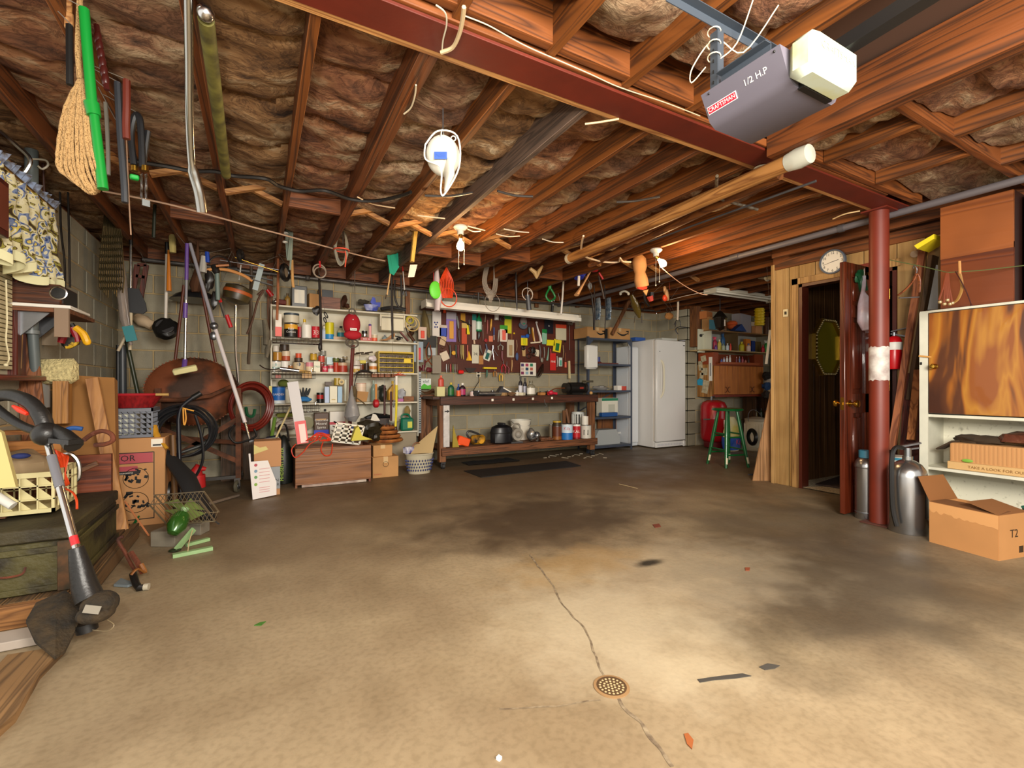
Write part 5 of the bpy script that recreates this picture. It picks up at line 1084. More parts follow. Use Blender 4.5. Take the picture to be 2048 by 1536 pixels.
ps=[part('case',G().bb((AX0,AY0+.02,.845),(AX1,AY1,1.40),0,.003),wood('B08044','7C5024','z',.6)),part('case',G().bb((AX0,AY0+.02,1.40),(AX0+.02,AY1,1.60)).bb((AX0,AY1-.02,1.4),(AX1,AY1,1.6)).bb((AX1-.02,AY0+.02,1.40),(AX1,AY1,1.60)),c_('8A3A16')),part('bottom_rail',G().bb((AX0,AY0-.01,.845),(AX1,AY0+.02,.885),0,.003),c_('7A2A10')),part('face_rail',G().bb((AX0,AY0-.004,1.38),(AX1,AY0+.02,1.41)).bb((AX0,AY0,1.41),(AX0+.13,AY0+.02,1.6)).bb((AX1-.25,AY0,1.41),(AX1,AY0+.02,1.6)),c_('8E3E18')),part('rail_lip',G().bb((AX0+.1,AY0-.06,1.40),(AX1-.2,AY0-.005,1.412)).bb((AX0+.1,AY0-.066,1.40),(AX1-.2,AY0-.06,1.44)),c_('A8542A'))]
for i in range(4):
 x0=AX0+.012+i*(AX1-AX0-.02)/4;x1=x0+(AX1-AX0-.02)/4-.008;hx=x1-.05 if i%2==0 else x0+.05
 ps.append(part('door',G().bb((x0,AY0-.018,.89),(x1,AY0-.0,1.375),0,.004),CW,[part('handle',G().ring((hx,AY0-.02,.97),.045,.006,(0,-1,0),10,6,a0=-.3,a1=math.pi+.3,ref=(0,0,1)if i%2 else(0,0,-1)),c_('5A2A14'))]))
thing('wall_cabinet','orange brown wall cabinet with four doors in the alcove','cabinet',ps)
g=G()
for i,(y,z,w,h)in enumerate(((5.40,1.50,.1,.1),(5.46,1.38,.08,.16),(5.38,1.28,.12,.12),(5.44,1.2,.07,.12),(5.36,1.02,.12,.22))):g.box((AX0-.004,y,z),(.006,w,h),Matrix.Rotation(.1*i-.2,3,'X'))
thing('paper_notes','cluster of peeling cream notes pinned on the cabinet side','papers',(g,mat('C8BC9C',.8,var=.4,sc=20)))
g=G().prism([(-.05,-.05),(.05,-.06),(.06,.04),(0,.07),(-.06,.03)],(AX0-.003,5.47,1.10),-EY,EZ,.004);thing('blue_ribbon','bright blue ribbon rosette pinned on the cabinet side','ribbon',(g,c_('2E9CC8')))
g=G().bb((AX0-.008,5.225,1.12),(AX0-.001,5.29,1.52));thing('thermometer','long white thermometer board on the front corner of the cabinet side','thermometer',[part('board',g,W_),part('scale',G().bb((AX0-.010,5.245,1.2),(AX0-.008,5.27,1.42)),c_('8A8A8A'))])
ps=[part('shelf',G().bb((6.50,5.2,1.625),(8.3,5.53,1.645),0,.002),c_('B8A070')),part('shelf',G().bb((6.62,5.2,1.955),(8.3,5.53,1.975),0,.002),c_('8A6438')),part('end_panel',G().bb((6.50,5.35,1.60),(6.66,5.37,1.99)).bb((6.62,5.2,1.645),(6.64,5.53,1.955)),c_('C8C8B4')),part('divider',G().bb((7.31,5.2,1.645),(7.325,5.53,1.955)),c_('6A5434')),part('back_panel',G().bb((6.64,5.52,1.645),(8.3,5.53,1.955)),c_('B8B8B0'))]
thing('open_shelves','open cream shelves with bottles above the orange brown wall cabinet','shelves',ps)
thing('sunglasses','black sunglasses hung on the cream shelf end panel','sunglasses',(G().ball(P(1402,671,Y=5.34),(.035,.012,.025)).ball(P(1412,670,Y=5.34),(.03,.012,.022)).beam(P(1400,669,Y=5.345),P(1416,668,Y=5.345),.01,.01),B_))
thing('wall_post','brown timber post at the corner beside the cream shelves','post',(G().bb((6.49,5.38,1.70),(6.60,5.52,2.38)),BWOODZ))
A1,A2=1.646,1.976
for args in((1430,10,26,A1,'A8304C','D84A6A','pink trigger spray bottle at the start of the cream shelf',dict(trigger=True)),(1432,7,10,A1,'6A3C8A','4A2A6A','small purple bottle in front of the pink spray bottle',dict(Y=5.25)),(1439,9,22,A1,'D8C45C','E8E0C0','yellow rounded bottle on the cream shelf',{}),(1446,10,37,A1,'2A5A8A','1E4A7A','blue nozzled spray bottle standing tallest on the cream shelf',dict(trigger=True,Y=5.4)),(1447,8,13,A1,'A8B49A','6A7A5A','squat olive and white bottle on the cream shelf',dict(Y=5.25)),(1455,7,14,A1,'C8D8E0','E8ECF0','clear white capped bottle on the cream shelf',dict(Y=5.25)),(1461,5,14,A1,'D8402C','D8402C','slim scarlet bottle on the cream shelf',dict(Y=5.25)),(1467,10,20,A1,'1E5A44','E0E0E0','dark green bottle left of the divider',{}),(1483,13,20,A1,'D8C81C','E0D030','broad yellow jug right of the divider',{}),(1497,10,16,A1,'E8D0C8','2858A0','red and white bottle with a blue cap right of the yellow jug',dict(Y=5.25)),(1526,8,15,A1,'C81E38','C81E38','crimson spray bottle at the far end of the cream shelf',{}),(1532,8,24,A1,'2A9A3C','E8F0E8','green trigger spray bottle at the far end of the cream shelf',dict(trigger=True))):
 px,w,h,z,b_,cp,lb,kw=args;Y=kw.pop('Y',5.33);bottle(px,w,h,Y,z,c_(b_),c_(cp),lb,**kw)
thing('dustpan','dark red brush leaning between bottles on the cream shelf','brush',(G().beam(P(1456,664,Y=5.42),P(1464,694,Y=5.42),.06,.03,EY),c_('6A2414')))
boxi(1497,9,27,5.4,A1,.06,c_('E88A2C'),'tall orange and red carton on the cream shelf',extra=((0,-.2,1,.3,c_('D83C28')),))
boxi(1507,7,24,5.42,A1,.06,c_('24408A'),'narrow deep blue carton on the cream shelf')
boxi(1517,11,23,5.42,A1,.05,c_('6E5A30'),'olive brown slab standing on the cream shelf',flap=False)
A3=1.413
for px,w,h,b_,cp,lb in((1443,5,9,'4A6AB8','3C58A8','small blue tub on the cabinet rail'),(1448,5,12,'C8CCE0','B8C0D8','lavender bottle on the cabinet rail'),(1454,5,15,'E8E8E4','E8E8E4','white bottle on the cabinet rail'),(1460,5,17,'E4E4E0','D8D8D8','taller white bottle with a blue stripe on the cabinet rail'),(1473,4,14,'8A4A5A','D8A8A8','maroon vial on the cabinet rail'),(1479,4,15,'7A8AB8','C8C8D8','grey blue vial on the cabinet rail'),(1485,5,15,'B85A6A','C8506A','rose coloured bottle on the cabinet rail'),(1491,5,10,'C87A6A','6A1E1E','coral jar on the cabinet rail'),(1497,5,14,'3A2220','2A1A18','black bottle at the end of the cabinet rail')):
 bottle(px,w,h,5.175,A3,c_(b_),c_(cp),lb)
boxi(1427,19,26,5.25,A2,.14,CARD,'brown carton with a pale blue panel on the upper alcove shelf',extra=((0,-.1,.9,.75,c_('4E94AC')),))
boxi(1441,10,24,5.24,A2,.12,c_('D09A62',.8),'plain tan carton on the upper alcove shelf behind the lantern')
boxi(1418,20,15,5.30,A2+.19,.12,c_('B06A34',.8),'orange brown box tilted on top of the first alcove carton',rot=.3)
g=G().ball(P(1466,653,Y=5.3),(.1,.1,.055)).ball(P(1464,647,Y=5.32),(.09,.09,.05));thing('orange_cap','orange cap on the upper alcove shelf','cap',(g,c_('E0642C',.8)))
g=G().prism([(-.16,0),(.16,0),(.03,.12)],P(1471,663,Y=5.22),EX,EZ,.1);thing('blue_bundle','dark blue folded bundle under the orange cap','bundle',(g,c_('1E3C7A',.8)))
bottle(1451,6,26,5.2,A2,mat('6A3C14',.15),B_,'slender amber glass bottle under the lantern')
boxi(1491,30,38,5.3,A2,.16,mat('B8B4BC',.25,alpha=.8),'translucent grey plastic storage bin on the upper alcove shelf','storage_bin','bin',rot=.2)
boxi(1504,14,26,5.4,A2,.1,c_('D8C4A8',.8),'pale pink carton behind the translucent bin')
g=G().cyl(P(1519,651,Y=4.75),P(1519,617,Y=4.75),.07,n=10)
for i in range(6):g.ring(P(1519,648-i*5.6,Y=4.75),.072,.010,UP,12,6)
thing('yellow_rope_block','bright yellow ribbed float hanging in front of the alcove shelf','float',(g,c_('E0C418')))
can(1533,12,34,5.25,A2,[(1,mat('5A3A24',.2))],'large brown glass jug at the end of the upper alcove shelf','glass_jug','jug',lid=B_)
boxi(1518,13,16,5.26,A2,.08,c_('D89C68',.8),'small orange brown bundle beside the brown glass jug')
o=P(1440,640,Y=4.7);g=G().lathe([(.001,.145),(.03,.13),(.095,.05),(.11,.035),(.11,.028)],o,8);g2=G().lathe([(.095,.028),(.062,-.12),(.07,-.13),(.02,-.16),(.001,-.17)],o,8)
thing('carriage_lantern','black six sided carriage lantern hanging in the alcove','lantern',[part('roof',g,c_('18140F',.35)),part('body',g2,mat('1E1610',.2)),part('pale_pane',G().bb(o+V((-.012,-.085,-.1)),o+V((.012,-.08,.02))),c_('C8B8A8',.2)),part('hanger',G().cyl(o+UP*.14,V((o.x,o.y,2.4)),.006),B_)])  # pane is a narrow pale strip on the lantern front, not emissive
o=V((P(1427,770,Y=5.2).x,5.2,.02));
thing('pressure_tank','red pressure tank standing behind the green stool','tank',[part('shell',G().lathe([(.001,.07),(.1,.075),(.17,.10),(.205,.15),(.205,.46,0),(.209,.47),(.209,.48),(.205,.49),(.205,.68),(.17,.745),(.1,.775),(.001,.78)],o,28),mat('A0121C',.25)),part('stand',G().lathe([(.12,0),(.15,.0),(.16,.09),(.15,.095)],o,20),c_('5A0A10')),part('label_sticker',G().box(o+V((.05,-.208,.40)),(.13,.006,.12)).box(o+V((.05,-.208,.24)),(.13,.006,.1)),PAPER),part('valve',G().tube([o+V((-.05,0,.76)),o+V((-.05,0,.83)),o+V((.02,0,.83))],.018),STEEL),part('bracket',G().beam(o+V((-.3,-.05,.47)),o+V((-.18,-.08,.47)),.02,.02),c_('5A5A50'))])
f1,f2,f3=P(1415,927,Z=0),P(1452,937,Z=0),P(1497,935,Z=0);f4=f1+f3-f2;ctr=(f1+f3)/2
SG=mat('0C5A28',.35,c2='0A4A20',sc=10,coat=.3);ps=[part('seat',G().lathe([(.16,0),(.19,.006),(.195,.018),(.18,.032),(.001,.034)],ctr+UP*.715,24),SG)]
tops=[ctr+(f-ctr)*.45 for f in(f1,f2,f3,f4)]
FT=[f1,f2,f3,f4]
for f,t in zip(FT,tops):t=V((t.x,t.y,.72));ps.append(part('leg',G().tube([f,f.lerp(t,.3),f.lerp(t,.6),t],[.017,.021,.024,.017],12),SG,[part('worn_patch',G().lathe([(.0215,.05),(.0228,.09),(.0235,.13)],f,8,ax=t-f,a0=-2.6,a1=-1.2),c_('C8C0A0'))]))
def lp(i,z):f,t=FT[i],tops[i];return V((f.x+(t.x-f.x)*z/.72,f.y+(t.y-f.y)*z/.72,z))
for i,z in((0,.22),(1,.16),(2,.22),(3,.16)):ps.append(part('rung',G().cyl(lp(i,z),lp((i+1)%4,z),.011,n=8),SG))
for i,z in((0,.42),(1,.38),(2,.42),(3,.38)):ps.append(part('rung',G().cyl(lp(i,z),lp((i+1)%4,z),.011,n=8),SG))
thing('bar_stool','glossy green painted wooden bar stool with worn feet','stool',ps)
o=V((P(1474,770,Y=4.75).x,4.85,0));g=G().lathe([(.001,0),(.15,.01),(.17,.1),(.165,.3),(.12,.44),(.05,.55),(.001,.56)],o,16,sy=.6).jit(.03,5)
thing('charcoal_bag','white, yellow and blue charcoal bag slumped behind the green stool','bag',[part('sack',g,mat('D8D4B8',.5,c2='C8B850',sc=4)),part('printed_band',G().lathe([(.175,.03),(.182,.12),(.18,.22)],o,16,sy=.62).jit(.02,5),c_('1E4CA8')),part('lettering',G().text('Ki',o+V((-.02,-.128,.15)),EX,UP,.12,depth=.006),c_('C8284C'))])
o=V((P(1512,770,Y=4.75).x,4.75,0));ps=[part('base_tray',G().lathe([(.24,0),(.26,.02),(.27,.05),(.25,.055),(.22,.03),(.001,.03)],o,24),c_('C8C0A8')),part('drum',G().lathe([(.16,.03),(.17,.08),(.17,.44),(.16,.46)],o,28),c_('D8D0B8'))]
rb=G()
for i in range(28):a=i*2*math.pi/28;rb.box(o+V((.173*math.cos(a),.173*math.sin(a),.27)),(.008,.008,.3),a)
ps.append(part('rib_ring',rb,c_('E4DCC8'),kind='stuff'));ps.append(part('top_grille',G().lathe([(.165,.46),(.17,.50),(.06,.53),(.001,.53)],o,28),c_('B8B09C')));ps.append(part('handle',G().ring(o+UP*.46,.19,.005,(0,-1,.3),14,5,a0=0,a1=math.pi,ref=(1,0,0)),STEEL))
thing('kerosene_heater','cream ribbed round heater behind the stool','heater',ps)
g=G().ring(o+V((-.22,-.08,.22)),.11,.03,(1,-.5,0),20,8);thing('black_wheel','black rubber wheel beside the cream heater','wheel',(g,B_))
g=G();x0=P(1500,770,Y=5.35).x;g.bb((x0,5.25,.0),(x0+.03,5.5,.86)).bb((x0,5.25,.83),(x0+.8,5.5,.86)).bb((x0,5.25,.4),(x0+.8,5.5,.42)).bb((x0+.4,5.25,0),(x0+.42,5.5,.86)).bb((x0,5.49,0),(x0+.8,5.5,.86));thing('dark_crate_shelf','dark wooden shelf behind the cream heater','shelf',(g,wood('5A3A20','34200F','z',1)))
for i,(px,c,t)in enumerate(((1512,'6A5A30','olive'),(1522,'2A3A2A','dark green'),(1532,'7A4A24','amber'))):bottle(px,8,22,5.3,.42,mat(c,.2),B_,t+' bottle on the dark shelf behind the heater')
rnd=random.Random(5)
for i,(px,py,c,t)in enumerate(((1534,752,'2A2420','black glove'),(1540,762,'B8B0A4','pale grey rag'),(1533,772,'2A4A7A','blue rag'),(1541,781,'C8B48A','cream rag'),(1534,790,'3A3430','charcoal rag'))):
 g=G().ball(P(px,py,Y=5.1),(.1,.06,.06),12,k=.7);thing('hanging_rag',t+' in the bundle beside the orange brown cabinet','rag',(g,c_(c,.9)))
g=G();A=P(1504,961,Z=0);B1=V((A.x+.26,A.y-.12,0));Ct=V((A.x+.24,A.y-.0,.98));g.prism([(0,0),(.28,0),(.28,1.0),(.22,1.0)],A,V((.28,-.16,0)),V((.0,.02,1)),.014)
thing('plywood_offcut','slanted plywood offcut leaning on the end of the panelled wall','plywood',(g,wood('A87C50','7A5632','z',.6)))
g=G().prism([(-.09,0),(-.02,.03),(.08,.02),(.09,-.02),(0,-.04)],P(1512,950,Z=.004),RT,FW,.012);thing('dark_shoe_sole','flat dark scrap lying at the foot of the plywood offcut','scrap',(g,c_('1E1E24')))
g=G().cyl(P(1511,553,Y=4.0),P(1548,556,Y=3.4),.03,n=14);thing('cream_pipe','cream plastic pipe under the ceiling beside the panelled wall','pipe',[part('pipe',g,c_('C8B890')),part('collar',G().ring(P(1534,554,Y=3.6),.045,.012,EY,16),c_('D8D0B8'))])
thing('white_strip','long white metal strip hanging at the end of the panelled wall','strip',(G().beam(P(1541,660,Y=3.25),P(1533,728,Y=3.25),.03,.012),c_('C8C8C0')))
dl=Matrix.Rotation(0,3,'Z');DX0,DX1,DYn,DYf=4.125,4.845,1.985,2.025
DM=wood('56200E','341006','z',.5,.3,coat=.4)
ps=[part('stile',G().bb((DX0,DYn,.015),(DX0+.11,DYf,2.04),0,.003),DM),part('stile',G().bb((DX1-.11,DYn,.015),(DX1,DYf,2.04),0,.003),DM),part('stile',G().bb((4.44,DYn,.015),(4.53,DYf,2.04),0,.003),DM)]
for z0_,z1_ in((.015,.24),(.82,.98),(1.60,1.70),(1.93,2.04)):ps.append(part('rail',G().bb((DX0+.11,DYn,z0_),(DX1-.11,DYf,z1_),0,.002),DM))
for z0_,z1_ in((.24,.82),(.98,1.60),(1.70,1.93)):
 for x0_,x1_ in((DX0+.11,4.44),(4.53,DX1-.11)):ps.append(part('panel',G().bb((x0_-.001,DYn+.012,z0_),(x1_+.001,DYf-.012,z1_)).bb((x0_+.035,DYn+.004,z0_+.035),(x1_-.035,DYf-.004,z1_-.035),0,.008),DM))
for s,yy in((-1,DYn),(1,DYf)):ps.append(part('knob',G().lathe([(.028,0),(.028,.006),(.011,.012),(.011,.032),(.026,.042),(.03,.055),(.026,.068),(.001,.072)],(DX0+.065,yy,.90),18,ax=(0,s,0)),BRASS))
ps.append(part('latch_plate',G().bb((DX0-.0015,DYn+.008,.85),(DX0,DYf-.008,.95)).bb((DX0-.006,DYn+.014,.89),(DX0,DYf-.014,.91)),BRASS))
for z in(.25,1.0,1.8):ps.append(part('hinge',G().cyl((DX1+.0,DYn-.004,z),(DX1+.0,DYn-.004,z+.09),.007),BRASS))
d=thing('door_1','dark red panelled wooden door standing open, with brass knobs',None,ps,kind='structure')
g=G().tube(cr([V((4.33,1.97,1.98)),V((4.31,1.95,1.90)),V((4.34,1.95,1.82))]),.03,8).ball((4.3,1.96,1.93),(.06,.02,.05),10,k=.6);thing('green_ribbon','dark green ribbon bundle hanging on the open door','ribbon',(g,c_('0E4A28',.5)))
thing('black_remote','small black card with white buttons hanging under the green ribbon','remote',[part('case',G().bb((4.33,1.955,1.68),(4.38,1.97,1.80),0,.004),B_),part('button',G().bb((4.342,1.953,1.70),(4.348,1.955,1.79)).bb((4.362,1.953,1.70),(4.368,1.955,1.77)),W_)])
hk_=G()
for x in(4.36,4.43,4.50):hk_.tube([(x,1.985,1.97),(x,1.93,1.965),(x,1.925,1.94)],.003,5)
thing('coat_hooks','row of small brass hooks high on the open door','hooks',[part('hook',hk_,BRASS)])
g=G().tube([V((4.30,1.93,1.93)),V((4.29,1.93,1.85)),V((4.27,1.92,1.79)),V((4.28,1.91,1.70)),V((4.28,1.90,1.56)),V((4.28,1.90,1.49))],[.012,.014,.016,.055,.075,.035],14,flat=.8).jit(.01,12)
thing('white_bag','white plastic bag tied and hung from the open door','bag',[part('bag',g,mat('C8C4D0',.25,c2='B8A0A4',sc=8)),part('loop',G().ring((4.30,1.93,1.96),.03,.003,(.5,-1,0),14),W_)])
c=P(1667,524,X=4.84);nx=V((-1,0,0));R_=.115
ps=[part('rim',G().lathe([(R_*.88,.0),(R_,.0),(R_*1.02,.015),(R_,.032),(R_*.9,.036),(R_*.88,.02)],c,32,ax=nx,cap=False),c_('5C6470')),part('face',G().lathe([(.001,.018),(R_*.9,.018),(R_*.9,.012)],c,32,ax=nx),c_('E4DCCC'))]
tg=G()
for h in range(1,13):a=math.radians(90-30*h);tg.text(str(h),c+nx*.0195-EY*R_*.72*math.cos(a)+UP*R_*.72*math.sin(a),-EY,UP,.034)
ps.append(part('numerals',tg,B_))
for nm,hh,l,w in(('hour_hand',2.7,.055,.004),('minute_hand',8.6,.085,.003)):
 a=math.radians(90-30*hh);dv=-EY*math.cos(a)+UP*math.sin(a);ps.append(part(nm,G().beam(c+nx*.021-dv*.02,c+nx*.021+dv*l,.002,w,dv.cross(nx)),B_))
thing('wall_clock','round grey rimmed wall clock above the doorway','clock',ps)
c=V((5.62,2.885,1.473));oct_=[(-.12,-.3),(.12,-.3),(.26,-.14),(.26,.14),(.12,.3),(-.12,.3),(-.26,.14),(-.26,-.14)]
fr_=G()
for i in range(8):
 p,q=oct_[i],oct_[(i+1)%8];fr_.beam(c+V((p[0],0,p[1])),c+V((q[0],0,q[1])),.03,.05,EY)
bd=G()
for i in range(8):
 p,q=oct_[i],oct_[(i+1)%8]
 for t in range(7):u=(t+.5)/7;bd.ball(c+V((p[0]+(q[0]-p[0])*u,-.03,p[1]+(q[1]-p[1])*u)),.012,8,h=5)
thing('hall_mirror','octagonal gilt framed mirror on the dark hall panelling','mirror',[part('glass',G().prism([(p[0]*.95,p[1]*.95)for p in oct_],c+V((0,.008,0)),EX,EZ,-.01),mat('B8AE30',.15,.3)),part('frame',fr_,mat('B8943C',.3,.9)),part('bead_row',bd,mat('D8C890',.3,.6),kind='stuff')])
thing('light_switch','small white switch on the partition edge','switch',[part('plate',G().box(P(1571,626,X=4.842),(.008,.05,.08),None,0,.002),c_('C8B890')),part('toggle',G().box(P(1571,626,X=4.832),(.014,.014,.03)),B_)])
SSM=mat('A8A8A8',.25,.95,var=.1,sc=3)
o=V((4.203,1.872,0));thing('steel_cylinder','brushed steel cylinder with a blue collar, behind the red column','tank',[part('shell',G().lathe([(.001,.0),(.072,.0),(.074,.01),(.074,.40),(.078,.405),(.078,.42),(.07,.45),(.05,.475),(.03,.485),(.001,.486)],o,28),SSM),part('collar',G().lathe([(.05,.48),(.05,.535),(.046,.535),(.046,.48)],o,20),c_('2E6478')),part('base_band',G().lathe([(.0755,.05),(.0765,.055),(.0755,.06)],o,28),STEEL)])
o=V((P(1815,770,D=3.33).x,P(1815,770,D=3.33).y,0));f=(V((0,0,0))-o).normalized();lf=V((-CS,SN,0))
hs=G().tube(cr([o+UP*.60+lf*.03,o+UP*.60+lf*.09+f*.03,o+UP*.50+lf*.112+f*.04,o+UP*.2+lf*.106+f*.06,o+UP*.06+lf*.075+f*.095]),.015,8)
thing('water_extinguisher','tall chrome fire extinguisher with a black hose in front of the white cabinet','extinguisher',[part('shell',G().lathe([(.001,.0),(.108,.0),(.112,.01),(.112,.40),(.105,.445),(.08,.485),(.045,.51),(.03,.515),(.03,.54),(.001,.54)],o,36),SSM),part('hose',hs,B_),part('valve_head',G().cyl(o+UP*.535,o+UP*.60,.022,n=14).beam(o+UP*.61+lf*.05,o+UP*.635-lf*.09,.025,.012).beam(o+UP*.59,o+UP*.60-lf*.08,.02,.01),STEEL),part('nameplate',G().lathe([(.1125,.12),(.1135,.121),(.1135,.33),(.1125,.331)],o,12,a0=math.atan2(-f.x*0+(f-lf*1.2).y,(f-lf*1.2).x)-.32,a1=math.atan2((f-lf*1.2).y,(f-lf*1.2).x)+.32,ref=(1,0,0)),c_('18181A'))])
c=P(1788,700,X=4.76);z0_=P(1788,739,X=4.76).z;z1_=P(1788,672,X=4.76).z;o=V((c.x,c.y,z0_));H=z1_-z0_
thing('red_extinguisher','red fire extinguisher with a white label on the wall behind the column','extinguisher',[part('shell',G().lathe([(.001,0),(.05,.003),(.055,.015),(.055,H*.85),(.04,H*.96),(.018,H),(.001,H)],o,22),mat('C01018',.3)),part('label_band',G().lathe([(.056,H*.58),(.0565,H*.585),(.0565,H*.8),(.056,H*.805)],o,22),W_),part('valve_head',G().cyl(o+UP*H,o+UP*(H+.03),.014).beam(o+V((0,.02,H+.02)),o+V((-.0,-.12,H-.02)),.014,.012).beam(o+V((0,.02,H+.04)),o+V((0,-.12,H+.065)),.014,.008),STEEL),part('bracket',G().bb((o.x+.05,o.y-.03,z0_+.1),(4.848,o.y+.03,z0_+.14)),B_)])
thing('leaning_board','long reddish timber board leaning on the panelled wall','board',(G().beam(P(1783,900,X=4.56),P(1847,490,X=4.78),.03,.045,EY),wood('A0603C','6E3A22','z',.8)))
thing('leaning_board','wide dark timber plank leaning beside the long reddish board','board',(G().beam(P(1822,800,X=4.78),P(1868,512,X=4.80),.03,.13,EX,0,.003),wood('5A4026','38260F','z',.8)))
thing('leaning_board','dark red brown plank standing low behind the chrome extinguisher','board',(G().beam(V((4.55,1.745,.0)),V((4.80,1.78,1.15)),.02,.14,EY),wood('5E2416','36120A','z',.8)))
thing('leaning_board','short orange brown board just left of the white cabinet side','board',(G().beam(P(1822,880,X=4.5),P(1836,740,X=4.72),.02,.05,EY),wood('B0703C','7A4420','z',.8)))
hb=G();q=[P(x,y,D=3.45)for x,y in((1797,590),(1812,578),(1826,562),(1833,548),(1839,562),(1838,585))]
thing('coat_hanger','brown wooden coat hanger hanging by the leaning boards','hanger',[part('yoke',G().tube(cr(q),.012,8,flat=.5),wood('8A4A24','5A2C14','x',1)),part('trouser_bar',G().cyl(P(1798,596,D=3.45),P(1838,594,D=3.45),.005),STEEL),part('wire_hook',G().tube(cr([P(1833,548,D=3.45),P(1834,538,D=3.45),P(1829,531,D=3.45),P(1826,537,D=3.45)]),.003,5),STEEL)])
ln=[V((cxp+.06,cyp-.02,P(1785,516,D=3.5).z)),P(1850,534,D=3.35),P(1895,545,D=3.2),P(1960,541,D=3.1),P(2048,531,D=3.0),P(2120,520,D=2.9)]
thing('clothes_line','thin green cord strung from the red column across the plywood box','cord',(G().tube(ln,.0032,5),c_('4A5428',.8)))
thing('clothes_peg','wooden clothes peg standing on the green cord','peg',(G().beam(P(1919,522,D=3.13),P(1920,548,D=3.13),.008,.012),PINE))
g=G()
for i,(x,y)in enumerate(((1878,600),(1888,606),(1894,602),(1899,608),(1904,604))):g.tube([P(1892+i,546,D=3.14),P(1886+i*3,575,D=3.12),P(x,y,D=3.12)],.006,6)
g3=G()
for x,y in((1880,604),(1889,608),(1895,600),(1900,608),(1905,606)):g3.ball(P(x,y,D=3.12),.012,8,h=5)
thing('key_fobs','bunch of brown leather key fobs clipped on the green cord','keys',[part('strap',g,c_('6A3018')),part('key',g3,mat('C8B080',.3,.7))])
thing('dark_strap','dark red strap hanging from the green cord beside the key fobs','strap',(G().tube(cr([P(1911,543,D=3.12),P(1922,562,D=3.1),P(1934,586,D=3.1),P(1943,611,D=3.1)]),[.008]*15+[.016],8,flat=.4),c_('3A1410')))
thing('wood_peg','tan wooden clip hanging curved on the green cord','peg',(G().tube(cr([P(1920,548,D=3.12),P(1924,575,D=3.12),P(1916,598,D=3.12),P(1906,606,D=3.12)]),.009,7,flat=.6),c_('8A6430')))
QX0,QX1,QY0,QY1=4.36,4.72,.25,1.59
WC=mat('C4C2B0',.6,var=.12,sc=6)
def plyd():
 m=bpy.data.materials.new('bookmatched_plywood');m.use_nodes=True;nt=m.node_tree;N=nt.nodes;Lk=nt.links;b=N['Principled BSDF'];b.inputs['Roughness'].default_value=.3;b.inputs['Coat Weight'].default_value=.3
 tc=N.new('ShaderNodeTexCoord');mp=N.new('ShaderNodeMapping');mp.inputs['Scale'].default_value=(3,5.0,1.1);mp.inputs['Rotation'].default_value=(.22,0,0);Lk.new(tc.outputs['Object'],mp.inputs[0])
 n=N.new('ShaderNodeTexNoise');n.inputs['Scale'].default_value=1.0;n.inputs['Detail'].default_value=3;n.inputs['Distortion'].default_value=.7;Lk.new(mp.outputs[0],n.inputs[0])
 r=N.new('ShaderNodeValToRGB');Lk.new(n.outputs[0],r.inputs[0]);e=r.color_ramp.elements;e[0].position=.38;e[0].color=lin('381A0C');e[1].position=.66;e[1].color=lin('7E4414')
 q=e.new(.47);q.color=lin('4E2810');q=e.new(.52);q.color=lin('8A5014');q=e.new(.58);q.color=lin('A06C22')
 Lk.new(r.outputs[0],b.inputs['Base Color']);return m
ps=[part('side_panel',G().bb((QX0,QY1-.018,0),(QX1,QY1,1.60),0,.002),WC),part('side_panel',G().bb((QX0,QY0,0),(QX1,QY0+.018,1.60)),WC),part('back_panel',G().bb((QX1-.006,QY0,0),(QX1,QY1,1.6)),mat('CFCBB6',.7,c2='8A8470',sc=30,edge=(.2,.4))),part('top_panel',G().bb((QX0-.01,QY0,1.582),(QX1,QY1,1.60),0,.002),WC),part('shelf',G().bb((QX0,QY0+.018,.813),(QX1-.006,QY1-.018,.835),0,.002),WC),part('shelf',G().bb((QX0,QY0+.018,.425),(QX1-.006,QY1-.018,.447),0,.002),WC),part('plinth',G().bb((QX0+.02,QY0+.018,0),(QX1-.006,QY1-.018,.04)),c_('6A4A30')),part('face_frame',G().bb((QX0-.012,QY1-.05,.0),(QX0,QY1,1.59)),WC),part('door',G().bb((QX0-.016,QY0+.02,.842),(QX0+.0,QY1-.055,1.578),0,.003),plyd(),[part('knob',G().lathe([(.02,0),(.012,.012),(.01,.025),(.021,.035),(.016,.048),(.001,.05)],P(1869,733,X=QX0-.016),16,ax=(-1,0,0)),BRASS),part('keyhole',G().box(P(1842,727,X=QX0-.017),(.003,.012,.02)),B_),part('latch',G().beam(P(1838,712,X=QX0-.02),P(1862,714,X=QX0-.02),.01,.012),c_('B88440'))])]
thing('storage_cabinet','white storage cabinet with a figured plywood door and open shelves below','cabinet',ps)
U0,U1=1.10,1.475
ps=[part('panel',G().bb((4.37,U0,1.603),(4.39,U1,2.0),0,.001),wood('6A300A','502006','y',.3,.45)),part('panel',G().bb((4.366,U0,1.96),(4.386,U1,2.34),0,.001),wood('87491C','6E3812','y',.3,.45)),part('side',G().bb((4.39,U1-.015,1.603),(4.70,U1,2.34)),DWOOD),part('side',G().bb((4.39,U0,1.603),(4.70,U0+.015,2.34)),c_('2A1008')),part('back',G().bb((4.69,U0,1.603),(4.70,U1,2.34)),DWOOD)]
thing('plywood_box','tall orange plywood box standing on the white cabinet','box',ps)
thing('recess_block','dark block standing in for the shaded recess next to the tall plywood box','box',(G().bb((4.50,.6,1.603),(4.70,1.085,2.32),0,.003),c_('2A120A')))  # solid block, its dark colour stands in for the shade of a recess
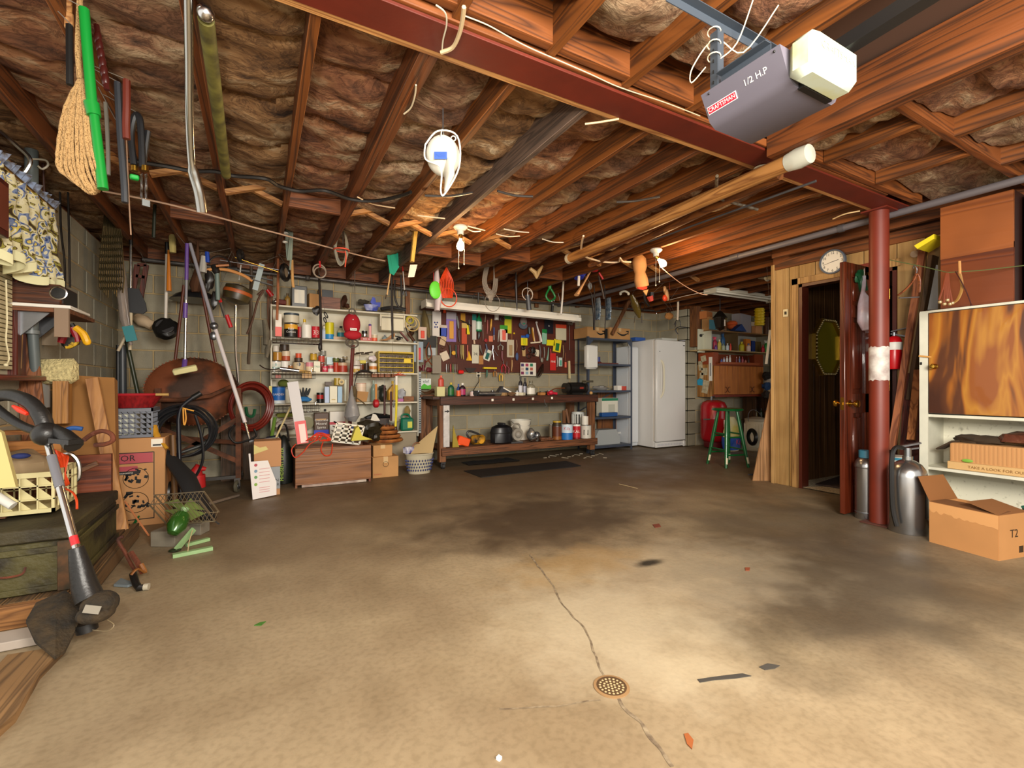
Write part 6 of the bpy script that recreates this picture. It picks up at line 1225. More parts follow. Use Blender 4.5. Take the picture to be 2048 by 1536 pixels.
g=G().prism([(0,0),(.10,.05),(.10,.085),(-.02,.03)],P(1858,505,X=4.6),-EY,EZ,.2);thing('yellow_carton','black and yellow carton peeking out behind the plywood box','box',(g,c_('D8C020')))
thing('grey_folder','grey folded sheet standing behind the plywood box edge','sheet',(G().add([P(1855,620,X=4.62),P(1876,618,X=4.62),P(1876,530,X=4.62),P(1872,530,X=4.62),P(1855,620,X=4.64),P(1876,618,X=4.64),P(1876,530,X=4.64),P(1872,530,X=4.64)],[(0,1,2,3),(4,7,6,5),(0,4,5,1),(1,5,6,2),(2,6,7,3),(3,7,4,0)]),c_('8A8C8C')))
thing('door_roller','round cream knob fixed high on the panelled wall by the boards','knob',(G().cyl(P(1829,508,X=4.845),P(1829,508,X=4.80),.028,n=16),c_('9A7A50')))
ps=[];y0b,y1b=.55,1.43;z0b=.4475;kx=QX0+.03
g=G().bb((kx,y0b,z0b+.05),(kx+.27,y1b,z0b+.19),0,.004)
ps.append(part('tray_lip',G().bb((kx-.012,y0b-.01,z0b),(kx+.28,y1b+.01,z0b+.055),0,.003),c_('B89460',.8)))
ps.append(part('lettering',G().text("TAKE A LOOK FOR OUR GARDEN AND DELIGHT",V((kx-.014,(y0b+y1b)/2+.05,z0b+.026)),-EY,UP,.026),c_('7A5424')))
for y in(1.33,.98,.7):ps.append(part('printed_leaf',G().ball((kx-.013,y,z0b+.07),(.002,.03,.012),8),c_('6E9A34')))
fl=G()
for i in range(40):y=y0b+(y1b-y0b)*(i+.5)/40;fl.bb((kx-.002,y-.004,z0b+.06),(kx+.0,y+.004,z0b+.185))
ps.append(part('corrugation',fl,c_('A87848',.8),kind='stuff'))
thing('garden_box','long corrugated box with a printed lip on the lower cabinet shelf','box',(g,c_('B0804E',.8),ps))
g=G().ball((kx+.12,1.30,z0b+.215),(.10,.12,.035),16,k=.7).beam((kx+.02,1.40,z0b+.20),(kx+.05,1.50,z0b+.13),.08,.01);thing('dark_cloth','dark brown folded cloth on the corrugated garden box','cloth',(g,c_('3A2A18',.9)))
g=G().ball((kx+.12,.98,z0b+.245),(.13,.21,.06),20,k=.35).ball((kx+.12,.86,z0b+.235),(.11,.16,.05),14,k=.5);thing('brown_plastic_bag','shiny brown plastic bag bundled on the corrugated garden box','bag',(g,mat('5E3426',.2,bump=.8,bs=12)))
a_,b_,c3_=V((3.95,1.39,0)),V((3.88,1.04,0)),V((4.15,.985,0));d_=a_+c3_-b_;Hb=.27
vs=[a_,b_,c3_,d_];g=G()
for i in range(4):
 p,q=vs[i],vs[(i+1)%4];dirn=(q-p).normalized();nn=V((-dirn.y,dirn.x,0));g.beam((p+q)/2+UP*Hb/2-(q-p)/2,(p+q)/2+UP*Hb/2+(q-p)/2,.005,Hb,UP)
g.add([v+UP*.004 for v in vs],[(0,1,2,3)])
def flap(p,q,out,up_,L_):
 g=G();w=(V(out).normalized()*math.cos(up_)+UP*math.sin(up_))*L_;p=p+UP*Hb;q=q+UP*Hb;i=(q-p).normalized()*.012
 n=(q-p).normalized().cross(w).normalized()*.003
 return g.add([p,q,q+w-i,p+w+i,p+n,q+n,q+w-i+n,p+w+i+n],[(0,1,2,3),(4,7,6,5),(0,4,5,1),(1,5,6,2),(2,6,7,3),(3,7,4,0)])
nrm_=(d_-a_);CB=mat('B07C48',.8,var=.12,sc=3)
ps=[part('flap',flap(a_,d_,a_-b_,1.1,.17),c_('7C4E24',.8)),part('flap',flap(b_,c3_,a_-b_,.25,.17),c_('7C5028',.8)),part('flap',flap(a_,b_,c3_-b_,.05,.14),c_('6E4622',.8)),part('flap',flap(c3_,d_,c3_-b_,-.5,.13),c_('8A5A30',.8))]
tr=G();n=26;f=(b_-a_);outn=V((-f.y,f.x,0)).normalized()*-1
if outn.dot(V((-1,0,0)))<0:outn=-outn
vs2=[]
for i in range(n+1):p=a_.lerp(b_,i/n)+outn*.0035;zz=Hb-.05-.035*abs(noise.noise(V((i*.33,0,0))))-.03*(i/n);vs2+=[p+UP*zz,p+UP*(Hb-.002)]
tr.add(vs2,[(2*i,2*i+2,2*i+3,2*i+1)for i in range(n)]);ps.append(part('torn_paper',tr,c_('C08C56',.8)))
ps.append(part('printed_mark',G().text('T2',(b_+c3_)/2+UP*.15+(b_-a_).normalized()*.004,(c3_-b_),UP,.07),c_('3A2414')));ps.append(part('printed_mark',G().box((b_+c3_)/2+UP*.05+(c3_-b_)*.25+(b_-a_).normalized()*.003,(.04,.002,.04),math.atan2((c3_-b_).y,(c3_-b_).x)),c_('3A2414')))
thing('open_carton','large open cardboard box on the floor in front of the white cabinet','box',(g,CB,ps))
g=G().lathe([(.1,0),(.12,.26),(.125,.27),(.001,.27)],(4.33,.93,0),20);thing('teal_bin','teal plastic bin at the very edge beside the open cardboard box','bin',(g,c_('0E6A58')))
g=G().box(V((4.30,1.72,.52)),(.12,.1,.12),.2,0,.003);thing('white_carton','white and blue carton between the column and the chrome extinguisher','box',(G().box(V((4.36,1.70,.25)),(.16,.12,.5),.3,0,.003),[c_('D8D4C4')],[part('blue_band',G().box(V((4.36,1.70,.485)),(.164,.124,.02),.3),c_('2E8CA8'))]))
# ==== CEILING FIXTURES
OY0,OY1=.87,1.15
OP=mat('5E5A64',.45,var=.08,sc=3)
pr=[(1.41,2.10),(1.458,2.012),(1.487,1.995),(1.70,1.995),(1.725,2.012),(1.77,2.10)]
g=G().prism(pr,(0,OY1,0),EX,EZ,.29)
lens=G().box((1.565,.815,2.055),(.25,.09,.128),None,0,.022);fu=V((-.48,0,.877));fn=V((-.877,0,-.48))
def fp(y,k):return V((1.458,y,2.012))+fu*k
Rf=Matrix((-EY,fu,fn)).transposed()
thing('garage_door_opener','grey garage door opener hung from the joists with a pale lamp cover','door opener',[part('housing',g,OP),part('lamp_cover',lens,mat('B8C0AC',.3,c2='B4B070',sc=6,edge=(.3,.5)),[part('embossing',G().text('CRAFTSMAN',V((1.565,.769,2.065)),EX,UP,.034),c_('A4AC98'))]),part('cover_slot',G().box((1.59,.853,2.003),(.16,.02,.025)),B_),part('name_plate',G().box(fp(1.085,.038)+fn*.001,(.115,.026,.002),Rf),W_,[part('plate_field',G().box(fp(1.085,.038)+fn*.0022,(.110,.0215,.001),Rf),c_('A82034')),part('lettering',G().text('CRAFTSMAN',fp(1.085,.038)+fn*.003,-EY,fu,.0185),W_)]),part('lettering',G().text('1/2 H.P',fp(.955,.055)+fn*.0005,-EY,fu,.028),W_),part('screw',G().ball(fp(1.12,.09),.004),B_),part('screw',G().ball(fp(.88,.09),.004),B_)])
def angle_iron(a,b,w=.03,t=.003,holes=True):
 g=G();a,b=V(a),V(b);d=(b-a).normalized();s=d.cross(UP);s=s.normalized()if s.length>.1 else EX.copy();u=s.cross(d)
 g.beam(a,b,t,w,u).beam(a+s*w/2+u*w/2,b+s*w/2+u*w/2,w,t,u)
 h=G();n=int((b-a).length/.038)
 for i in range(n):h.box(a+d*(i+.5)*.038-s*.0022,(.011,.002,.007)if abs(d.x)>.5 else(.007,.002,.011)if abs(d.z)>.5 else(.002,.011,.007))
 return g,h
IR=mat('4A525C',.5,.5)
ps=[]
for a,b in(((1.18,1.10,2.33),(1.80,1.10,2.33)),((1.43,1.11,2.11),(1.43,1.11,2.31)),((1.72,1.10,2.11),(1.72,1.10,2.31)),((1.43,1.08,2.12),(1.43,.9,2.12))):
 g,h=angle_iron(a,b);ps.append(part('angle_iron',g,IR,[part('punched_hole',h,B_,kind='stuff')]))
thing('opener_bracket','punched steel angle irons holding up the garage door opener','bracket',ps)
g=G().beam((1.66,1.0,2.135),(1.70,-1.4,2.30),.035,.045).beam((1.66,1.0,2.11),(1.70,-1.4,2.275),.05,.004);thing('opener_rail','black steel rail running back from the garage door opener','rail',(g,c_('151515',.3)))
g=G()
for i in range(4):g.ring((1.43,1.11,2.22+i*.045),.022,.002,(.2,.1,1),12,5)
g.tube(cr([(1.41,1.13,2.19),(1.36,1.15,2.13),(1.38,1.16,2.2),(1.45,1.12,2.30),(1.55,1.08,2.26),(1.60,.98,2.38)]),.0022,5).tube(cr([(1.43,1.1,2.2),(1.50,1.07,2.27),(1.52,1.02,2.40)]),.0022,5)
thing('bell_wire','thin white bell wire wrapped round the opener bracket','wire',(g,c_('D8C8A8')))
def bulb(x,y,zt,label,tilt=0,pull=1):
 o=V((x,y,zt));ps=[part('socket_base',G().lathe([(.001,0),(.055,0),(.06,-.012),(.045,-.028),(.028,-.04),(.026,-.07),(.001,-.07)],o,20),c_('D8D0C0'))]
 ax=V((tilt,-tilt*.6,-1)).normalized();q=o+UP*-.075
 ps.append(part('lamp_socket',G().lathe([(.018,0),(.018,.03),(.001,.03)],q,14,ax=ax),BRASS))
 ps.append(part('bulb',G().lathe([(.012,.03),(.014,.045),(.030,.075),(.033,.095),(.028,.115),(.012,.128),(.001,.13)],q,18,ax=ax),mat('FFD9A0',.3,emit=40,name='lit_bulb')))
 for s in(-1,1):ps.append(part('pull_chain',G().tube([q+V((s*.02,-.02,-.02)),q+V((s*.025,-.022,-.10)),q+V((s*.024,-.02,-.26+.02*s))],.0016,4).ball(q+V((s*.024,-.02,-.265+.02*s)),.007,8,h=5),c_('E8D8B8')))
 thing('bulb_socket',label,'lamp',ps)
 l=lamp('bulb_light','POINT',tuple(q+ax*.15),26,(1,.62,.28),.035)
b1=P(921,452,Z=2.378);bulb(b1.x,b1.y,2.376,'lit bare bulb in a white ceiling socket over the workbench')
b2=P(1312,498,Z=2.378);bulb(b2.x,b2.y,2.376,'lit bare bulb tilted in a ceiling socket near the tied canvas sack',.9)
thing('ceiling_pipe','long grey drain pipe running under the joists past the red column','pipe',[part('pipe',G().cyl((4.245,-.6,2.36),(4.245,6.2,2.33),.026,n=14),mat('5A5456',.5)),part('coupling',G().cyl((4.245,3.0,2.347),(4.245,3.1,2.346),.030,n=14),c_('4A4648')),part('coupling',G().cyl((4.245,2.05,2.348),(4.245,2.09,2.348),.031,n=14),c_('4A4648'))])
g=G().cyl(P(285,519,Y=6.12),P(1010,600,Y=6.12),.021,n=12).cyl(P(1005,600,Y=6.12),P(1320,622,Y=6.12),.014,n=10);thing('wall_pipe','steel water pipe running along the top of the back wall','pipe',[part('pipe',g,mat('6A6664',.5,.6,var=.3,sc=20)),part('union',G().ball(P(615,556,Y=6.12),.035).cyl(P(455,537,Y=6.12),P(475,539,Y=6.12),.03).cyl(P(700,566,Y=6.12),P(710,567,Y=6.12),.028),c_('4A4644'))])
def cable(name,pts,r,m,label,Z=None,cat='cable',n=5):
 q=[P(x,y,Z=Z)if len(t)==0 else P(x,y,Z=t[0])for x,y,*t in pts];return thing(name,label,cat,(G().tube(cr(q,n),r,6),m))
cable('ceiling_cable',[(205,382),(330,407),(430,433),(490,450),(520,458),(560,468),(640,490),(720,511),(770,522)],.007,c_('B09078'),'tan electric cable stapled across the joists near the back wall',Z=2.372)
cable('black_cable',[(240,318),(330,332),(385,342),(430,343),(470,352),(530,357),(558,372),(600,382),(650,381),(700,398),(750,402),(800,392),(822,384)],.012,c_('16120F'),'thick black cable sagging beneath the joists',Z=2.36)
for i,(pts,c,t)in enumerate(((((715,394),(745,408),(790,416)),'D8B890','short cream cable end between the second and third joists'),(((850,391),(900,392),(945,385)),'3A3430','short dark cable below the white cap'),(((995,382),(1030,391),(1066,393)),'3A3430','short black cable loop right of the white cap'),(((835,431),(862,434),(890,437)),'D8C0A0','thin cream cable by the yellow sleeve'),(((935,452),(955,457),(970,461)),'D8C8B0','upper cream wire beside the first bulb'),(((935,458),(948,463),(962,462)),'D8C8B0','lower cream wire beside the first bulb'),(((1008,458),(1035,463),(1058,465)),'D8C8B0','upper cream wire right of the first bulb'),(((993,468),(1015,473),(1040,472)),'D8C8B0','lower cream wire right of the first bulb'),(((1085,478),(1105,484),(1127,485)),'E0D0B8','cream wire over the pale elbow rod'),(((1233,404),(1270,402),(1320,393)),'3A3028','dark cable between the far joists'),(((1666,438),(1690,428),(1720,422)),'C8A878','cream cable left of the column head'),(((1170,248),(1195,245),(1238,238)),'D8B890','cream cable end just behind the steel beam'))):
 cable('cable_end',pts,.005 if i not in(1,2,9)else .008,c_(c),t,Z=2.365)
cable('beam_cable',[(928,14),(925,40),(918,70),(905,95),(882,105)],.008,c_('C8B088'),'cream cable looping down past the red steel beam',Z=2.35)
cable('beam_wire',[(872,10),(890,25),(893,50),(886,80),(884,102)],.003,c_('C8C0A8'),'thin white wire looping over the red steel beam',Z=2.355)
cable('bell_line',[(930,32),(975,50),(1020,75),(1060,96),(1120,122),(1180,148),(1240,175),(1330,205),(1400,232)],.0025,c_('C8B898'),'thin cream wire stapled along the nailer over the steel beam',Z=2.386)
cable('joist_wire',[(832,170),(830,190),(822,215),(808,228)],.004,c_('D8C8A8'),'white wire curving along the doubled joist',Z=2.378)
a=P(1576,326,Z=2.275);b=P(1142,516,Z=2.285)
thing('cardboard_roll','long rolled cardboard tube wrapped in plastic slung under the joists','roll',[part('roll',G().cyl(a,b,.045,n=18),wood('A8743C','74461C','y',.8)),part('plastic_end',G().lathe([(.047,0),(.056,.06),(.05,.12),(.001,.13)],a,16,ax=(a-b)),mat('C8C8B8',.15,alpha=.7)),part('end_wrap',G().lathe([(.047,0),(.05,.04),(.001,.06)],b,14,ax=(b-a)),c_('B0A48C'))])
thing('window_blind_roll','second brown roll lying beside the long cardboard tube','roll',(G().cyl(P(1560,350,Z=2.31),P(1180,530,Z=2.33),.03,n=12),wood('8A5224','5A3014','y',.8)))
thing('steel_rod','thin steel rod slung below the long cardboard tube','rod',(G().cyl(P(1632,362,Z=2.27),P(1260,497,Z=2.30),.008,n=8),STEEL))
g=G().tube(cr([P(x,y,Z=2.31)for x,y in((1434,352),(1433,370),(1434,390),(1446,400),(1475,408),(1515,419))]),.010,8);thing('elbow_hanger','weathered grey bent metal hanger holding the rolls near the beam','hanger',(g,mat('8A8478',.5,.6,c2='5A4A34',sc=30)))
g=G().tube(cr([P(x,y,Z=2.31)for x,y in((1167,472),(1163,490),(1164,508),(1180,517),(1210,524),(1236,524),(1240,516),(1246,523),(1262,524))]),.009,8);thing('pale_elbow_rod','cream curved rod hanging the far end of the rolls','hanger',(g,c_('D8C0A0')))
thing('round_box_cover','small oval cream plate on the joist above the long roll','plate',(G().lathe([(.001,0),(.05,0),(.05,.008),(.001,.008)],P(1525,338,Z=2.36),18),c_('B8AC90')))
cable('white_cord',[(1320,533,2.2),(1350,558,2.15),(1375,575,2.1),(1400,587,2.05),(1415,590,2.03)],.004,c_('C89A7C'),'pinkish cord swagging from the second bulb to the second tube fitting')
cable('white_line',[(1340,600,2.2),(1370,592,2.2),(1420,582,2.2)],.003,c_('D8C8B8'),'thin white line stretched toward the second tube fitting')
def ht(name,pts,r,m,label,cat,Y,extra=(),n=8,flat=None,smooth=True):
 q=[P(x,y,Y=Y)for x,y in pts];g=G().tube(cr(q,3)if smooth and len(q)>2 else q,r if not isinstance(r,(list,tuple))or not(smooth and len(q)>2)else[r[min(i//3,len(r)-1)]+(r[min(i//3+1,len(r)-1)]-r[min(i//3,len(r)-1)])*(i%3)/3 for i in range((len(q)-1)*3+1)],n,flat=flat)
 ps=[part('shaft' if extra else 'body',g,m)]+list(extra)
 return thing(name,label,cat,ps if extra else(g,m))
def tb(pts,r,Y,n=8,flat=None,sm=True):q=[P(x,y,Y=Y)for x,y in pts];return G().tube(cr(q,4)if sm and len(q)>2 else q,r,n,flat=flat)
o=P(773,462,Y=5.2)
thing('green_net','teal green flag cloth hanging on a thin pole','flag',[part('pole',tb([(788,474),(783,530),(774,590)],.008,5.2),c_('D8B078')),part('cloth',G().prism([(0,0),(.0,-.02),(.06,-.06),(.13,-.12),(.15,-.36),(.09,-.46),(.045,-.44),(.01,-.2)],P(771,466,Y=5.19),EX,EZ,.01),c_('109C7C',.7)),part('tip',tb([(773,588),(771,598)],.006,5.2),c_('3A2A1C'))])
ht('black_crowbar',[(783,546),(784,600),(785,678)],.013,c_('1C1410'),'long dark handle hanging straight down before the towel dispenser','pole',5.35)
ht('black_strap',[(790,560),(789,590),(796,612),(803,608),(802,550)],.012,c_('1E1814'),'black belt hanging in a loop beside the long dark handle','strap',5.5)
thing('white_trowel','narrow white handled tool with a twin steel end','tool',[part('blade',tb([(806,543),(809,580)],[.012,.02],5.5,flat=.4,sm=False),c_('E8E4DC',.3)),part('claw',tb([(807,583),(806,590)],.012,5.5,sm=False).tube([P(812,583,Y=5.5),P(813,592,Y=5.5)],.010),STEEL),part('tip',tb([(805,533),(806,543)],.007,5.5,sm=False),RED)])
thing('yellow_sleeve','shiny yellow brown wrapped sleeve hanging beside the first bulb','sleeve',[part('sleeve',tb([(836,412),(831,460),(824,524)],[.02,.035,.03],4.3,sm=False,flat=.7),mat('C8A050',.2,bump=.6,bs=20)),part('putty_blade',G().prism([(-.01,0),(.06,.01),(.03,-.11),(-.03,-.12)],P(822,530,Y=4.3),EX,EZ,.006),c_('A8A8A0')),part('band',tb([(836,440),(835,448)],.037,4.3,sm=False),B_)])
g=G()
for i in range(6):g.ring(P(682+(i%3)*1.5,493+i,Y=4.7)+V((0,.01*i,0)),.05+.004*i,.005,(.3,-1,0),22,6,sy=3.6 if 0 else 1.0)
g=G()
for i in range(7):c=P(683+i*.8-2,492,Y=4.7)+V((0,.012*i,0));g.tube([c+V(((.05+.006*(i%3))*math.cos(t*.3927),0,(.19-.008*i)*math.sin(t*.3927)))for t in range(16)],.006,6,closed=True)
thing('cord_hank','long grey cord hank tied with red twine hanging from a joist','cord',[part('cord',g,c_('8A8474')),part('red_tie',G().ring(P(683,500,Y=4.7),.07,.007,UP,16,6).tube(cr([P(690,502,Y=4.65),P(692,515,Y=4.65),P(690,534,Y=4.65)]),.006),c_('D8543C')),part('hook',G().tube([P(686,445,Y=4.7),V((P(686,445,Y=4.7).x,4.7,2.40))],.004),STEEL)])
g=G()
for i in range(5):g.tube(cr([P(574+i*1.5,440,Y=4.9),P(572+i*3,480,Y=4.9),P(575+i*2,520,Y=4.88),P(579+i*1.5,480,Y=4.86)]),.005,5)
g.tube(cr([P(585,432,Y=4.9),P(584,480,Y=4.9),P(580,540,Y=4.9)]),.009,6)
thing('wire_bundle','bundle of grey green wires with white ties hanging against the first joist','wires',[part('wires',g,c_('7A8478')),part('white_tie',G().ring(P(573,448,Y=4.88),.02,.006,UP,10).ring(P(571,466,Y=4.88),.02,.006,UP,10).ring(P(570,484,Y=4.88),.02,.006,UP,10),W_)])
thing('caster_wheel','black wheel with a pale hub hanging below the grey green wires','wheel',[part('tyre',G().ring(P(570,545,Y=5.3),.07,.025,(1,-.5,0),20,8),B_),part('hub',G().lathe([(.05,-.01),(.05,.01),(.001,.012)],P(570,545,Y=5.3),16,ax=(1,-.5,0)),c_('8A7A64'))])
ht('tan_stick',[(584,520),(585,560),(587,575)],.014,c_('C8985C'),'short tan stick hanging beside the black wheel','stick',5.3)
ht('broom_handle',[(556,510),(556,570),(554,640)],.013,wood('A8643C','7A4424','z',1),'reddish broom handle hanging before the left end of the shelves','handle',5.5,extra=[part('red_grip',tb([(557,493),(557,515)],.014,5.5,sm=False),c_('A01E18'))])
thing('cable_spool','grey cable coil with a red clip hanging over the dark rectangular tin','coil',[part('coil',G().ring(P(639,542,Y=5.4),.07,.008,(.3,-1,0),22,6).ring(P(640,545,Y=5.42),.06,.008,(-.3,-1,.1),22,6),c_('9A8A7A')),part('clip',tb([(639,515),(640,535)],.01,5.4,sm=False),c_('C81E28'))])
ht('black_whip',[(638,550),(641,620),(642,700)],[.012,.014,.014],c_('1E1410'),'long black strap hanging before the shelves beside the crimson tin','strap',5.6,extra=[part('buckle',G().ball(P(633,622,Y=5.6),(.05,.02,.05),10,k=.7).ball(P(640,694,Y=5.6),(.02,.02,.05)),c_('16110E'))])
g=G().ring(P(652,630,Y=5.6),.035,.006,(1,-.6,.5),14).ring(P(650,640,Y=5.6),.03,.006,(1,-.6,.2),14);thing('black_clips','black wire clips hanging beside the long black strap','clips',(g,c_('2A2A2C')))
o=P(705,652,Y=5.62);rc=c_('A80F20',.8)
cr_=G().ball(o+V((0,.05,.02)),(.098,.09,.135),20,h=12);br=G().ball(o+V((0,-.02,-.105)),(.1,.045,.055),18,h=8)
thing('red_cap','red ball cap with a white patch hanging in front of the shelves','cap',[part('crown',cr_,rc),part('brim',br,rc),part('button',G().ball(o+V((0,-.04,.07)),.007),W_),part('patch',G().box(o+V((0,-.062,-.045)),(.075,.006,.03),Matrix.Rotation(.15,3,'X'),0,.002),W_,[part('lettering',G().text('Pioneer',o+V((0,-.0665,-.045)),EX,UP,.02),B_)]),part('strap_hook',G().ring(o+V((0,.02,.17)),.035,.008,(0,-1,.3),14).ring(o+V((.01,.03,-.2)),.06,.009,(0,-1,0),16,sy=.8).ring(o+V((-.03,.03,-.19)),.04,.009,(0,-1,0),16),c_('5A5248'))])
thing('red_post','dark red painted bar hanging below the red cap','bar',(tb([(706,690),(702,760),(699,880)],.022,5.80,sm=False),c_('6A1812')))
thing('shopping_bag_hung','clear grey plastic bag hanging full in front of the shelves','bag',(G().tube([P(703,772,Y=5.6),P(703,790,Y=5.6),P(703,815,Y=5.6),P(704,832,Y=5.6),P(704,842,Y=5.6)],[.008,.035,.09,.11,.06],16,flat=.8).jit(.02,14),mat('9A9898',.12,alpha=.72,bump=.8,bs=18)))
thing('straw_brush','straw brush beside the hanging plastic bag','brush',(G().ball(P(708,783,Y=5.66),(.035,.03,.06),10,k=.5).tube(cr([P(712,795,Y=5.66),P(722,802,Y=5.66),P(732,810,Y=5.66)]),.008),c_('5A4A30',.9)))
thing('hedge_shears','thin dark shears hanging over the gas can on the rack','shears',(tb([(715,745),(708,775),(712,790)],.006,5.7).tube([P(711,748,Y=5.7),P(722,742,Y=5.7)],.01),c_('2A2420')))
for i,(x,y0,y1,c,lb,hd)in enumerate(((752,768,803,'C8843C','wooden handled mallet with a red rubber head',1),(769,771,830,'3E1C18','maroon handled long driver hanging from the tray basket',0),(782,783,842,'4A241E','plum handled driver hanging into the grey bucket',0))):
 ex=[part('hook_wire',tb([(x,757),(x,y0)],.002,5.72,sm=False),STEEL)]
 if hd:ex.append(part('head',G().lathe([(.03,-.035),(.05,-.02),(.052,.0),(.05,.02),(.03,.035)],P(752,807,Y=5.72),16,ax=(1,0,0)),c_('B01824')))
 thing('hanging_mallet' if hd else 'hanging_driver',lb,'mallet' if hd else 'driver',[part('handle',tb([(x,y0),(x,y1)],[.014,.013],5.72,sm=False),c_(c))]+ex)
ht('yellow_pole',[(793,755),(793,800),(791,853)],.014,c_('D8C81E'),'yellow pole standing in front of the brown bin and grey bucket','pole',5.66,extra=[part('white_sleeve',tb([(793,752),(793,770)],.015,5.66,sm=False),W_)])
g=G()
for i in range(7):g.tube([P(795,750,Y=5.68),P(788+i*4,742+abs(i-3)*3,Y=5.66)],.004,5)
thing('red_twine','tuft of red wire ends tied at the corner of the tray basket','twine',(g,c_('B8402C')))
ht('chrome_rod',[(789,760),(788,790),(788,812)],.005,STEEL,'slim steel rod beside the yellow pole','rod',5.7,extra=[part('ball_tip',G().ball(P(788,813,Y=5.7),.012),CHROME)])
g=G().tube([P(874,530,Y=5.3),P(873,560,Y=5.3),P(876,590,Y=5.3),P(874,622,Y=5.3)],[.02,.07,.09,.06],14,flat=.5)
thing('net_bag','white mesh bag holding a lime green pad over the left end of the tube light','bag',[part('mesh_bag',g,mat('D8C8C8',.5)),part('green_pad',G().ball(P(871,580,Y=5.22),(.075,.02,.105),18),c_('6CE03C',.5)),part('hook',tb([(867,545),(867,565)],.003,5.3,sm=False),RED)])
g=G()
for i in range(9):
 t=(i-4)/4;g.tube(cr([P(893,535,Y=5.25),P(893+t*13,565,Y=5.2+.01*i),P(893+t*9+2,596,Y=5.22)]),.007,6)
g.ring(P(897,595,Y=5.25),.11,.007,(.1,-1,0),22,6)
thing('orange_cord','bright orange extension cord hanging beside the mesh bag','cord',(g,c_('E0481C')))
g=G()
for i in range(5):g.tube(cr([P(970+i*2,532,Y=5.2),P(965+i*2,565,Y=5.2),P(975+i*3,590,Y=5.18),P(986+i*2,575,Y=5.2),P(988+i*2,530,Y=5.22)]),.006,5)
g.ring(P(985,605,Y=5.2),.11,.004,(.1,-1,0),24,5).ring(P(978,585,Y=5.2),.05,.007,(.4,-1,0),16,5).ball(P(981,592,Y=5.2),(.05,.02,.06),10,k=.6)
thing('grey_wire_coil','large loose coil of grey wire hanging over the tube light','coil',(g,c_('8A7E70')))
g=G().ring(P(957,598,Y=5.4),.08,.006,(0,-1,0),18,6,a0=0,a1=math.pi,ref=(1,0,0)).tube([P(957,585,Y=5.4),P(957,606,Y=5.4)],.012);thing('wall_bracket','dark curved bracket behind the grey wire coil','bracket',(g,c_('2A2826')))
ht('machete_sheath',[(1032,545),(1032,575),(1034,620)],[.012,.02,.006],c_('1C1210'),'narrow black sheath hanging before the tube light','sheath',5.3,extra=[part('tip_wood',tb([(1033,545),(1031,562)],.012,5.3,sm=False),c_('8A5A2C'))])
thing('grease_pump','grey cylinder in a wire ring hanging before the tube light','cylinder',[part('cylinder',tb([(1055,590),(1058,620)],.035,5.3,sm=False),c_('3A3A3C')),part('wire_ring',G().ring(P(1055,588,Y=5.3),.08,.006,(0,-1,0),20).ring(P(1060,590,Y=5.3),.06,.006,(.5,-1,0),18),c_('C8B8A8')),part('hanger',tb([(1055,548),(1055,585)],.003,5.3,sm=False),STEEL)])
g=G().tube([P(1098,560,Y=5.3),P(1100,578,Y=5.3)],[.03,.022],8).tube(cr([P(1098,578,Y=5.3),P(1092,592,Y=5.3),P(1100,602,Y=5.3),P(1110,594,Y=5.3),P(1102,578,Y=5.3)]),.014)
thing('green_clamp','green spring clamp hanging above the pegboard','clamp',[part('body',g,c_('127A34')),part('chain',G().ring(P(1106,602,Y=5.28),.02,.003,(0,-1,0)).ring(P(1106,610,Y=5.28),.012,.003,(1,0,0)),STEEL)])
ht('white_rod',[(1127,555),(1125,595),(1122,628)],.013,c_('E4DED4'),'white plastic rod with a black collar hanging to the right of the tube light','rod',5.35,extra=[part('collar',tb([(1127,556),(1127,562)],.015,5.35,sm=False),B_)])
ht('wall_rod',[(1105,610),(1104,625),(1103,640)],.02,c_('1C1C1C'),'small black hook bracket over the pegboard','bracket',6.1)
thing('antler_bracket','pale forked wooden bracket fixed under the joists','bracket',(G().tube([P(1060,537,Y=4.6),P(1070,545,Y=4.6),P(1073,557,Y=4.6)],[.02,.028,.008],8).tube([P(1085,532,Y=4.6),P(1078,543,Y=4.6),P(1073,557,Y=4.6)],[.012,.024,.01],8),c_('A88A5C')))
thing('blue_bag','blue cloth bundle hanging under the end of the rolls','cloth',(G().tube([P(1158,534,Y=4.6),P(1165,545,Y=4.6),P(1158,556,Y=4.6)],[.06,.1,.09],12,flat=.4),c_('1E2A9C',.8)))
ht('canoe_paddle',[(1183,538),(1168,566),(1153,590)],[.02,.016,.045],c_('D8A06C'),'pale wooden paddle hanging at a slant','paddle',4.5,flat=.5)
ht('white_handle',[(1158,552),(1157,572)],.016,c_('D8D0C4'),'short white handle below the blue cloth bundle','handle',4.55)
g=G().ball(P(1188,540,Y=4.5),(.06,.04,.025),12).tube(cr([P(1198,545,Y=4.5),P(1206,558,Y=4.5)]),.012);thing('red_gloves','red and black gloves hanging beside the paddle top','gloves',(g,c_('B01E28')))
g=G().ring(P(1180,572,Y=4.5),.032,.012,(.5,-1,0),16,6);thing('small_caster','small grey caster wheel hanging beside the paddle','wheel',(g,c_('6A6A6A')))
ht('dark_pole',[(1197,552),(1203,575),(1208,598)],.014,c_('2A1A12'),'dark stick hanging behind the grey caster','stick',4.6)
for px,t in((1196,'first clear waterproof pouch hanging with a silver blue lining'),(1217,'second clear waterproof pouch hanging with a silver blue lining')):
 thing('clear_pouch',t,'pouch',[part('pouch',tb([(px,596),(px,618),(px-1,640)],[.045,.06,.05],4.9,12,.4,sm=False),mat('7A8288',.1,.3,c2='2E4458',sc=20,bump=.7,bs=25)),part('strap',tb([(px-8,570),(px-6,620),(px-7,660)],.007,4.92),c_('1E1612'))])
ht('black_belt',[(1183,590),(1187,625),(1188,660)],.012,c_('18120E'),'black belt hanging left of the clear pouches','belt',4.95)
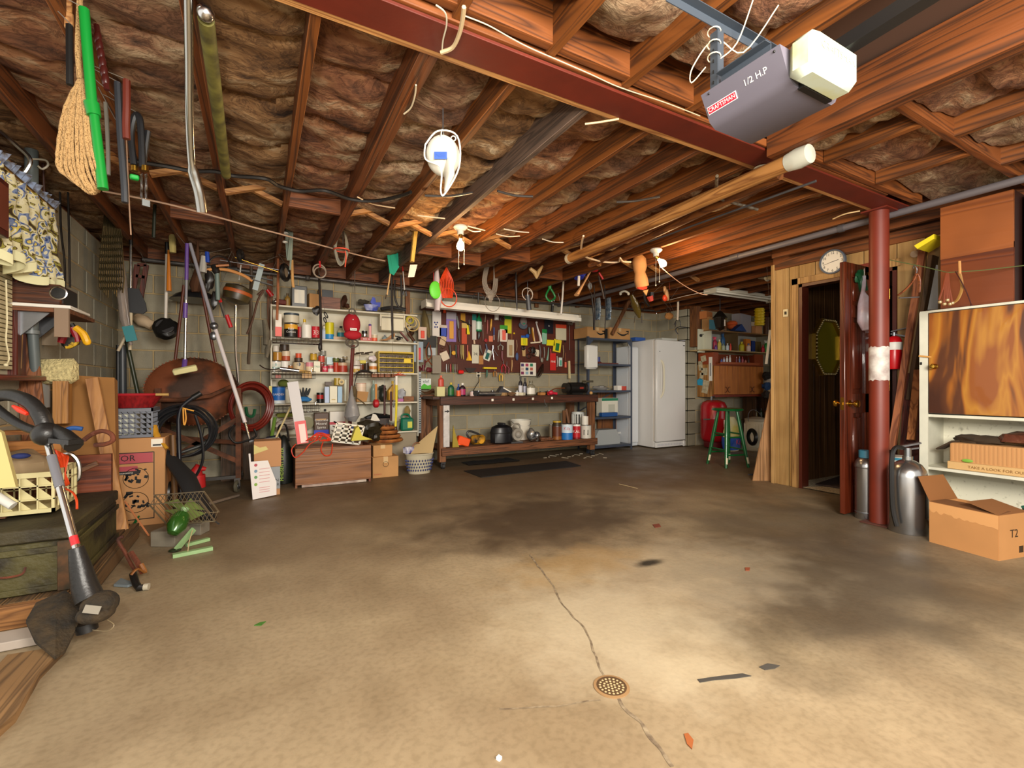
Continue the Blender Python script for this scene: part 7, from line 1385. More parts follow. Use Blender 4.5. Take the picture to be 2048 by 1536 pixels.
g=G().tube([P(1275,508,Y=3.9),P(1278,520,Y=3.9),P(1280,535,Y=3.9),P(1280,546,Y=3.9),P(1282,560,Y=3.9),P(1285,574,Y=3.9)],[.04,.085,.085,.065,.085,.08],16,flat=.8)
thing('canvas_sack','tan canvas sack tied in the middle, hanging beside the second bulb','sack',[part('sack',g,mat('C8925C',.9,var=.15,sc=8)),part('red_lining',G().prism([(-.07,.0),(.07,.02),(.06,-.01),(.0,-.025),(-.06,-.02)],P(1283,576,Y=3.82),EX,EZ,.02),c_('C8402C')),part('flap',G().prism([(-.03,0),(.05,.02),(.02,-.05)],P(1289,582,Y=3.84),EX,EZ,.01),c_('C8925C'))])
thing('red_case','small coral red case hanging below the second bulb','case',[part('case',tb([(1300,592),(1303,602)],[.045,.03],4.4,6,sm=False),c_('C84A3C')),part('black_top',tb([(1303,585),(1303,594)],.035,4.4,6,sm=False),B_)])
ht('black_sling',[(1288,575),(1290,600),(1298,612)],.016,c_('15110E'),'black sling behind the coral red case','strap',4.5)
g=G().ring(P(1334,590,Y=4.4),.06,.022,(.8,-1,.2),20,8).ring(P(1330,580,Y=4.42),.035,.02,(.8,-1,.2),16,8);thing('wood_reel','round wooden reel with an orange centre hanging near the alcove','reel',[part('reel',g,c_('C89868')),part('orange_core',G().ball(P(1330,596,Y=4.38),(.04,.03,.045)),c_('E0441C')),part('hanger',tb([(1336,545),(1340,580)],.002,4.4,sm=False),c_('A83C28'))])
g=G().tube([P(1263,590,Y=4.9),P(1270,608,Y=4.9),P(1276,625,Y=4.9),P(1279,636,Y=4.9)],[.03,.07,.055,.02],14,flat=.6);thing('camo_pouch','olive glossy pouch with dangling straps','pouch',[part('pouch',g,mat('5A4A1C',.2,bump=.6,bs=20)),part('strap',G().tube([P(1270,632,Y=4.9),P(1268,646,Y=4.9)],.004).tube([P(1283,632,Y=4.9),P(1284,646,Y=4.9)],.006).ring(P(1285,612,Y=4.9),.06,.005,(.3,-1,0),14),c_('2A1A12'))])
thing('leather_glove','rounded tan leather pouch hanging over the freezer','pouch',[part('pouch',G().ball(P(1338,632,Y=5.2),(.08,.05,.055),14,k=.25),mat('A8723C',.5)),part('strap',G().ring(P(1337,620,Y=5.2),.045,.006,(0,-1,.2),14),c_('3A2418'))])
ht('white_stick',[(1356,592),(1356,615),(1355,640)],.016,c_('E0CCB4'),'pale wooden stick hanging over the freezer','stick',5.3)
thing('iron_hook','bent steel hooks hanging above the freezer','hooks',(tb([(1352,645),(1350,655)],.007,5.35,sm=False).tube(cr([P(1372,655,Y=5.35),P(1358,654,Y=5.35),P(1351,660,Y=5.35),P(1356,668,Y=5.35)]),.009).tube(cr([P(1348,650,Y=5.4),P(1355,638,Y=5.4),P(1361,645,Y=5.4),P(1360,654,Y=5.4)]),.006),STEEL))
thing('white_handle_bar','small white bone shaped handle hanging left of the canvas sack','handle',(G().tube(cr([P(1240,586,Y=4.8),P(1249,582,Y=4.8),P(1258,587,Y=4.8)]),[.014]*11,8).ball(P(1241,588,Y=4.8),.018).ball(P(1257,588,Y=4.8),.018),c_('E0D8C4')))
o=P(886,312,Z=2.16)
hatc=G().ball(o,(.082,.075,.095),22,h=14);brm=G().tube([o+UP*-.05+RT*.03-FW*.04,o+UP*-.13+RT*.04-FW*.06,o+UP*-.2+RT*.02-FW*.07],[.05,.05,.012],12,flat=.35)
cg=G().tube(cr([o+RT*-.08+UP*.04-FW*.03,o+RT*-.02+UP*.105-FW*.03,o+RT*.075+UP*.07-FW*.05,o+RT*.085-UP*.08-FW*.06,o+RT*.02-UP*.21-FW*.07,o-RT*.0-UP*.2-FW*.07,o-RT*.0-UP*.09-FW*.07,o-RT*.075-UP*.04-FW*.05,o+RT*-.08+UP*.04-FW*.03]),.004,6).ring(o+UP*.06,.06,.003,RT,18,5).ring(o+UP*.085+RT*.05,.012,.003,FW,10,5)
thing('white_cap','white cap inside a wire cap frame hanging under the joists','cap',[part('crown',hatc,c_('D8D4C4',.8)),part('brim',brm,c_('D8D4C4',.8)),part('wire_frame',cg,c_('E8E4D8')),part('print',G().box(o-FW*.076-UP*.035,(.06,.003,.035),-TH).text('NSE',o-FW*.079-UP*.035,RT,UP,.028),c_('3C5CA8')),part('hook',G().tube([o+UP*.1,V((o.x,o.y,2.39))],.003),STEEL)])
# ==== LEFT SIDE
LX=XL
WD=wood('5A2418','34120B','z',1,.4)
y0w,y1w=2.95,3.86
cur=G();cur2=G()
bl=G()
for i in range(40):bl.bb((LX+.01,y0w,1.14+i*.026),(LX+.035,y1w-.08,1.160+i*.026))
struct('window_1',G().bb((LX-.01,y0w,1.1),(LX+.008,y1w,2.2)),mat('B8B49C',.6),[part('frame',G().bb((LX,y1w-.06,1.08),(LX+.05,y1w+.06,2.24),0,.004),WD),part('frame',G().bb((LX,y0w,2.18),(LX+.05,y1w,2.26)),WD),part('sill',G().bb((LX,y0w,1.075),(LX+.13,y1w+.10,1.105),0,.004),wood('6E1E14','42100A','y',1,.35)),part('blind_slats',bl,c_('C8BE98',.6),kind='stuff'),part('blind_cord',G().tube(cr([P(12,560,X=-1.2),P(14,640,X=-1.2),P(12,680,X=-1.2),P(18,715,X=-1.2),P(14,728,X=-1.2)]),.004,5).ball(P(12,730,X=-1.2),.01),c_('D8CEA8'))])
def curtm():
 m=bpy.data.materials.new('floral_print');m.use_nodes=True;nt=m.node_tree;N=nt.nodes;b=N['Principled BSDF'];b.inputs['Roughness'].default_value=.9
 tc=N.new('ShaderNodeTexCoord');n=N.new('ShaderNodeTexNoise');n.inputs['Scale'].default_value=16;n.inputs['Detail'].default_value=1.5;n.inputs['Distortion'].default_value=1.2
 nt.links.new(tc.outputs['Object'],n.inputs[0]);r=N.new('ShaderNodeValToRGB');r.color_ramp.interpolation='CONSTANT';nt.links.new(n.outputs[0],r.inputs[0]);nt.links.new(r.outputs[0],b.inputs['Base Color']);e=r.color_ramp.elements
 e[0].position=0;e[0].color=lin('3E2C18');e[1].position=.36;e[1].color=lin('8C8434')
 for p,c in((.41,'4A321C'),(.43,'CFC79C'),(.50,'D6CFAE'),(.54,'7484A8'),(.60,'2C3F74'),(.63,'C8B458'),(.68,'DAD4B8')):q=e.new(p);q.color=lin(c)
 return m
def curt(u,w):
 y=3.25+(4.02-3.25)*u;z=2.17-.43*w-.05*w*u-(.03*math.sin(u*25)if w>.9 else 0)
 return V((-1.15+.04*math.sin(u*34)*(.4+w)+.02*noise.noise(V((u*9,w*4,0))),y+.015*math.sin(w*9),z))
thing('valance_curtain','floral blue and yellow valance curtain gathered over the window','curtain',[part('cloth',G().grid(curt,90,12),curtm()),part('ruffle',G().grid(lambda u,w:curt(u,0)+V((.03*math.sin(u*160)*w,0,.05*w)),140,3),mat('8A9AB8',.9,c2='4A3A20',sc=30)),part('hem',G().grid(lambda u,w:curt(u,1)+V((.004,0,-.05*w)),90,2),c_('D8D4A8',.9)),part('rod',G().cyl((-1.14,3.2,2.17),(-1.14,4.05,2.17),.008),BRASS)])
thing('picture_frame','copper tinted framed panel over the window at the frame edge','picture',[part('frame',G().bb((-1.10,2.9,1.76),(-1.06,3.16,2.03),0,.004),WD),part('panel',G().bb((-1.058,2.93,1.79),(-1.055,3.14,2.0)),mat('A8604A',.3,.6))])
thing('waste_pipe','grey plastic waste pipe standing against the left wall','pipe',[part('pipe',G().cyl(P(63,300,X=-1.22),P(63,666,X=-1.22),.032,n=14).cyl(P(66,666,X=-1.22),P(80,880,X=-1.22),.026,n=14),mat('5A6262',.4)),part('collar',G().cyl(P(63,661,X=-1.22),P(63,668,X=-1.22),.038,n=14),c_('6E7474'))])
thing('conduit','bent bright conduit arm at the upper left by the waste pipe','conduit',(tb([(0,262),(35,292),(60,318),(52,342),(25,372)],.011,3.6),CHROME))
thing('black_hook_strap','coiled white cable end on top of the waste pipe','cable',(tb([(62,318),(90,320),(96,330),(85,338),(76,332)],.006,3.9),c_('A8A08C')))
thing('leather_strap','long thin brown strap hanging on the left wall','strap',(tb([(86,325),(88,380),(94,430),(97,480),(92,500)],.008,4.1),c_('3A1E12')))
for i,(a,b,t)in enumerate(((120,126,'first black rubber strip hanging beside the speaker'),(136,136,'second black rubber strip hanging beside the speaker'))):thing('rubber_strip',t,'strip',(tb([(a,385),(a+2,460),(b+3,520),(b+4,575)],.012,4.4,flat=.5),c_('121214')))
thing('wall_shelf','white shelf on grey wood brackets fixed to the left wall','shelf',[part('board',G().bb((LX,3.78,1.515),(-1.0,4.16,1.535),0,.003),W_),part('under_board',G().bb((LX,3.79,1.49),(-1.01,4.30,1.514)),BWOOD),part('front_block',G().bb((-1.07,3.765,1.34),(-1.005,3.79,1.514)),c_('8A7460',.8)),part('front_block',G().bb((-1.28,4.28,1.32),(-1.2,4.31,1.48)),c_('9A8A74',.8)),part('bracket',G().prism([(0,0),(.18,0),(0,-.2)],(LX,3.85,1.49),EX,EZ,.012),STEEL),part('bracket',G().prism([(0,0),(.18,0),(0,-.2)],(LX,4.1,1.49),EX,EZ,.012),STEEL)])
thing('small_speaker','walnut box speaker with a round driver on the white wall shelf','speaker',[part('case',G().bb((LX+.01,3.80,1.537),(-1.05,4.10,1.66),0,.006),wood('5A3018','36190C','x',1,.4)),part('driver',G().lathe([(.038,0),(.042,.004),(.036,.006),(.03,.001),(.001,.001)],P(117,586,Y=3.80),22,ax=(0,-1,0)),CHROME),part('cone',G().lathe([(.033,.004),(.001,.005)],P(117,586,Y=3.80),20,ax=(0,-1,0)),B_),part('grille',G().bb((-1.05,3.83,1.55),(-1.046,4.08,1.65)),B_)])
thing('label_card','white and gold printed card stuck beside the shelf','card',(G().bb((-1.27,4.35,1.47),(-1.262,4.56,1.58),0,.002),c_('C8C8B0'),[part('lettering',G().text('WTY',V((-1.26,4.45,1.53)),-EY,UP,.05),PURPLE)]))
thing('red_gloves','red and white work gloves hanging under the white wall shelf','gloves',(G().tube([P(128,655,Y=3.95),P(126,675,Y=3.95),P(122,686,Y=3.95)],[.03,.035,.03],8,flat=.6).tube([P(144,655,Y=3.97),P(152,672,Y=3.97),P(155,684,Y=3.97)],[.02,.018,.015],8),c_('8A1420')))
thing('yellow_cutter','yellow and black pipe cutter hanging below the white wall shelf','cutter',[part('body',tb([(150,655),(166,668),(176,690)],[.02]*4+[.022]*4+[.012],3.96),c_('E0A814')),part('dark_grip',tb([(142,648),(156,668),(170,680)],.016,4.0),B_)])
thing('yellow_glove','yellow and black glove hanging between the red gloves','glove',(G().ball(P(138,682,Y=3.98),(.05,.03,.045),12,k=.4),mat('C8A020',.6,c2='1E1A14',sc=14,edge=(.48,.52))))
thing('outlet_box','grey wall outlet with an open white cover on the left wall','outlet',(G().bb((LX,4.05,.98),(LX+.07,4.13,1.18),0,.004).bb((LX+.07,4.02,.90),(LX+.09,4.16,1.08),0,.004),c_('B8BCB8')))
thing('lambswool_pad','cream lambswool pad on a wooden block standing among the cartons','pad',[part('wool',G().box(P(116,743,Y=4.05),(.21,.07,.16),None,0,.03).jit(.015,30),mat('D8C890',.95,var=.3,sc=50,bump=1,bs=60)),part('block',G().bb(P(105,762,Y=4.02),P(145,845,Y=4.10)),wood('B07C40','7E5428','z',1))])
def lean(name,a,b,w,t,m,label,up=EY,cat='board',extra=()):return thing(name,label,cat,(G().beam(a,b,w,t,up,0,.003),m,list(extra)))
lean('leaning_plank',P(70,880,Y=3.9),P(50,666,Y=4.02),.11,.022,wood('8A5430','5E341A','z',1),'brown plank leaning against the grey waste pipe')
lean('leaning_plank',P(32,738,Y=3.85),P(37,622,Y=3.88),.045,.02,wood('B89060','8A6438','z',1),'short pale stick standing on the red window sill')
CQ=mat('9A6A34',.8,var=.15,sc=4)
a,b=V((-1.12,4.12,.30)),V((-1.16,4.42,1.12));rt_=V((.36,.02,0))
g=G().prism([(0,0),(.36,0),(.30,.86),(.0,.88)],V((-1.20,4.15,.25)),EX,V((0,.28,1)),.09)
fr2=G();
for p_,q_ in(((.06,.12),(.06,.80)),((.06,.80),(.24,.80)),((.24,.80),(.29,.12)),((.29,.12),(.06,.12))):o_=V((-1.20,4.147,.25));v_=V((0,.28,1)).normalized();fr2.beam(o_+EX*p_[0]+v_*p_[1],o_+EX*q_[0]+v_*q_[1],.012,.002,EY)
v_=V((0,.28,1)).normalized()
thing('screen_carton','flat brown carton with a dark blue border leaning in the left corner','carton',(g,CQ,[part('printed_border',fr2,c_('26284C')),part('lettering',G().text('DISTOCRAY OSOLITE',V((-1.20,4.143,.25))+EX*.14+v_*.46,v_,-EX,.058).text('SCREENS  NOTION',V((-1.20,4.143,.25))+EX*.21+v_*.46,v_,-EX,.05),c_('26284C'))]))
lean('leaning_plank',P(246,1068,Y=3.92),P(184,756,Y=4.12),.07,.03,wood('B8844E','96663A','z',.5),'long tan board leaning before the brown cartons',extra=[part('blue_edge',G().beam(P(237,1068,Y=3.96),P(176,770,Y=4.16),.01,.04,EY),c_('24306A'))])
tx0,tx1,ty,tz=-.99,-.615,4.36,.655
dr=G();dr2=G()
def circ(cx_,cz_,r):return G().tube([V((cx_+r*math.cos(t*.3),ty-.002,cz_+r*math.sin(t*.3)))for t in range(21)],.002,4,closed=True)
def pr_(x,z,w,h,m):return part('print',G().bb((x,ty-.0015,z),(x+w,ty,z+h)),m)
blob=G();rnd=random.Random(9)
for cz_ in(.375,.20):
 for i in range(14):blob.box((-.78+rnd.uniform(-.07,.06),ty-.001,cz_+rnd.uniform(-.06,.06)),(rnd.uniform(.01,.04),.002,rnd.uniform(.006,.03)),Matrix.Rotation(rnd.random()*3,3,'Y'))
ln_=G().bb((-.695+.01,ty-.002,.05),(-.69+.01,ty,.55)).bb((tx0,ty-.002,.545),(-.685,ty,.551)).bb((tx0,ty-.002,.05),(-.685,ty,.056)).bb((tx0,ty-.002,.468),(-.685,ty,.472))
thing('motor_carton','tan carton printed TOR on a faded red band beside the long tan board','carton',(G().bb((tx0,ty,0),(tx1,4.72,tz),0,.004),mat('B88654',.75,var=.08,sc=4),[pr_(tx0,.472,.30,.073,c_('A8444C')),pr_(tx0,.415,.21,.035,c_('A8444C')),pr_(tx0,.39,.21,.024,c_('1A1414')),part('lettering',G().text('TOR',V((-.855,ty-.003,.508)),EX,UP,.062),B_),part('lettering',G().text('1 motor accessoires',V((-.88,ty-.003,.402)),EX,UP,.018),PAPER),part('printed_rule',ln_,B_),part('drawing',circ(-.79,.36,.075),B_),part('drawing',circ(-.79,.18,.075),B_),part('drawing',blob,B_,kind='stuff'),part('address_label',G().bb((-.70,ty-.002,.585),(-.63,ty,.645)),PAPER,[part('barcode',G().bb((-.69,ty-.003,.592),(-.64,ty-.002,.605)),DGREY)])]))
def crate(x0,x1,y0_,y1_,z0_,z1_,m,label,nx,nz,diag=True):
 ps=[];H=z1_-z0_
 ps.append(part('rim',G().bb((x0,y0_,z1_-.025),(x1,y0_+.012,z1_)).bb((x0,y1_-.012,z1_-.025),(x1,y1_,z1_)).bb((x0,y0_,z1_-.025),(x0+.012,y1_,z1_)).bb((x1-.012,y0_,z1_-.025),(x1,y1_,z1_)),m))
 ps.append(part('base',G().bb((x0,y0_,z0_),(x1,y1_,z0_+.02)),m))
 for X_ in(x0,x1-.012):
  for Y_ in(y0_,y1_-.012):ps.append(part('corner_post',G().bb((X_,Y_,z0_),(X_+.012,Y_+.012,z1_)),m))
 g=G();n=nx
 for i in range(1,n):x=x0+(x1-x0)*i/n;g.bb((x-.003,y0_+.001,z0_),(x+.003,y0_+.006,z1_)).bb((x-.003,y1_-.006,z0_),(x+.003,y1_,z1_))
 for i in range(1,nz):z=z0_+H*i/nz;g.bb((x0,y0_+.001,z-.003),(x1,y0_+.006,z+.003)).bb((x0,y1_-.006,z-.003),(x1,y1_,z+.003)).bb((x1-.006,y0_,z-.003),(x1,y1_,z+.003))
 for i in range(1,n):y=y0_+(y1_-y0_)*i/n;g.bb((x1-.006,y-.004,z0_),(x1,y+.004,z1_)).bb((x0,y-.004,z0_),(x0+.006,y+.004,z1_))
 if diag:
  for i in range(n):
   for j in range(nz):
    xa,za=x0+(x1-x0)*i/n,z0_+H*j/nz;g.prism([(0,0),((x1-x0)/n*.9,0),(0,H/nz*.9)],(xa,y0_+.012,za),EX,EZ,.002)
 ps.append(part('lattice',g,m,kind='stuff'));return thing('milk_crate',label,'crate',ps)
crate(-.985,-.695,4.40,4.70,.657,.875,c_('6A6E78',.4),'grey plastic crate of papers on the tan TOR carton',8,6)
thing('white_papers','white papers packed inside the grey crate','papers',(G().bb((-.96,4.43,.68),(-.80,4.66,.84)),c_('C8C8B8',.8)))
o=V((-.83,4.52,.877));g=G().lathe([(.12,0),(.185,.10),(.19,.105),(.178,.104),(.112,.008),(.001,.008)],o,24,sy=.8);
thing('red_basket','red slatted fruit basket tilted on top of the grey crate','basket',[part('bowl',g,mat('961A1E',.5,c2='6A1014',sc=16,st=(3,3,.3))),part('rim',G().ring(o+UP*.10,.187,.008,UP,28,6,sy=.8),c_('A8202A')),part('wire_handle',G().cyl(o+V((.15,-.1,.10)),o+V((.23,-.12,.10)),.01),c_('C09A5C'))])
crate(-1.20,-.885,3.12,3.45,.42,.62,c_('CFC490',.5),'cream milk crate full of cloth on top of the green trunk',5,3)
thing('crate_cloth','beige cap and cloths heaped in the cream crate','cloth',(G().ball((-1.06,3.27,.63),(.15,.13,.08),18,k=.5),c_('9A8464',.9)))
thing('blue_cloth_tag','small blue patch of cloth on the beige heap','cloth',(G().ball(P(42,912,Y=3.1),(.035,.02,.014),10),c_('24306A',.8)))
g=G().prism([(0,0),(.075,.0),(.03,.24),(-.02,.28)],P(-10,975,Y=2.85),EX,EZ,.03);thing('yellow_case','pale yellow folded case with lettering at the left edge','case',(g,c_('C8B878',.6),[part('lettering',G().text('MAREM',P(20,945,Y=2.845),V((.25,0,-1)),V((1,0,.25)),.035),c_('5A4A2C'))]))
thing('white_tube_roll','white tube with a black cap lying on the trunk at the left edge','tube',(G().cyl(P(-10,990,Y=2.86),P(26,1012,Y=2.84),.018,n=12),c_('C8C8C0')))
thing('yellow_envelope','bright yellow slip of paper on the trunk lid','paper',(G().beam(P(28,1012,Z=.405),P(58,1000,Z=.405),.06,.003),c_('D8C81C')))
thing('lid_boards','loose broken boards lying across the trunk lid','boards',(G().beam(P(-10,1035,Z=.415),P(105,975,Z=.415),.07,.018).beam(P(60,985,Z=.43),P(165,950,Z=.44),.04,.015),BWOOD),kind='stuff')
TGm=mat('4A4420',.6,c2='1E180C',sc=5,bump=.3,bs=40,edge=(.4,.58));TX0,TX1,TY0,TY1,TZ0,TZ1=-1.275,-.765,2.88,3.70,.105,.40
ps=[part('body',G().bb((TX0,TY0,TZ0),(TX1,TY1,.335),0,.006),TGm),part('lid',G().bb((TX0-.004,TY0-.008,.338),(TX1+.008,TY1+.004,TZ1),0,.008),mat('3E361C',.65,c2='1A140A',sc=5,bump=.3))]
for z in(.125,.30):ps.append(part('batten',G().bb((TX0,TY0-.012,z-.014),(TX1+.012,TY0-.001,z+.014),0,.003).bb((TX1,TY0,z-.014),(TX1+.012,TY1,z+.014),0,.003),TGm))
ps.append(part('corner_strap',G().bb((TX1-.04,TY0-.014,TZ0),(TX1+.014,TY0+.04,.335),0,.003),mat('2A2412',.6,c2='5A3A1C',sc=20)))
ps.append(part('handle',G().tube(cr([V((-1.0,TY0-.012,.235)),V((-.99,TY0-.03,.21)),V((-.92,TY0-.03,.21)),V((-.91,TY0-.012,.235))]),.005),RUST))
thing('green_trunk','old olive green wooden trunk standing on a low timber platform','trunk',ps)
PT=wood('6A4E2C','40301A','y',1,.8)
ps=[part('side_board',G().bb((-.76,2.80,0),(-.715,4.05,.10),0,.004),PT),part('front_board',G().bb((-1.28,2.78,.0),(-.715,2.82,.10),0,.004),wood('9A6A3A','6A4420','x',1,.8))]
for i in range(5):ps.append(part('plank',G().bb((-1.28+i*.104,2.82,.082),(-1.18+i*.104,4.05,.102),0,.003),PT))
thing('timber_platform','low timber platform under the olive green trunk','platform',ps)
lean('floor_board',V((-1.25,2.62,.02)),V((-.74,2.62,.02)),.12,.035,c_('A89C90',.7),'whitish board lying on the floor before the platform',UP)
g=G().prism([(0,0),(.13,-.02),(.17,.15),(.15,.40),(.17,.58),(.0,.60)],V((-.83,1.86,0)),EX,EY,.03);thing('floor_board','weathered rough plank end at the lower left floor edge','board',(g,wood('8A6840','5E4426','y',1,.8)))
thing('pale_foot','grey worn timber block at the very left edge','block',(G().box((-1.06,2.28,.14),(.14,.14,.22),.4,0,.03),wood('7A6E5C','544A3A','z',1,.8)))
D0=1.86
def T(x,y,D=D0):return P(x,y,D=D)
HB=mat('1C1B1A',.4,bump=.1,bs=60);DIRT=mat('3A2C16',.85,c2='1A150D',sc=18,bump=.4,bs=80)
s0,s1=T(156,1108),T(92,872,2.0)
gd=G();oc=P(205,1225,D=1.86)
hp_=[T(x,y,d)for x,y,d in((52,1240,1.78),(72,1205,1.92),(130,1180,1.98),(168,1208,1.92),(160,1240,1.86),(130,1300,1.76),(110,1313,1.72),(70,1280,1.74))]
lo_=[p+UP*-.012 for p in hp_];cc_=sum(hp_,V((0,0,0)))/8+UP*.045
gd.add(hp_+[cc_]+lo_,[(i,(i+1)%8,8)for i in range(8)]+[(i,9+i,9+(i+1)%8,(i+1)%8)for i in range(8)]+[tuple(9+i for i in range(8))[::-1]])
thing('string_trimmer','black string trimmer with a silver shaft leaning on the green trunk','trimmer',[part('shaft',G().cyl(s0,s1,.0135,n=16),CHROME),part('shaft_sleeve',G().cyl(s1.lerp(s0,.18),s1.lerp(s0,.45),.0165,n=16),c_('6A6A70',.35)),part('warning_label',G().cyl(s1.lerp(s0,.86),s1.lerp(s0,.93),.0142,n=12),c_('C0242C')),part('motor_sleeve',G().tube([T(152,1095),T(160,1130),T(168,1168,1.86),T(180,1198,1.85)],[.024,.034,.042,.046],14),HB),part('motor_housing',G().ball(P(200,1208,D=1.85),(.062,.06,.05),18,h=10).ball(P(192,1226,D=1.83),(.062,.06,.035),16),DIRT,[part('data_label',G().box(P(184,1219,D=1.765),(.05,.002,.03),Matrix.Rotation(.35,3,'Y')),c_('8A8478'))]),part('guard',gd,DIRT),part('spool',G().cyl(P(175,1262,D=1.86),P(172,1246,D=1.86),.035,n=16),B_),part('trimmer_line',G().tube(cr([P(185,1260,D=1.84),P(215,1262,D=1.80),P(228,1250,D=1.80),P(215,1240,D=1.82)]),.0015,4),c_('8A7A5C')),part('handle',tb([(1,1),(1,1)],.001,3)if 0 else G().tube(cr([T(-25,795,2.0),T(20,790,2.0),T(60,805,2.0),T(84,835,2.0),T(92,862,2.0)],6),[.026]*10+[.028]*6+[.03]*6+[.034]*3,14),HB),part('lower_arm',G().tube(cr([T(-20,805,2.0),T(10,830,2.0),T(45,852,2.0),T(85,866,2.0)]),.018,12),HB),part('trigger',G().tube([T(26,812,1.99),T(40,820,1.98),T(55,828,1.98)],[.006,.012,.008],8),c_('D8341C')),part('clamp_block',G().ball(T(92,868,1.98),(.05,.05,.05),14).cyl(T(92,860,2.0),T(98,885,2.0),.028),HB),part('front_grip',G().tube([T(95,852,2.0),T(130,872,1.98),T(148,890,1.96)],[.02,.03,.035],10).beam(T(110,880,1.97),T(150,884,1.95),.05,.02),HB)])
thing('c_clamp','rusty brown C clamp hung at the trimmer grip','clamp',(G().tube(cr([P(168,880,D=2.3),P(185,868,D=2.35),P(205,862,D=2.35),P(222,868,D=2.35),P(226,880,D=2.35),P(212,888,D=2.35),P(190,890,D=2.35)]),.011,8),RUST))
thing('blue_strap','blue strap curled behind the trimmer grip','strap',(tb([(128,862),(145,856),(165,858)],.012,3.3),c_('1E4C8C')))
thing('wooden_crate_bits','orange brown slatted wood pieces stacked behind the trimmer','boards',(G().bb((-1.25,3.55,.55),(-.98,3.6,.74)).bb((-1.25,3.53,.50),(-.96,3.62,.53)).bb((-1.22,3.5,.78),(-1.0,3.6,.8)),wood('B87A3A','8A5424','x',1)),kind='stuff')
thing('dark_cabinet','reddish board panel standing behind the orange cord','panel',(G().bb((-1.26,3.74,.15),(-.80,3.78,.62)),wood('7A3A1C','4A200E','x',.8)))
g=G()
for i in range(9):g.tube(cr([P(100+i*4,895+i*2,Y=3.3+.02*(i%3)),P(112+i*3,915+(i*7)%11,Y=3.28),P(118+(i*5)%14,945,Y=3.26),P(126+(i*7)%12,968,Y=3.27),P(108+i*3,975-i,Y=3.3)]),.005,5)
g.tube(cr([P(125,975,Y=3.2),P(145,985,Y=3.1),P(153,1000,Y=3.05),P(154,1018,Y=3.02)]),.005,5)
thing('extension_cord','orange extension cord heaped beside the cream crate','cord',(g,c_('D8481C')))
thing('chair_frame','bent bright metal chair frame lying behind the orange cord','frame',(tb([(118,912),(140,908),(156,925),(157,955),(140,968)],.012,3.5).tube([P(130,940,Y=3.5),P(157,942,Y=3.5)],.009),CHROME))
lean('leaning_plank',P(118,960,Y=3.72),P(196,925,Y=3.74),.03,.03,wood('7A5030','4E2E18','x',1),'dark timber bar lying above the trunk behind the chair frame')
thing('pine_offcut','pale pine block standing behind the trunk lid','block',(G().bb(P(172,985,Y=3.78),P(193,938,Y=3.86)),wood('B8803E','8E5C28','z',1)))
FGm=mat('8FB07A',.4,var=.1);FD=mat('2C5A1E',.2,.3,coat=.6)
fb=[P(345,1112,Z=.012),P(425,1096,Z=.012),P(420,1080,Z=.012),P(365,1095,Z=.012)]
fc=P(374,1028,D=2.98);fax=(P(352,1052,D=2.90)-P(374,1008,D=3.02)).normalized();fc=P(370,1018,D=3.0);rx=(RT-fax*RT.dot(fax)).normalized();ry=fax.cross(rx)
cage=G()
for i in range(12):
 t=-.17+i*.34/11;w=.11
 cage.tube([fc+rx*t*.85-ry*w+fax*-.04,fc+rx*t*.85-ry*w+fax*.03,fc+rx*t*.85+ry*w+fax*.03,fc+rx*t*.85+ry*w+fax*-.04],.0022,4,closed=True)
for k in(-.04,.03):cage.tube([fc+rx*-.152-ry*.115+fax*k,fc+rx*.152-ry*.115+fax*k,fc+rx*.152+ry*.115+fax*k,fc+rx*-.152+ry*.115+fax*k],.004,5,closed=True)
bld=G()
for i in range(4):a=i*math.pi/2+.4;d_1=rx*math.cos(a)+ry*math.sin(a);d_2=fax.cross(d_1);bld.add([fc+d_1*.02-d_2*.02,fc+d_1*.105-d_2*.06+fax*.008,fc+d_1*.105+d_2*.06-fax*.008,fc+d_1*.02+d_2*.03],[(0,1,2,3)])
thing('desk_fan','green metal desk fan with a wire cage tipped on the floor','fan',[part('motor',G().lathe([(.001,0),(.04,.01),(.055,.05),(.055,.10),(.03,.145),(.001,.155)],fc+fax*.03,22,ax=fax),FD),part('cage',cage,mat('A89A80',.35,.8)),part('blade',bld,mat('8A9A54',.4)),part('hub',G().ball(fc,.025),FGm),part('stand',G().beam(P(352,1100,D=2.92),P(388,1058,D=3.02),.035,.015,RT).beam(fb[0],fb[1],.035,.022).beam(P(372,1090,Z=.012),P(418,1078,Z=.012),.03,.02),FGm),part('foot',G().ball(P(350,1100,Z=.012),(.035,.03,.01)),c_('1E2A14')),part('cord',G().tube(cr([P(385,1060,D=2.95),P(378,1085,D=2.9),P(372,1110,Z=.005),P(345,1115,Z=.005)]),.003,5),c_('A8946C'))])
g=G().box(P(318,1082,Z=.05)+FW*.1,(.16,.14,.10),-TH,0,.004).box(P(385,1060,Z=.04)+FW*.06,(.1,.1,.08),-TH,0,.004);thing('concrete_block','broken concrete block pieces behind the green fan','block',(g,mat('7E7666',.9,var=.2,sc=12)),kind='stuff')
thing('bamboo_stick','thin reddish stick slanting down before the tan carton','stick',(G().cyl(P(298,1072,Z=.01),P(250,1003,D=3.25),.006,n=6),c_('B8744A')))
thing('green_bottle_neck','small green plastic spike at the foot of the tan carton','spike',(G().cyl(P(262,1058,Z=.01),P(278,1032,D=3.35),.012,.006,n=8),c_('12602E')))
thing('bow_saw','rusty bent saw frame hanging over the platform corner','saw',(tb([(247,1073),(236,1080),(250,1105),(262,1128),(270,1140)],.009,3.3).tube([P(262,1105,Y=3.25),P(275,1125,Y=3.2),P(285,1145,Y=3.15)],.014),RUST))
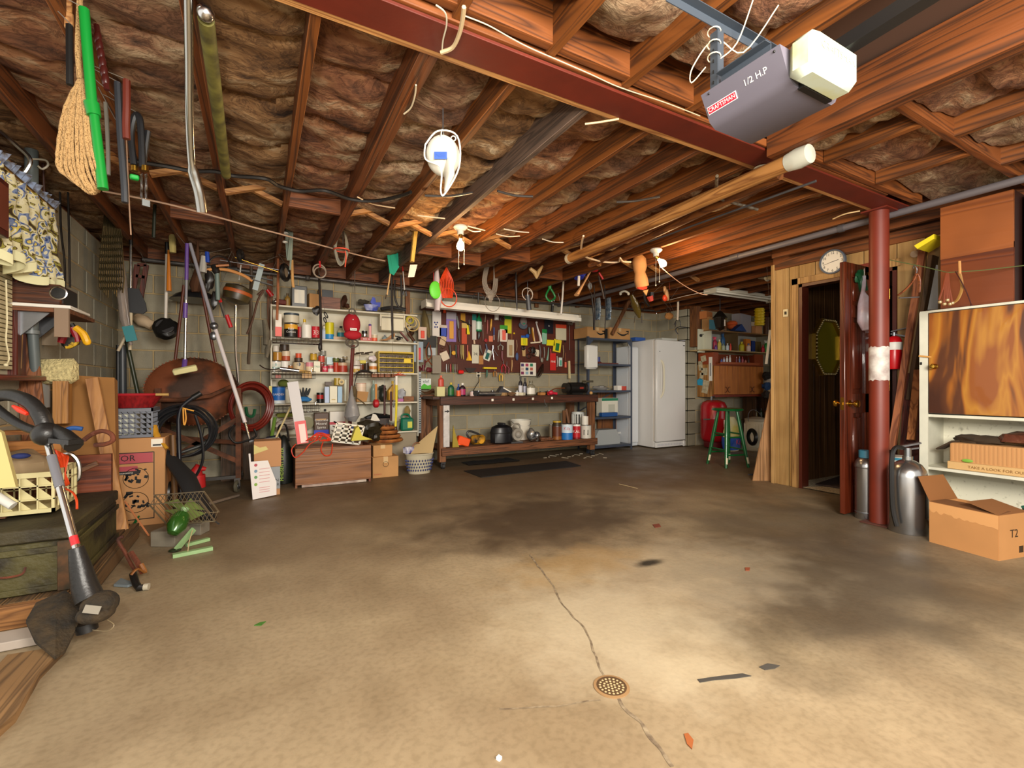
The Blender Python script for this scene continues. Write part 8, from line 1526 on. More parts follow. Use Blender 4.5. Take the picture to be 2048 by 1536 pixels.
thing('hammer_handle','black rubber grip with a pale steel end on the floor by the platform','hammer',[part('grip',G().tube([P(266,1148,Z=.06),P(272,1168,Z=.03),P(278,1176,Z=.02),P(288,1174,Z=.016)],.017,10),B_),part('end_cap',G().cyl(P(288,1174,Z=.018),P(298,1173,Z=.018),.017,n=12),c_('A8A08C'))])
thing('brown_rag','brown leather strip tangled by the black rubber grip','strip',(G().tube(cr([P(262,1150,Z=.07),P(275,1138,Z=.09),P(290,1145,Z=.06),P(282,1128,Z=.1)]),.010,6,flat=.5),c_('7A4A1E')))
thing('grey_brush','flat grey brush lying on the floor at the platform corner','brush',(G().prism([(-.06,.03),(.0,.0),(.07,-.02),(.05,-.06),(-.03,-.05)],P(255,1165,Z=.004),RT,FW,.012),c_('6A7478',.8)))
thing('black_umbrella','folded black umbrella leaning by the tan TOR carton','umbrella',[part('canopy',G().tube([P(332,900,D=3.6),P(348,925,D=3.58),P(372,955,D=3.5),P(395,1000,D=3.42),P(420,1040,D=3.36)],[.02,.05,.07,.07,.04],12,flat=.7).jit(.02,14),mat('101012',.7)),part('shaft',G().cyl(P(318,868,D=3.66),P(335,902,D=3.6),.007),CHROME),part('tip',G().cyl(P(420,1035,D=3.36),P(438,1048,D=3.33),.006),STEEL)])
thing('yellow_handle','amber plastic handle lying on the corner of the tan TOR carton','handle',(G().tube(cr([P(306,852,Y=4.45),P(312,868,Y=4.42),P(322,882,Y=4.38),P(334,897,Y=4.34)]),[.028]*4+[.024]*4+[.014]*8,10,flat=.7),mat('B8862A',.25)))
ct=c_('14161E',.3)
thing('hand_truck','black hand truck handle standing up beside the tan TOR carton','cart',[part('upright',G().tube(cr([P(402,786,Y=4.5),P(385,796,Y=4.5),P(363,815,Y=4.5),P(357,840,Y=4.5)])+[P(358,900,Y=4.5),P(362,1000,Y=4.45)],.016,10),ct),part('upright',G().cyl(P(332,1010,Y=4.5),P(335,850,Y=4.5),.014),ct)if 0 else part('upright',G().cyl(P(345,870,Y=4.42),P(350,1010,Y=4.4),.02),wood('6A4A26','44301A','z',1)),part('grip',G().cyl(P(402,786,Y=4.5),P(385,796,Y=4.5),.022),B_),part('wheel',G().lathe([(.09,-.02),(.1,0),(.09,.02)],P(345,985,Y=4.55),22,ax=(1,-.3,0)),B_)])
g=G()
for i in range(7):g.ring(P(362+i*2,862+(i%3)*3,Y=4.62+i*.012),.21-.012*(i%3),.010,(.15*(i%2)+.1,-1,0),34,7)
g.tube(cr([P(390,830,Y=4.6),P(402,870,Y=4.6),P(406,915,Y=4.6),P(396,945,Y=4.6),P(380,965,Y=4.6)]),.011,7)
thing('black_hose','black hose coiled on the hand truck','hose',(g,mat('17181B',.3)))
thing('sprayer_gun','black spray gun with a looped trigger guard beside the hose coil','spray gun',[part('body',G().tube([P(430,855,Y=4.75),P(425,878,Y=4.75),P(400,892,Y=4.72),P(362,905,Y=4.7)],[.03,.028,.018,.012],10),c_('2E302E')),part('guard',G().tube([P(428,853,Y=4.75),P(408,856,Y=4.75),P(405,875,Y=4.75),P(415,883,Y=4.75)],.005),B_)])
thing('orange_band','yellow and orange rubber bands looped on the hand truck','band',(tb([(366,818),(368,850),(372,838),(370,818)],.005,4.42).tube([P(365,816,Y=4.42),P(388,822,Y=4.42)],.005),c_('D89A3C')))
thing('red_gas_can','small red spouted can standing on the floor by the umbrella','can',(G().tube([P(392,950,Y=4.75),P(398,935,Y=4.75),P(412,938,Y=4.75)],[.06,.04,.015],12).cyl(P(395,975,Y=4.75),P(394,950,Y=4.75),.06),c_('A81A1C')))
RD=mat('7A4020',.7,.15,c2='38200F',sc=3.2,bump=.15,bs=30,edge=(.42,.56));dc=P(388,782,Y=5.45);dax=V((.16,-1,.12)).normalized();R0=.385
ru=(EX-dax*EX.dot(dax)).normalized()
gd=G().lathe([(.001,-.10),(R0*.5,-.085),(R0*.85,-.03),(R0,.02),(R0,.05),(R0*.97,.05),(R0*.93,.01),(R0*.5,-.0),(.001,-.01)][::-1],dc,44,ax=-dax,ref=ru,sy=.86)
tt=G()
for i in range(72):a=i*math.pi/36;u2=dax.cross(ru);p=dc+ru*(R0-.002)*math.cos(a)+u2*(R0*.86-.002)*math.sin(a);tt.box(p-dax*.01,(.012,.04,.012),Matrix.Rotation(-a,3,'Y'))
fx0,fx1,fy=-.80,-.165,5.30
A_=mat('6E3E22',.75,.2,c2='40230F',sc=12)
ps=[part('drum',gd,RD),part('tooth_ring',tt,RD,kind='stuff'),part('band',G().tube([P(308,800,Y=5.26),P(360,800,Y=5.24),P(420,792,Y=5.24),P(470,770,Y=5.26)],.02,8,flat=1),A_)]
for x,y in((fx1,fy),(fx0,fy),(fx1,5.85),(fx0,5.85)):ps.append(part('leg',G().beam((x,y,.12),(x,y,1.02),.045,.035,EY),A_))
for a,b in(((fx1,fy,.72),(fx0,fy,.30)),((fx1,fy,.30),(fx0,fy,.66)),((fx1,5.85,.42),(fx0,5.85,.52))):ps.append(part('cross_brace',G().beam(a,b,.012,.045,UP),A_))
ps.append(part('bottom_rail',G().beam((fx1,fy,.15),(fx0,fy,.15),.03,.03),c_('2A241E')));ps.append(part('bottom_rail',G().beam((fx1,fy,.15),(fx1,5.85,.15),.03,.03),c_('2A241E')))
for x,y in((fx1-.01,fy-.02),(fx1,5.88)):ps.append(part('wheel',G().lathe([(.05,-.016),(.06,-.008),(.06,.008),(.05,.016)],(x,y,.0615),22,ax=(1,-.35,0)),c_('5A5444'),[part('hub',G().lathe([(.03,-.02),(.03,.02)],(x,y,.0615),14,ax=(1,-.35,0)),STEEL),part('fork',G().beam((x,y,.06),(x,y,.14),.05,.02),c_('3A3028'))]))
thing('cement_mixer','rusty round drum on a rusty wheeled angle iron frame','mixer',ps)
g=G()
for i in range(9):g.ring(P(500+(i%4)*1.5,812+(i%3)*2,Y=5.42+i*.014),.20+.014*(i%4),.014,(.75,-1,0),34,8,sy=1.0)
thing('red_hose','dark red hose coiled thickly beside the rusty drum','hose',(g,mat('661A10',.4)))
thing('green_hook','dark green holder inside the red hose coil','holder',(G().tube(cr([P(492,815,Y=5.5),P(495,830,Y=5.45),P(506,832,Y=5.45),P(510,818,Y=5.45)]),.016),c_('0E4A2C')))
thing('black_hose_loop','thin black hose loop hanging on the frame under the red hose','hose',(tb([(470,850),(458,868),(470,885),(492,882),(512,872),(508,858)],.010,5.25),B_))
x0c,x1c,yc0,yc1,hc=.335,1.085,5.18,5.56,.40
ps=[part('front',G().bb((x0c,yc0,.03),(x1c,yc0+.018,hc),0,.002),wood('8E5C30','6C4220','x',.5,.5)),part('back',G().bb((x0c,yc1-.018,.03),(x1c,yc1,hc)),BWOOD),part('side',G().bb((x0c,yc0+.018,.0),(x0c+.02,yc1-.018,hc)),BWOOD),part('side',G().bb((x1c-.02,yc0+.018,0),(x1c,yc1-.018,hc)),c_('6A2C14')),part('base',G().bb((x0c+.02,yc0+.018,.03),(x1c-.02,yc1-.018,.05)),BWOOD),part('runner',G().bb((x0c+.06,yc0-.002,.005),(x1c-.05,yc0+.015,.029)),mat('D8D0C0',.6,c2='6A2C1C',sc=3))]
thing('wooden_chest','low open brown wooden chest on the floor before the shelves','chest',ps)
thing('chest_contents','dark odds and ends filling the wooden chest','odds and ends',(G().bb((x0c+.03,yc0+.03,.052),(x1c-.03,yc1-.03,.36)).jit(.02,9),c_('2E2218',.9)),kind='stuff')
g=G().prism([(0,0),(.085,0),(.085,.50),(0,.50)],P(597,888,Y=5.25),V((1,0,.0)),V((-.19,0,1)),.04);g2=G().prism([(0,.0),(.087,0),(.087,.21),(0,.21)],P(597,888,Y=5.246),EX,V((-.19,0,1)),.004)
g=G().beam(P(606,886,Y=5.30),P(585,764,Y=5.36),.105,.04,EY);g2=G().beam(P(606,887,Y=5.277),P(600,842,Y=5.301),.108,.006,EY)
thing('strip_carton','tall narrow white and red carton leaning out of the wooden chest','carton',[part('carton',g,c_('C8C4C4',.5)),part('red_panel',g2,c_('D42A22')),part('text_panel',G().beam(P(608,885,Y=5.272),P(603,848,Y=5.294),.06,.005,EY),c_('E8C8BC')),part('barcode',G().beam(P(597,829,Y=5.312),P(595,822,Y=5.316),.05,.004,EY),c_('6A6668'))])
a=P(665,880,Y=5.3);b=P(715,848,Y=5.3);g=G();R_c=Matrix.Rotation(-.25,3,'Y').to_3x3()
def wc(u,w,d=0):return P(664,882,Y=5.28)+V((.28*u-.0*w+.05*w,d,-.05*u+.19*w))
for i in range(5):g.beam(wc(i/4,0),wc(i/4,1),.02,.014,EY).beam(wc(0,i/4),wc(1,i/4),.02,.014,EY)
for i in range(5):g.beam(wc(0,i/4),wc(0,i/4,.2),.012,.012);g.beam(wc(i/4,1),wc(i/4,1,.2),.012,.012)
thing('white_crate','white lattice plastic crate tilted on the wooden chest','crate',(g,c_('DCD6C4',.5)))
thing('yellow_netting','yellow mesh cloth draped over the right of the wooden chest','cloth',(G().prism([(0,0),(.20,0),(.11,.05),(.08,.16),(.04,.14)],P(700,880,Y=5.3),EX,EZ,.12).jit(.02,12),c_('C8BC4C',.8)))
thing('dark_tarp','crumpled olive and black tarp behind the white lattice crate','tarp',(G().ball(P(738,858,Y=5.5),(.14,.1,.09),18,k=.7).ball(P(752,872,Y=5.45),(.06,.05,.05),12,k=.6),c_('26200F',.5)))
g=G()
for i in range(10):g.tube(cr([P(612+i*3,882-(i%3),Y=5.25+.02*(i%4)),P(628+i*2,872-(i%4)*2,Y=5.3),P(650+i,870+(i%3)*2,Y=5.27),P(662-i,880,Y=5.24),P(640+i*2,882-i%4,Y=5.22)]),.0055,5)
g.tube(cr([P(640,878,Y=5.2),P(620,888,Y=5.165),P(606,905,Y=5.16),P(590,915,Y=5.14),P(583,900,Y=5.14),P(592,888,Y=5.18)]),.0055,5).tube(cr([P(646,884,Y=5.17),P(642,900,Y=5.165),P(650,911,Y=5.165),P(662,908,Y=5.165),P(665,888,Y=5.17)]),.0055,5)
thing('extension_cord','red orange extension cord looping over the front of the wooden chest','cord',(g,c_('CC3A1C')))
carton(1.135,1.425,5.33,5.62,0,.235,'closed tan cardboard box on the floor beside the wooden chest',extra=[part('printed_oval',G().ring((1.28,5.328,.15),.03,.002,(0,-1,0),16,4),B_),part('lettering',G().text('3/4 BAG',(1.19,5.3285,.04),EX,UP,.024),c_('A83C28'))])
carton(1.145,1.36,5.35,5.6,.236,.13,'smaller tan cardboard box stacked on the closed one')
g=G();bo=V((1.36,5.72,.36));
for i in range(7):g.tube(cr([bo+V((-.17+.057*i-.02,.0,0)),bo+V((-.12+.045*i,-.05+.01*i,.14)),bo+V((-.08+.04*i,.08,.2))]),.022,6,flat=.15)
for j in range(4):g.ring(bo+V((.02,.02,.02+.05*j)),.19-.03*j,.02,UP,18,5,a0=0,a1=6.28)
thing('woven_basket','upturned splint woven basket behind the small cardboard boxes','basket',(g,[mat('B06E34',.6,c2='7A4420',sc=10)]))
o=V((1.70,5.42,0));gb=G().lathe([(.13,.0),(.165,.22),(.175,.225),(.175,.24),(.16,.24),(.155,.225),(.122,.01),(.001,.01)],o,32,sy=.75);hl=G()
for j in range(4):
 for i in range(15):a=math.pi+(i+.5*(j%2))*math.pi/15;r=.134+.0095*(j+1)*.95;z=.045+j*.038;hl.ball(o+V((r*math.cos(a)*1.0,r*math.sin(a)*.75,z)),(.009,.005,.013),8,h=5)
thing('laundry_basket','beige plastic laundry basket with oval holes by the workbench leg','basket',(gb,c_('B4AC94',.5),[part('hole_row',hl,c_('28305C'),kind='stuff')]))
thing('canvas_bag','cream canvas bag slumped across the laundry basket','bag',[part('bag',G().add([o+V(q)for q in((-.12,-.06,.24),(.13,-.1,.24),(.24,.02,.55),(.0,.08,.34),(-.1,.1,.27),(.2,.1,.3))],[(0,1,2,3),(0,3,4),(1,5,2),(2,5,3),(3,5,4),(0,4,5,1)]),c_('BFA678',.9)),part('handle',G().ring(o+V((-.03,0,.30)),.06,.007,(.2,-1,0),16,a0=0,a1=math.pi,ref=(1,0,0)),c_('7A4A2C'))])
thing('blue_packet','blue and white packet tucked in the laundry basket','packet',(G().box(o+V((-.13,0,.28)),(.12,.08,.08),.5,0,.01),mat('3C3C8C',.4,c2='D8D8E0',sc=14)))
a_,b_=P(505,1000,Z=0),P(554,992,Z=0);Hw=.40
thing('paper_box','small tan box with curled tape standing behind the tall white leaflet','box',(G().bb((-.03,4.98,.27),(.20,5.2,.52),0,.003).bb((-.02,4.99,0),(.19,5.19,.27)),c_('B8865A',.75),[part('tape',G().prism([(0,0),(.12,.04),(.1,.07),(.05,.06),(0,.09)],(-.03,4.978,.40),EX,EZ,.002),c_('C8B86C',.3)),part('grey_panel',G().bb((.10,4.975,.06),(.19,4.98,.27)),c_('8A8E90'),[part('lettering',G().text('UN|TER'.replace('|','\n'),(.15,4.973,.12),EX,UP,.04),B_)])]))
lf_=[part('leaflet',G().prism([(0,0),(.205,.01),(.205,.13),(.13,.34),(-.015,.345),(-.02,.42),(-.035,.42)],a_+UP*.003,(b_-a_),V((0,.12,1)),.006),c_('E4DEDA',.6))]
f_=(b_-a_).normalized();n_=V((f_.y,-f_.x,0))
for z,m_ in((.31,'B8505C'),(.255,'7A9AB0'),(.20,'6AA068'),(.135,'8AB04C')):lf_.append(part('printed_dot',G().lathe([(.001,0),(.014,0),(.014,.002)],a_+f_*.025+V((0,.12*z,z))+n_*.007,14,ax=n_),c_(m_)))
tg=G()
for z in(.27,.24,.21,.18,.15,.1,.08,.06):tg.box(a_+f_*.10+V((0,.12*z,z))+n_*.007,(.09,.003,.006),math.atan2(f_.y,f_.x))
lf_.append(part('printed_lines',tg,c_('D8A8A8'),kind='stuff'));thing('white_leaflet','tall white printed leaflet sheet leaning upright on the floor','leaflet',lf_)
thing('silver_vent','flat silver floor nozzle lying on the small tan box','nozzle',(G().beam(P(497,882,D=4.6),P(550,876,D=4.75),.08,.02),STEEL))
thing('navy_grip','navy foam grip beside the silver nozzle','grip',(G().cyl(P(533,878,D=4.8),P(555,874,D=4.85),.022),c_('141A3C')))
o=P(570,965,Z=0)+FW*.12;o=V((.245,5.52,0));thing('sports_bag','tall black bag with lime green lettering beside the wooden chest','bag',[part('bag',G().lathe([(.001,0),(.085,.01),(.095,.08),(.09,.30),(.06,.42),(.03,.5),(.001,.52)],o,18),c_('10140F',.45)),part('lettering',G().text('MHDSENY LIFTER',o+V((-.02,-.093,.22)),UP,-EX,.045),c_('A8C83C')),part('tube_handle',G().tube(cr([o+V((-.03,0,.48)),o+V((-.05,0,.60)),o+V((.02,0,.62)),o+V((.05,-.04,.45))]),.012),B_)])
thing('golf_club_shaft','pale bamboo rod slanting across the black bag','rod',(G().cyl(P(552,875,Y=5.4),P(584,808,Y=5.5),.010,n=8),c_('C8B480')))
thing('green_stalk','green rubber tube standing in the black bag','tube',(G().cyl(P(543,876,Y=5.5),P(550,835,Y=5.55),.018,n=8),c_('5A7A24')))
thing('floor_mat','long black rubber mat lying in front of the workbench','mat',(G().prism([(0,0),(1.45,.02),(1.50,.42),(-.02,.46)],V((2.22,4.78,.001)),V((1,.03,0)),V((0,1,0)),.008),c_('15120F',.7)))
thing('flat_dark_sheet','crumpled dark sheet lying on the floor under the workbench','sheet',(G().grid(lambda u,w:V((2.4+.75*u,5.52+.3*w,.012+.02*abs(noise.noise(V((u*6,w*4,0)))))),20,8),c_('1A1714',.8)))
g=G()
for i in range(16):q=P(1090+i*8,916-(i%5)*2,Z=.002);g.box(q+UP*.004,(.05+.03*(i%3),.02,.004),i)
thing('paint_flakes','white paint flakes scattered on the floor under the bench end','flakes',(g,c_('C8BCA4',.9)),kind='stuff')
lean('floor_pipe',P(478,990,Z=.02),P(402,1012,Z=.02),.022,.022,mat('8A7A6A',.5,.5),'short pipe lying on the floor by the caster wheel',UP,'pipe')
dcn=P(1223,1374,Z=0);ps=[part('frame',G().lathe([(.052,.0),(.062,.0),(.062,.003),(.052,.004)],dcn+UP*.0005,30,cap=False),mat('8A6A44',.8)),part('plate',G().lathe([(.001,.001),(.052,.001),(.052,.003),(.001,.003)],dcn+UP*.0005,30),c_('4A341C',.7))]
hh=G()
for r,n in((.0,1),(.013,6),(.026,12),(.040,18)):
 for i in range(n):a=i*2*math.pi/n;hh.lathe([(.001,0),(.0045,0),(.003,.0012),(.001,.0012)],dcn+V((r*math.cos(a),r*math.sin(a),.0036)),8)
ps.append(part('stud_row',hh,c_('A8946C',.6),kind='stuff'));thing('floor_drain','round brass floor drain in the concrete floor','drain',ps)
def mark(pts,m,label,name,cat,h=.003):thing(name,label,cat,(G().prism([(p.x,p.y)for p in[P(x,y,Z=0)for x,y in pts]],(0,0,.001),EX,EY,h),m))
mark([(1395,1360),(1420,1356),(1450,1352),(1485,1348),(1503,1353),(1470,1358),(1430,1361),(1400,1366)],c_('3A3630',.8),'thin dark tar streak on the floor to the right of the drain','tar_streak','mark',.002)
mark([(1518,1335),(1535,1328),(1560,1332),(1550,1338),(1530,1341)],c_('3E3A34',.8),'second shorter tar spot beyond the tar streak','tar_spot','mark',.002)
for pts,c,t in(([(1368,1470),(1376,1468),(1387,1482),(1384,1500),(1374,1490)],'8A4A1E','brown dead leaf near the bottom of the floor'),([(1490,1136),(1500,1136),(1499,1142),(1491,1142)],'7A3A1C','tiny brown leaf on the open floor toward the column'),([(508,1252),(520,1246),(532,1244),(522,1252)],'3A6A1E','small green leaf on the left of the floor'),([(1305,1050),(1318,1048),(1322,1054),(1310,1056)],'6A2E1C','reddish leaf scrap on the middle of the floor')):
 mark(pts,c_(c,.8),t,'dead_leaf','leaf')
thing('foam_cube','tiny white foam cube near the bottom edge of the floor','scrap',(G().box(P(998,1516,Z=.004),(.012,.012,.008),.4),W_))
thing('straw_wisp','thin curled straw on the floor before the freezer','straw',(G().tube(cr([P(1238,968,Z=.003),P(1255,972,Z=.003),P(1275,977,Z=.003)]),.003,4),c_('B8A47C')))
RPT=[P(x,y,D=1.64)for x,y in((160,-20),(158,40),(156,100),(160,158))]
rp=G().tube(cr(RPT),.009,8)
for i in range(20):
 t=(i%10-4.5)/4.5;k=.016*(i//10)+.004*math.sin(i*2.1);w=.2*math.sin(i*1.3)
 c=[P(163+t*4,160,D=1.64+k),P(158+(t+w*.3)*22-5,215,D=1.62+k),P(154+(t+w*.3)*33-4,290,D=1.61+k),P(159+(t-w*.2)*37-3,338+8*(1-t*t),D=1.61+k),P(180+t*22,374+12*(1-t*t)-8*abs(t),D=1.63+k),P(190+t*6,383,D=1.66+k)]
 rp.tube(cr(c,6),[.0058+.001*math.sin(q*2.4)for q in range(31)],7)
thing('rope_coil','tan twisted rope coil hanging at the upper left','rope',[part('rope',rp,mat('C49C66',.85,c2='84602F',sc=260,st=(1,1,.6),bump=.8,bs=300,edge=(.34,.46))),part('peg',G().box(P(133,8,D=1.7),(.03,.03,.07),.3,0,.004).box(P(138,42,D=1.7),(.025,.02,.06),.3,0,.004),PINE)])
g=G().tube([P(168,18,D=1.62),P(184,210,D=1.62)],.0155,12).cyl(P(183,206,D=1.62),P(188,232,D=1.62),.022,.02,14).tube([P(188,228,D=1.62),P(206,378,D=1.62)],[.014,.016],12);thing('green_pole','bright green telescopic pole hanging beside the rope coil','pole',(g,c_('0B7A2A',.35)))
thing('black_bar','flat black bar hanging behind the rope coil','bar',(G().tube([P(139,50,D=1.68),P(140,170,D=1.68)],.011),B_))
CP=[P(x,y,D=d)for x,y,d in((376,-15,1.55),(378,120,1.68),(379,240,1.8),(384,330,1.9),(398,385,1.95),(404,424,1.98))]
thing('silver_conduit','long shiny steel conduit hanging from the ceiling with a bent lower end','conduit',(G().tube(cr(CP),[.014]*16+[.020]*10,14),mat('A8A8A4',.2,1)))
thing('fishing_tube','olive yellow fabric tube with a metal cap slung under a joist','tube',[part('tube',G().cyl(P(412,38,Z=2.33),P(452,350,Z=2.33),.026,n=14),mat('7A7434',.6,c2='4A4420',sc=12)),part('metal_cap',G().ball(P(411,26,Z=2.33),.028),CHROME)])
g=G()
for i in range(6):g.ball(P(196+i*3,75+i*17,D=1.80),(.013,.013,.028),10)
thing('chair_spindle','dark red turned spindles hanging behind the green pole','spindle',(g.tube([P(193,50,D=1.80),P(214,180,D=1.80)],.010),c_('3E1410',.3)))
for pts,r,D,c,lb,nm,ct_ in((((211,205),(214,250),(216,300),(217,350)),.008,2.1,'6E6A60','grey white tent rod hanging behind the rope','tent_rod','rod'),(((235,165),(240,260),(248,360),(250,405)),.013,2.0,'26292E','dark grey sword shaped bar hanging left of the bungee cords','dark_bar','bar'),(((253,160),(253,210),(252,250),(253,278)),.014,2.0,'5E2214','dark red stake with a white pronged lower end','red_stake','stake'),(((253,280),(257,380),(262,470)),.003,2.2,'8A6A50','thin brown line dangling below the red stake','line','line'),(((96,200),(98,260)),.001,2,'000000','','','')):
 if nm:thing(nm,lb,ct_,(G().tube(cr([P(x,y,D=D)for x,y in pts]),r,8),c_(c)))
thing('pronged_spike','white pronged plastic spikes below the dark red stake','spike',(G().tube([P(247,213,D=2.08),P(250,245,D=2.08),P(252,278,D=2.08)],[.016,.010,.003],8),c_('C8BCA8')))
g=G().tube(cr([P(268,330,D=2.2),P(262,270,D=2.2),P(270,232,D=2.2),P(280,240,D=2.2),P(284,300,D=2.2),P(285,335,D=2.2)]),.014,8).tube(cr([P(286,335,D=2.22),P(292,290,D=2.22),P(296,262,D=2.22)]),.012,8);sp=G()
for x in(283,292):sp.tube([P(x+2.2*math.cos(t*1.6),348+t*.55,D=2.2+.004*math.sin(t*1.6))for t in range(90)],.0022,4)
thing('spring_exerciser','black strap handles with green clips and two steel springs','exerciser',[part('strap',g,c_('16171A')),part('green_clip',G().box(P(269,355,D=2.2),(.035,.03,.022),.2,0,.005),c_('12A03C')),part('ring',G().cyl(P(269,332,D=2.2),P(269,342,D=2.2),.014).cyl(P(290,332,D=2.2),P(290,342,D=2.2),.014),BRASS),part('spring',sp,CHROME),part('hook_plate',G().box(P(292,406,D=2.2),(.03,.006,.03),.5),GALV)])
g=G()
for i in range(12):x=196+i*7;g.tube([P(212+i*1.6,405,Y=5.1),P(205+i*3.4,470,Y=5.1),P(198+i*4.6,545+(i*7)%16,Y=5.1),P(199+i*4.2,575+(i*5)%22,Y=5.1)],.0055,5)
for j in range(9):
 for i in range(11):g.tube([P(199+i*4.3-j*.0,470+j*13,Y=5.09),P(202+i*4.3,476+j*13,Y=5.09)],.004,4)
thing('chain_net','hanging bunch of brassy chain netting in the left corner','chain',(g,mat('5A5038',.4,.7)))
thing('wrapped_poles','long poles wrapped in clear plastic with a teal label','poles',[part('wrap',G().tube([P(222,425,Y=5.3),P(240,540,Y=5.3),P(250,640,Y=5.3),P(262,690,Y=5.3)],[.03,.07,.06,.02],12,flat=.6),mat('A89C94',.12,alpha=.65,bump=.8,bs=14)),part('pole',G().cyl(P(226,425,Y=5.3),P(258,650,Y=5.3),.011),CHROME),part('teal_label',G().beam(P(255,652,Y=5.24),P(264,682,Y=5.24),.08,.01,EY),c_('1E7C84')),part('rod_end',G().cyl(P(255,665,Y=5.3),P(236,702,Y=5.3),.012),c_('B8A88C'))])
thing('black_shovel','black square bladed shovel hanging blade down on the wrapped poles','shovel',[part('blade',G().prism([(-.05,.18),(.06,.18),(.11,.05),(.12,-.02),(.09,-.05),(-.06,-.04),(-.09,.02)],P(262,616,Y=5.45),EX,EZ,.02),c_('151518')),part('shaft',G().cyl(P(262,470,Y=5.45),P(261,640,Y=5.45),.012),CHROME),part('ferrule',G().cyl(P(261,445,Y=5.45),P(262,490,Y=5.45),.016),B_),part('stub',G().cyl(P(262,618,Y=5.45),P(260,700,Y=5.45),.014),c_('C8B898'))])
thing('wood_frame','reddish wooden ladder like frame hanging behind the black shovel','frame',(G().beam(P(275,530,Y=5.9),P(263,600,Y=5.9),.045,.03,EY).beam(P(293,530,Y=5.9),P(278,618,Y=5.9),.04,.03,EY).beam(P(275,530,Y=5.9),P(293,530,Y=5.9),.03,.03,EY).beam(P(272,552,Y=5.9),P(290,555,Y=5.9),.03,.03,EY),wood('6A2C18','421A0E','z',1)))
thing('cloth_glove','stuffed cream cloth roll pinned on the back wall','cloth',(G().tube([P(272,632,Y=6.1),P(285,642,Y=6.1),P(294,646,Y=6.1),P(306,652,Y=6.1)],[.045,.065,.055,.05],12).jit(.012,14),c_('CDB595',.9)))
thing('round_brush','round black scrub brush hanging on a long white handle','brush',[part('handle',G().cyl(P(334,505,Y=5.7),P(331,655,Y=5.7),.014),c_('D8D0C4')),part('black_sleeve',G().cyl(P(334,402,Y=5.65),P(334,508,Y=5.68),.018),B_),part('disc',G().lathe([(.001,.03),(.075,.03),(.085,.02)],P(331,655,Y=5.66),24,ax=(0,-1,.45)),STEEL),part('bristles',G().lathe([(.085,.03),(.105,.01),(.105,-.06),(.001,-.06)],P(331,655,Y=5.66),26,ax=(0,-1,.45)).jit(.01,40),B_)])
thing('corn_brush','yellowish long bristle brush with an orange handle hanging by a joist','brush',[part('bristles',G().tube([P(341,445,Y=5.5),P(344,480,Y=5.5),P(345,505,Y=5.5)],[.02,.03,.025],8).jit(.006,60),c_('B8A868',.9)),part('handle',G().tube([P(337,500,Y=5.6),P(338,582,Y=5.6)],[.008,.022],8),c_('C8741C'))])
thing('old_pole_strap','dark green strap hanging from a joist at the left','strap',(tb([(313,345),(310,400),(307,475)],.012,4.6),c_('1E2418')))
for a,b,t,c in(((328,412),(308,330),'white cord rising to the joist from the long black sleeve','9A8A70'),):thing('pull_cord',t,'cord',(G().cyl(P(*a,Y=5.0),P(*b,Y=4.6),.004),c_(c)))
thing('purple_mop','purple and silver sponge mop handle hanging head down','mop',[part('pole',G().cyl(P(372,600,Y=5.0),P(370,722,Y=5.0),.012),CHROME),part('purple_grip',G().cyl(P(374,487,Y=5.0),P(373,560,Y=5.0),.015),PURPLE),part('purple_joint',G().cyl(P(371,606,Y=4.995),P(370,636,Y=4.995),.018),PURPLE),part('pole',G().cyl(P(373,558,Y=5.0),P(372,608,Y=5.0),.011),c_('7A7A82')),part('sponge',G().beam(P(346,745,Y=4.95),P(394,735,Y=4.95),.05,.05,(0,-.4,1),0,.008),c_('D8D098',.9)),part('head_bracket',G().cyl(P(370,720,Y=5.0),P(368,737,Y=4.97),.02),PURPLE)])
thing('round_shade','wide dark metal lamp shade hanging behind the purple mop','shade',(G().lathe([(.001,.12),(.05,.11),(.18,.045),(.225,.0),(.23,-.008)],P(393,600,Y=5.8),34),mat('3A3A3C',.3,.6)))
thing('shade_bag','brown torn paper bundle on top of the metal shade','bundle',(G().tube([P(395,480,Y=5.6),P(395,540,Y=5.6),P(392,570,Y=5.6),P(390,585,Y=5.6)],[.01,.035,.08,.05],10,flat=.7).jit(.02,12),c_('5A3820',.9)))
for a,b,t in(((368,570),(350,724),'left reddish wooden leg straddling the metal shade'),((402,570),(431,724),'right reddish wooden leg straddling the metal shade')):thing('wooden_leg',t,'pole',(G().cyl(P(*a,Y=5.6),P(*b,Y=5.6),.014),c_('5E2C1C')))
thing('vacuum_pole','long pale aluminium pole with a clamp leaning across the rusty drum','pole',[part('pole',G().cyl(P(380,487,Y=5.2),P(428,650,Y=5.05),.015),c_('8E8C94',.3)),part('pole',G().cyl(P(428,650,Y=5.05),P(490,845,Y=4.85),.017),c_('C8C0C0',.35)),part('clamp',G().ball(P(428,652,Y=5.03),.035).ball(P(427,672,Y=5.03),(.03,.02,.04)),STEEL),part('lower_tube',G().cyl(P(490,845,Y=4.85),P(499,878,Y=4.8),.011),CHROME)])
thing('red_pruner','red handled aluminium lopper hanging right of the long pole','lopper',[part('arm',G().tube([P(436,590,Y=5.6),P(450,635,Y=5.6)],.014),STEEL),part('red_arm',G().tube([P(433,585,Y=5.59),P(442,605,Y=5.59)],.016),c_('C81E1E')),part('grip',G().cyl(P(453,630,Y=5.6),P(462,655,Y=5.6),.02),c_('B81C20'))])
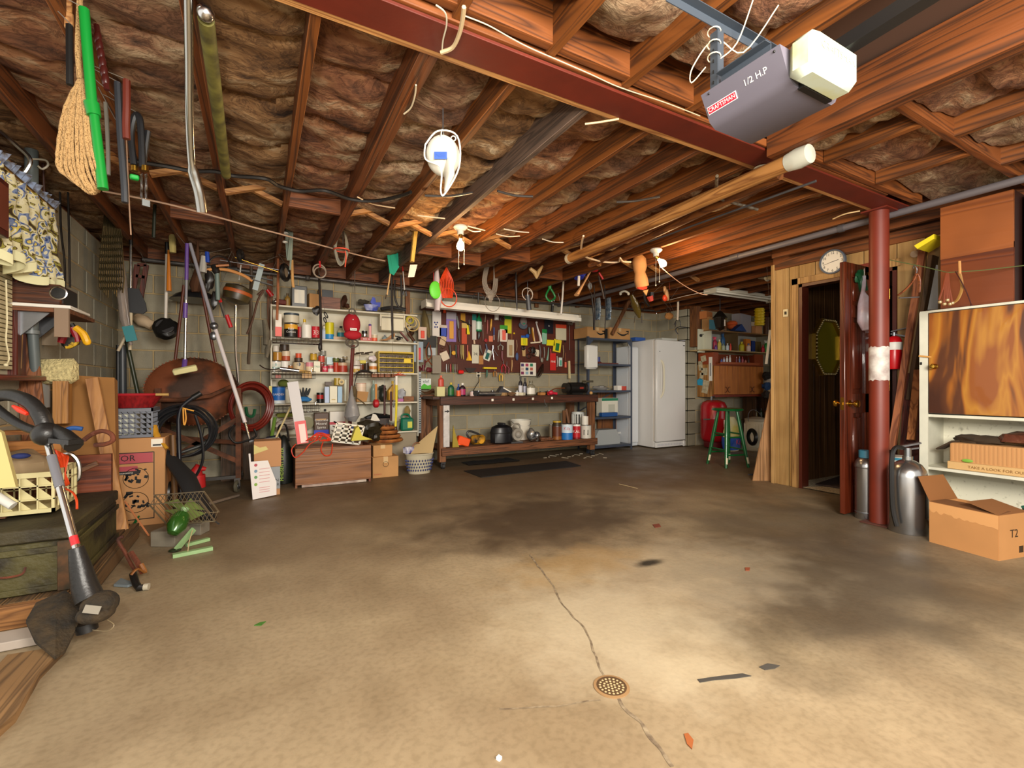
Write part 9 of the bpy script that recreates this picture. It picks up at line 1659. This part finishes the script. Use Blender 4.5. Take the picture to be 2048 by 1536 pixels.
thing('float_basket','round brown banded creel basket hanging in the left cluster','basket',[part('body',G().lathe([(.05,-.08),(.12,-.05),(.135,.02),(.125,.09),(.05,.115),(.001,.116)],P(474,592,Y=5.6),24,ax=(.25,0,1)),mat('4A3E22',.4,c2='2A2414',sc=8)),part('orange_band',G().lathe([(.134,.015),(.138,.03),(.134,.05)],P(474,592,Y=5.6),24,ax=(.25,0,1)),c_('A8501C')),part('white_tie',G().cyl(P(478,560,Y=5.6),P(482,530,Y=5.6),.006),W_)])
thing('grey_bracket','flat pale grey steel bracket hung at a slant','bracket',(G().beam(P(524,528,Y=5.4),P(510,580,Y=5.4),.05,.012,EY),c_('8E9A9A',.4)))
thing('wooden_bow','pale curved wooden bow hanging level in the left cluster','bow',(tb([(402,544),(425,538),(455,540),(485,550),(505,562)],.016,5.4),c_('C8894C')))
thing('gun_like_drill','white and blue spray bottle hanging in the left cluster','bottle',[part('bottle',tb([(407,512),(406,532),(405,545)],[.02,.03,.035],5.3,sm=False),c_('A8A49C')),part('blue_head',tb([(414,504),(415,525)],[.018,.022],5.3,sm=False),c_('143C9C'))])
g=G().ring(P(440,530,Y=5.3),.085,.008,(0,-1,0),20,a0=0,a1=math.pi,ref=(1,0,0)).ring(P(481,512,Y=5.3),.05,.022,(1,-.3,0),16).ball(P(418,560,Y=5.4),(.04,.03,.1),10,k=.5).ball(P(432,538,Y=5.4),(.04,.03,.05),10,k=.4).ball(P(428,600,Y=5.5),(.03,.02,.09),10,k=.5)
thing('rod_and_reels','dark cluster of fishing reels on level rods in the left corner','reels',[part('reel_cluster',g,c_('1E1A18',.35)),part('rod',G().cyl(P(440,520,Y=5.3),P(560,540,Y=5.3),.004),STEEL),part('rod',G().cyl(P(470,515,Y=5.28),P(560,545,Y=5.3),.004),BRASS),part('cork_grip',G().cyl(P(432,532,Y=5.3),P(458,530,Y=5.3),.012),c_('A86A3C')),part('net_frame',G().cyl(P(434,540,Y=5.4),P(436,600,Y=5.4),.02),c_('6A7A74'))])
thing('chain_strand','long hanging strand of rusty chain left of the shelves','chain',(tb([(503,530),(502,600),(500,660),(497,728)],.016,5.6).jit(.008,40),c_('4A3A28',.6)))
thing('tow_hook','dark brown curved cane hook hanging by the rusty chain','hook',(tb([(515,590),(528,580),(516,600),(505,640),(494,668)],.011,5.55),c_('4A2E1E')))
thing('chrome_pole','thin bright metal pole standing between the drum and red hose','pole',(tb([(471,610),(471,700),(474,735),(477,770)],.012,5.6),CHROME))
thing('dark_flat_bars','pair of dark flat steel bars jutting from the hung bracket','bars',(G().beam(P(484,548,Y=5.45),P(545,561,Y=5.45),.03,.01,UP).beam(P(500,558,Y=5.4),P(545,571,Y=5.4),.03,.01,UP),c_('1E1A1A')))
thing('wader_bags','faded grey mesh and cloth bags hanging left of the shelves','bags',(G().tube([P(529,640,Y=5.7),P(533,665,Y=5.7),P(532,690,Y=5.7)],[.05,.07,.06],10,flat=.5).tube([P(540,680,Y=5.7),P(535,700,Y=5.7),P(533,715,Y=5.7)],[.03,.05,.03],10,flat=.6),mat('7A7260',.7,var=.4,sc=12)))
for a,b,r,c,t in(((236,690),(236,960),.016,'141416','black pole standing in the left corner'),((245,690),(247,960),.03,'3A3E42','thick slate grey pipe standing in the left corner'),((251,672),(300,900),.018,'2E3420','dark green pole slanting down from the wrapped poles')):thing('corner_pole',t,'pole',(G().cyl(P(*a,Y=5.6),P(*b,Y=5.6),r,n=10),c_(c,.4)))
thing('sawhorse_shelf','brown plywood offcut standing behind the rusty frame','plywood',(G().bb((-.35,5.95,0),(.02,5.98,.72)),wood('5A4026','3A2814','z',1)))
# ==== hanging wires and groups
def wtop(o):
 best=None;M0=o.location
 for c in([o]if o.type=='MESH' else[])+list(o.children_recursive):
  if c.type!='MESH':continue
  off=V((0,0,0));q=c
  while q is not None:off=off+q.location;q=q.parent
  v=max(c.data.vertices,key=lambda a:a.co.z);p=off+v.co
  if best is None or p.z>best.z:best=p
 return best
WIRE=c_('6A6258')
for nm in 'antler_bracket white_line red_case black_sling leather_glove white_cap camo_pouch carriage_lantern clear_pouch.001 clear_pouch black_clips black_whip yellow_rope_block white_strip black_crowbar tent_rod black_belt blue_bag red_gloves small_caster wood_reel canoe_paddle white_handle dark_pole tube_light shop_light grease_pump green_clamp net_bag orange_cord grey_wire_coil white_rod machete_sheath white_stick iron_hook black_strap black_strap.001 white_trowel green_net yellow_sleeve cord_hank wire_bundle caster_wheel tan_stick broom_handle cable_spool red_cap shopping_bag_hung chrome_rod red_post spring_exerciser dark_bar red_stake line pronged_spike silver_conduit green_pole rope_coil chair_spindle black_bar chain_net wrapped_poles black_shovel round_brush corn_brush old_pole_strap purple_mop round_shade shade_bag grey_bracket wooden_bow gun_like_drill rod_and_reels chain_strand tow_hook float_basket wader_bags red_pruner dark_flat_bars hedge_shears straw_brush wood_frame white_handle_bar wooden_leg wooden_leg.001 leather_strap rubber_strip rubber_strip.001'.split():
 o=bpy.data.objects.get(nm)
 if not o:continue
 p=wtop(o)
 if p.z>2.37:continue
 jx=min(JX,key=lambda q:abs(q-p.x))
 y_=min(p.y,6.1)if p.y>1.85 else 1.9
 if p.z<2.3 and abs(jx-p.x)>.16:jx=p.x+(.16 if jx>p.x else-.16)
 g=G().tube([p-UP*.004,V((jx if abs(jx-p.x)<.159 else min(JX,key=lambda q:abs(q-p.x)),y_,ZJ+.003))],.0016,4)
 w=o.matrix_basis.translation.copy()
 attach([part('hanging_wire',g,WIRE)],o,w)
GRP={'tin_can':'tins and cans on the shelves','carton':'small cartons standing on the shelves','bottle':'bottles standing on the shelves and bench','hang_card':'carded packets hung on the pegboard','screwdriver':'screwdrivers hung in rows under the pegboard','pliers':'pliers hung on the pegboard','wire_basket':'wire baskets hooked under the shelves','jar':'jars and lidded pots on the shelves and bench','rag':'rags lying on the bench','small_jar':'small jars on the bench top','screw_box':'small boxes on the bench top','sanding_block':'blocks on the bench top','leaning_board':'boards leaning on the panelled wall','leaning_plank':'planks leaning in the left corner','dead_leaf':'leaf scraps on the concrete floor','wall_stud':'timber studs above the back wall','cable_end':'cable ends showing between the joists','rubber_strip':'black rubber strips on the left wall','corner_pole':'poles standing in the left corner','hanging_rag':'rags bundled beside the wall cabinet','milk_crate':'lattice milk crates','tin_lid':'lids in the jumble over the red tins','packet':'small packets on the shelves','clear_pouch':'clear waterproof pouches','bulb_socket':'lit bare bulbs in ceiling sockets','hanging_driver':'long drivers hanging from the tray basket','wooden_leg':'wooden legs straddling the metal shade','extension_cord':'orange extension cords','plastic_tub':'plastic tubs on the third shelf'}
for o in bpy.data.objects:
 if o.parent is None and 'category' in o.keys():
  b=o.name.split('.')[0]
  if b in GRP and 'group' not in o.keys():o['group']=GRP[b]
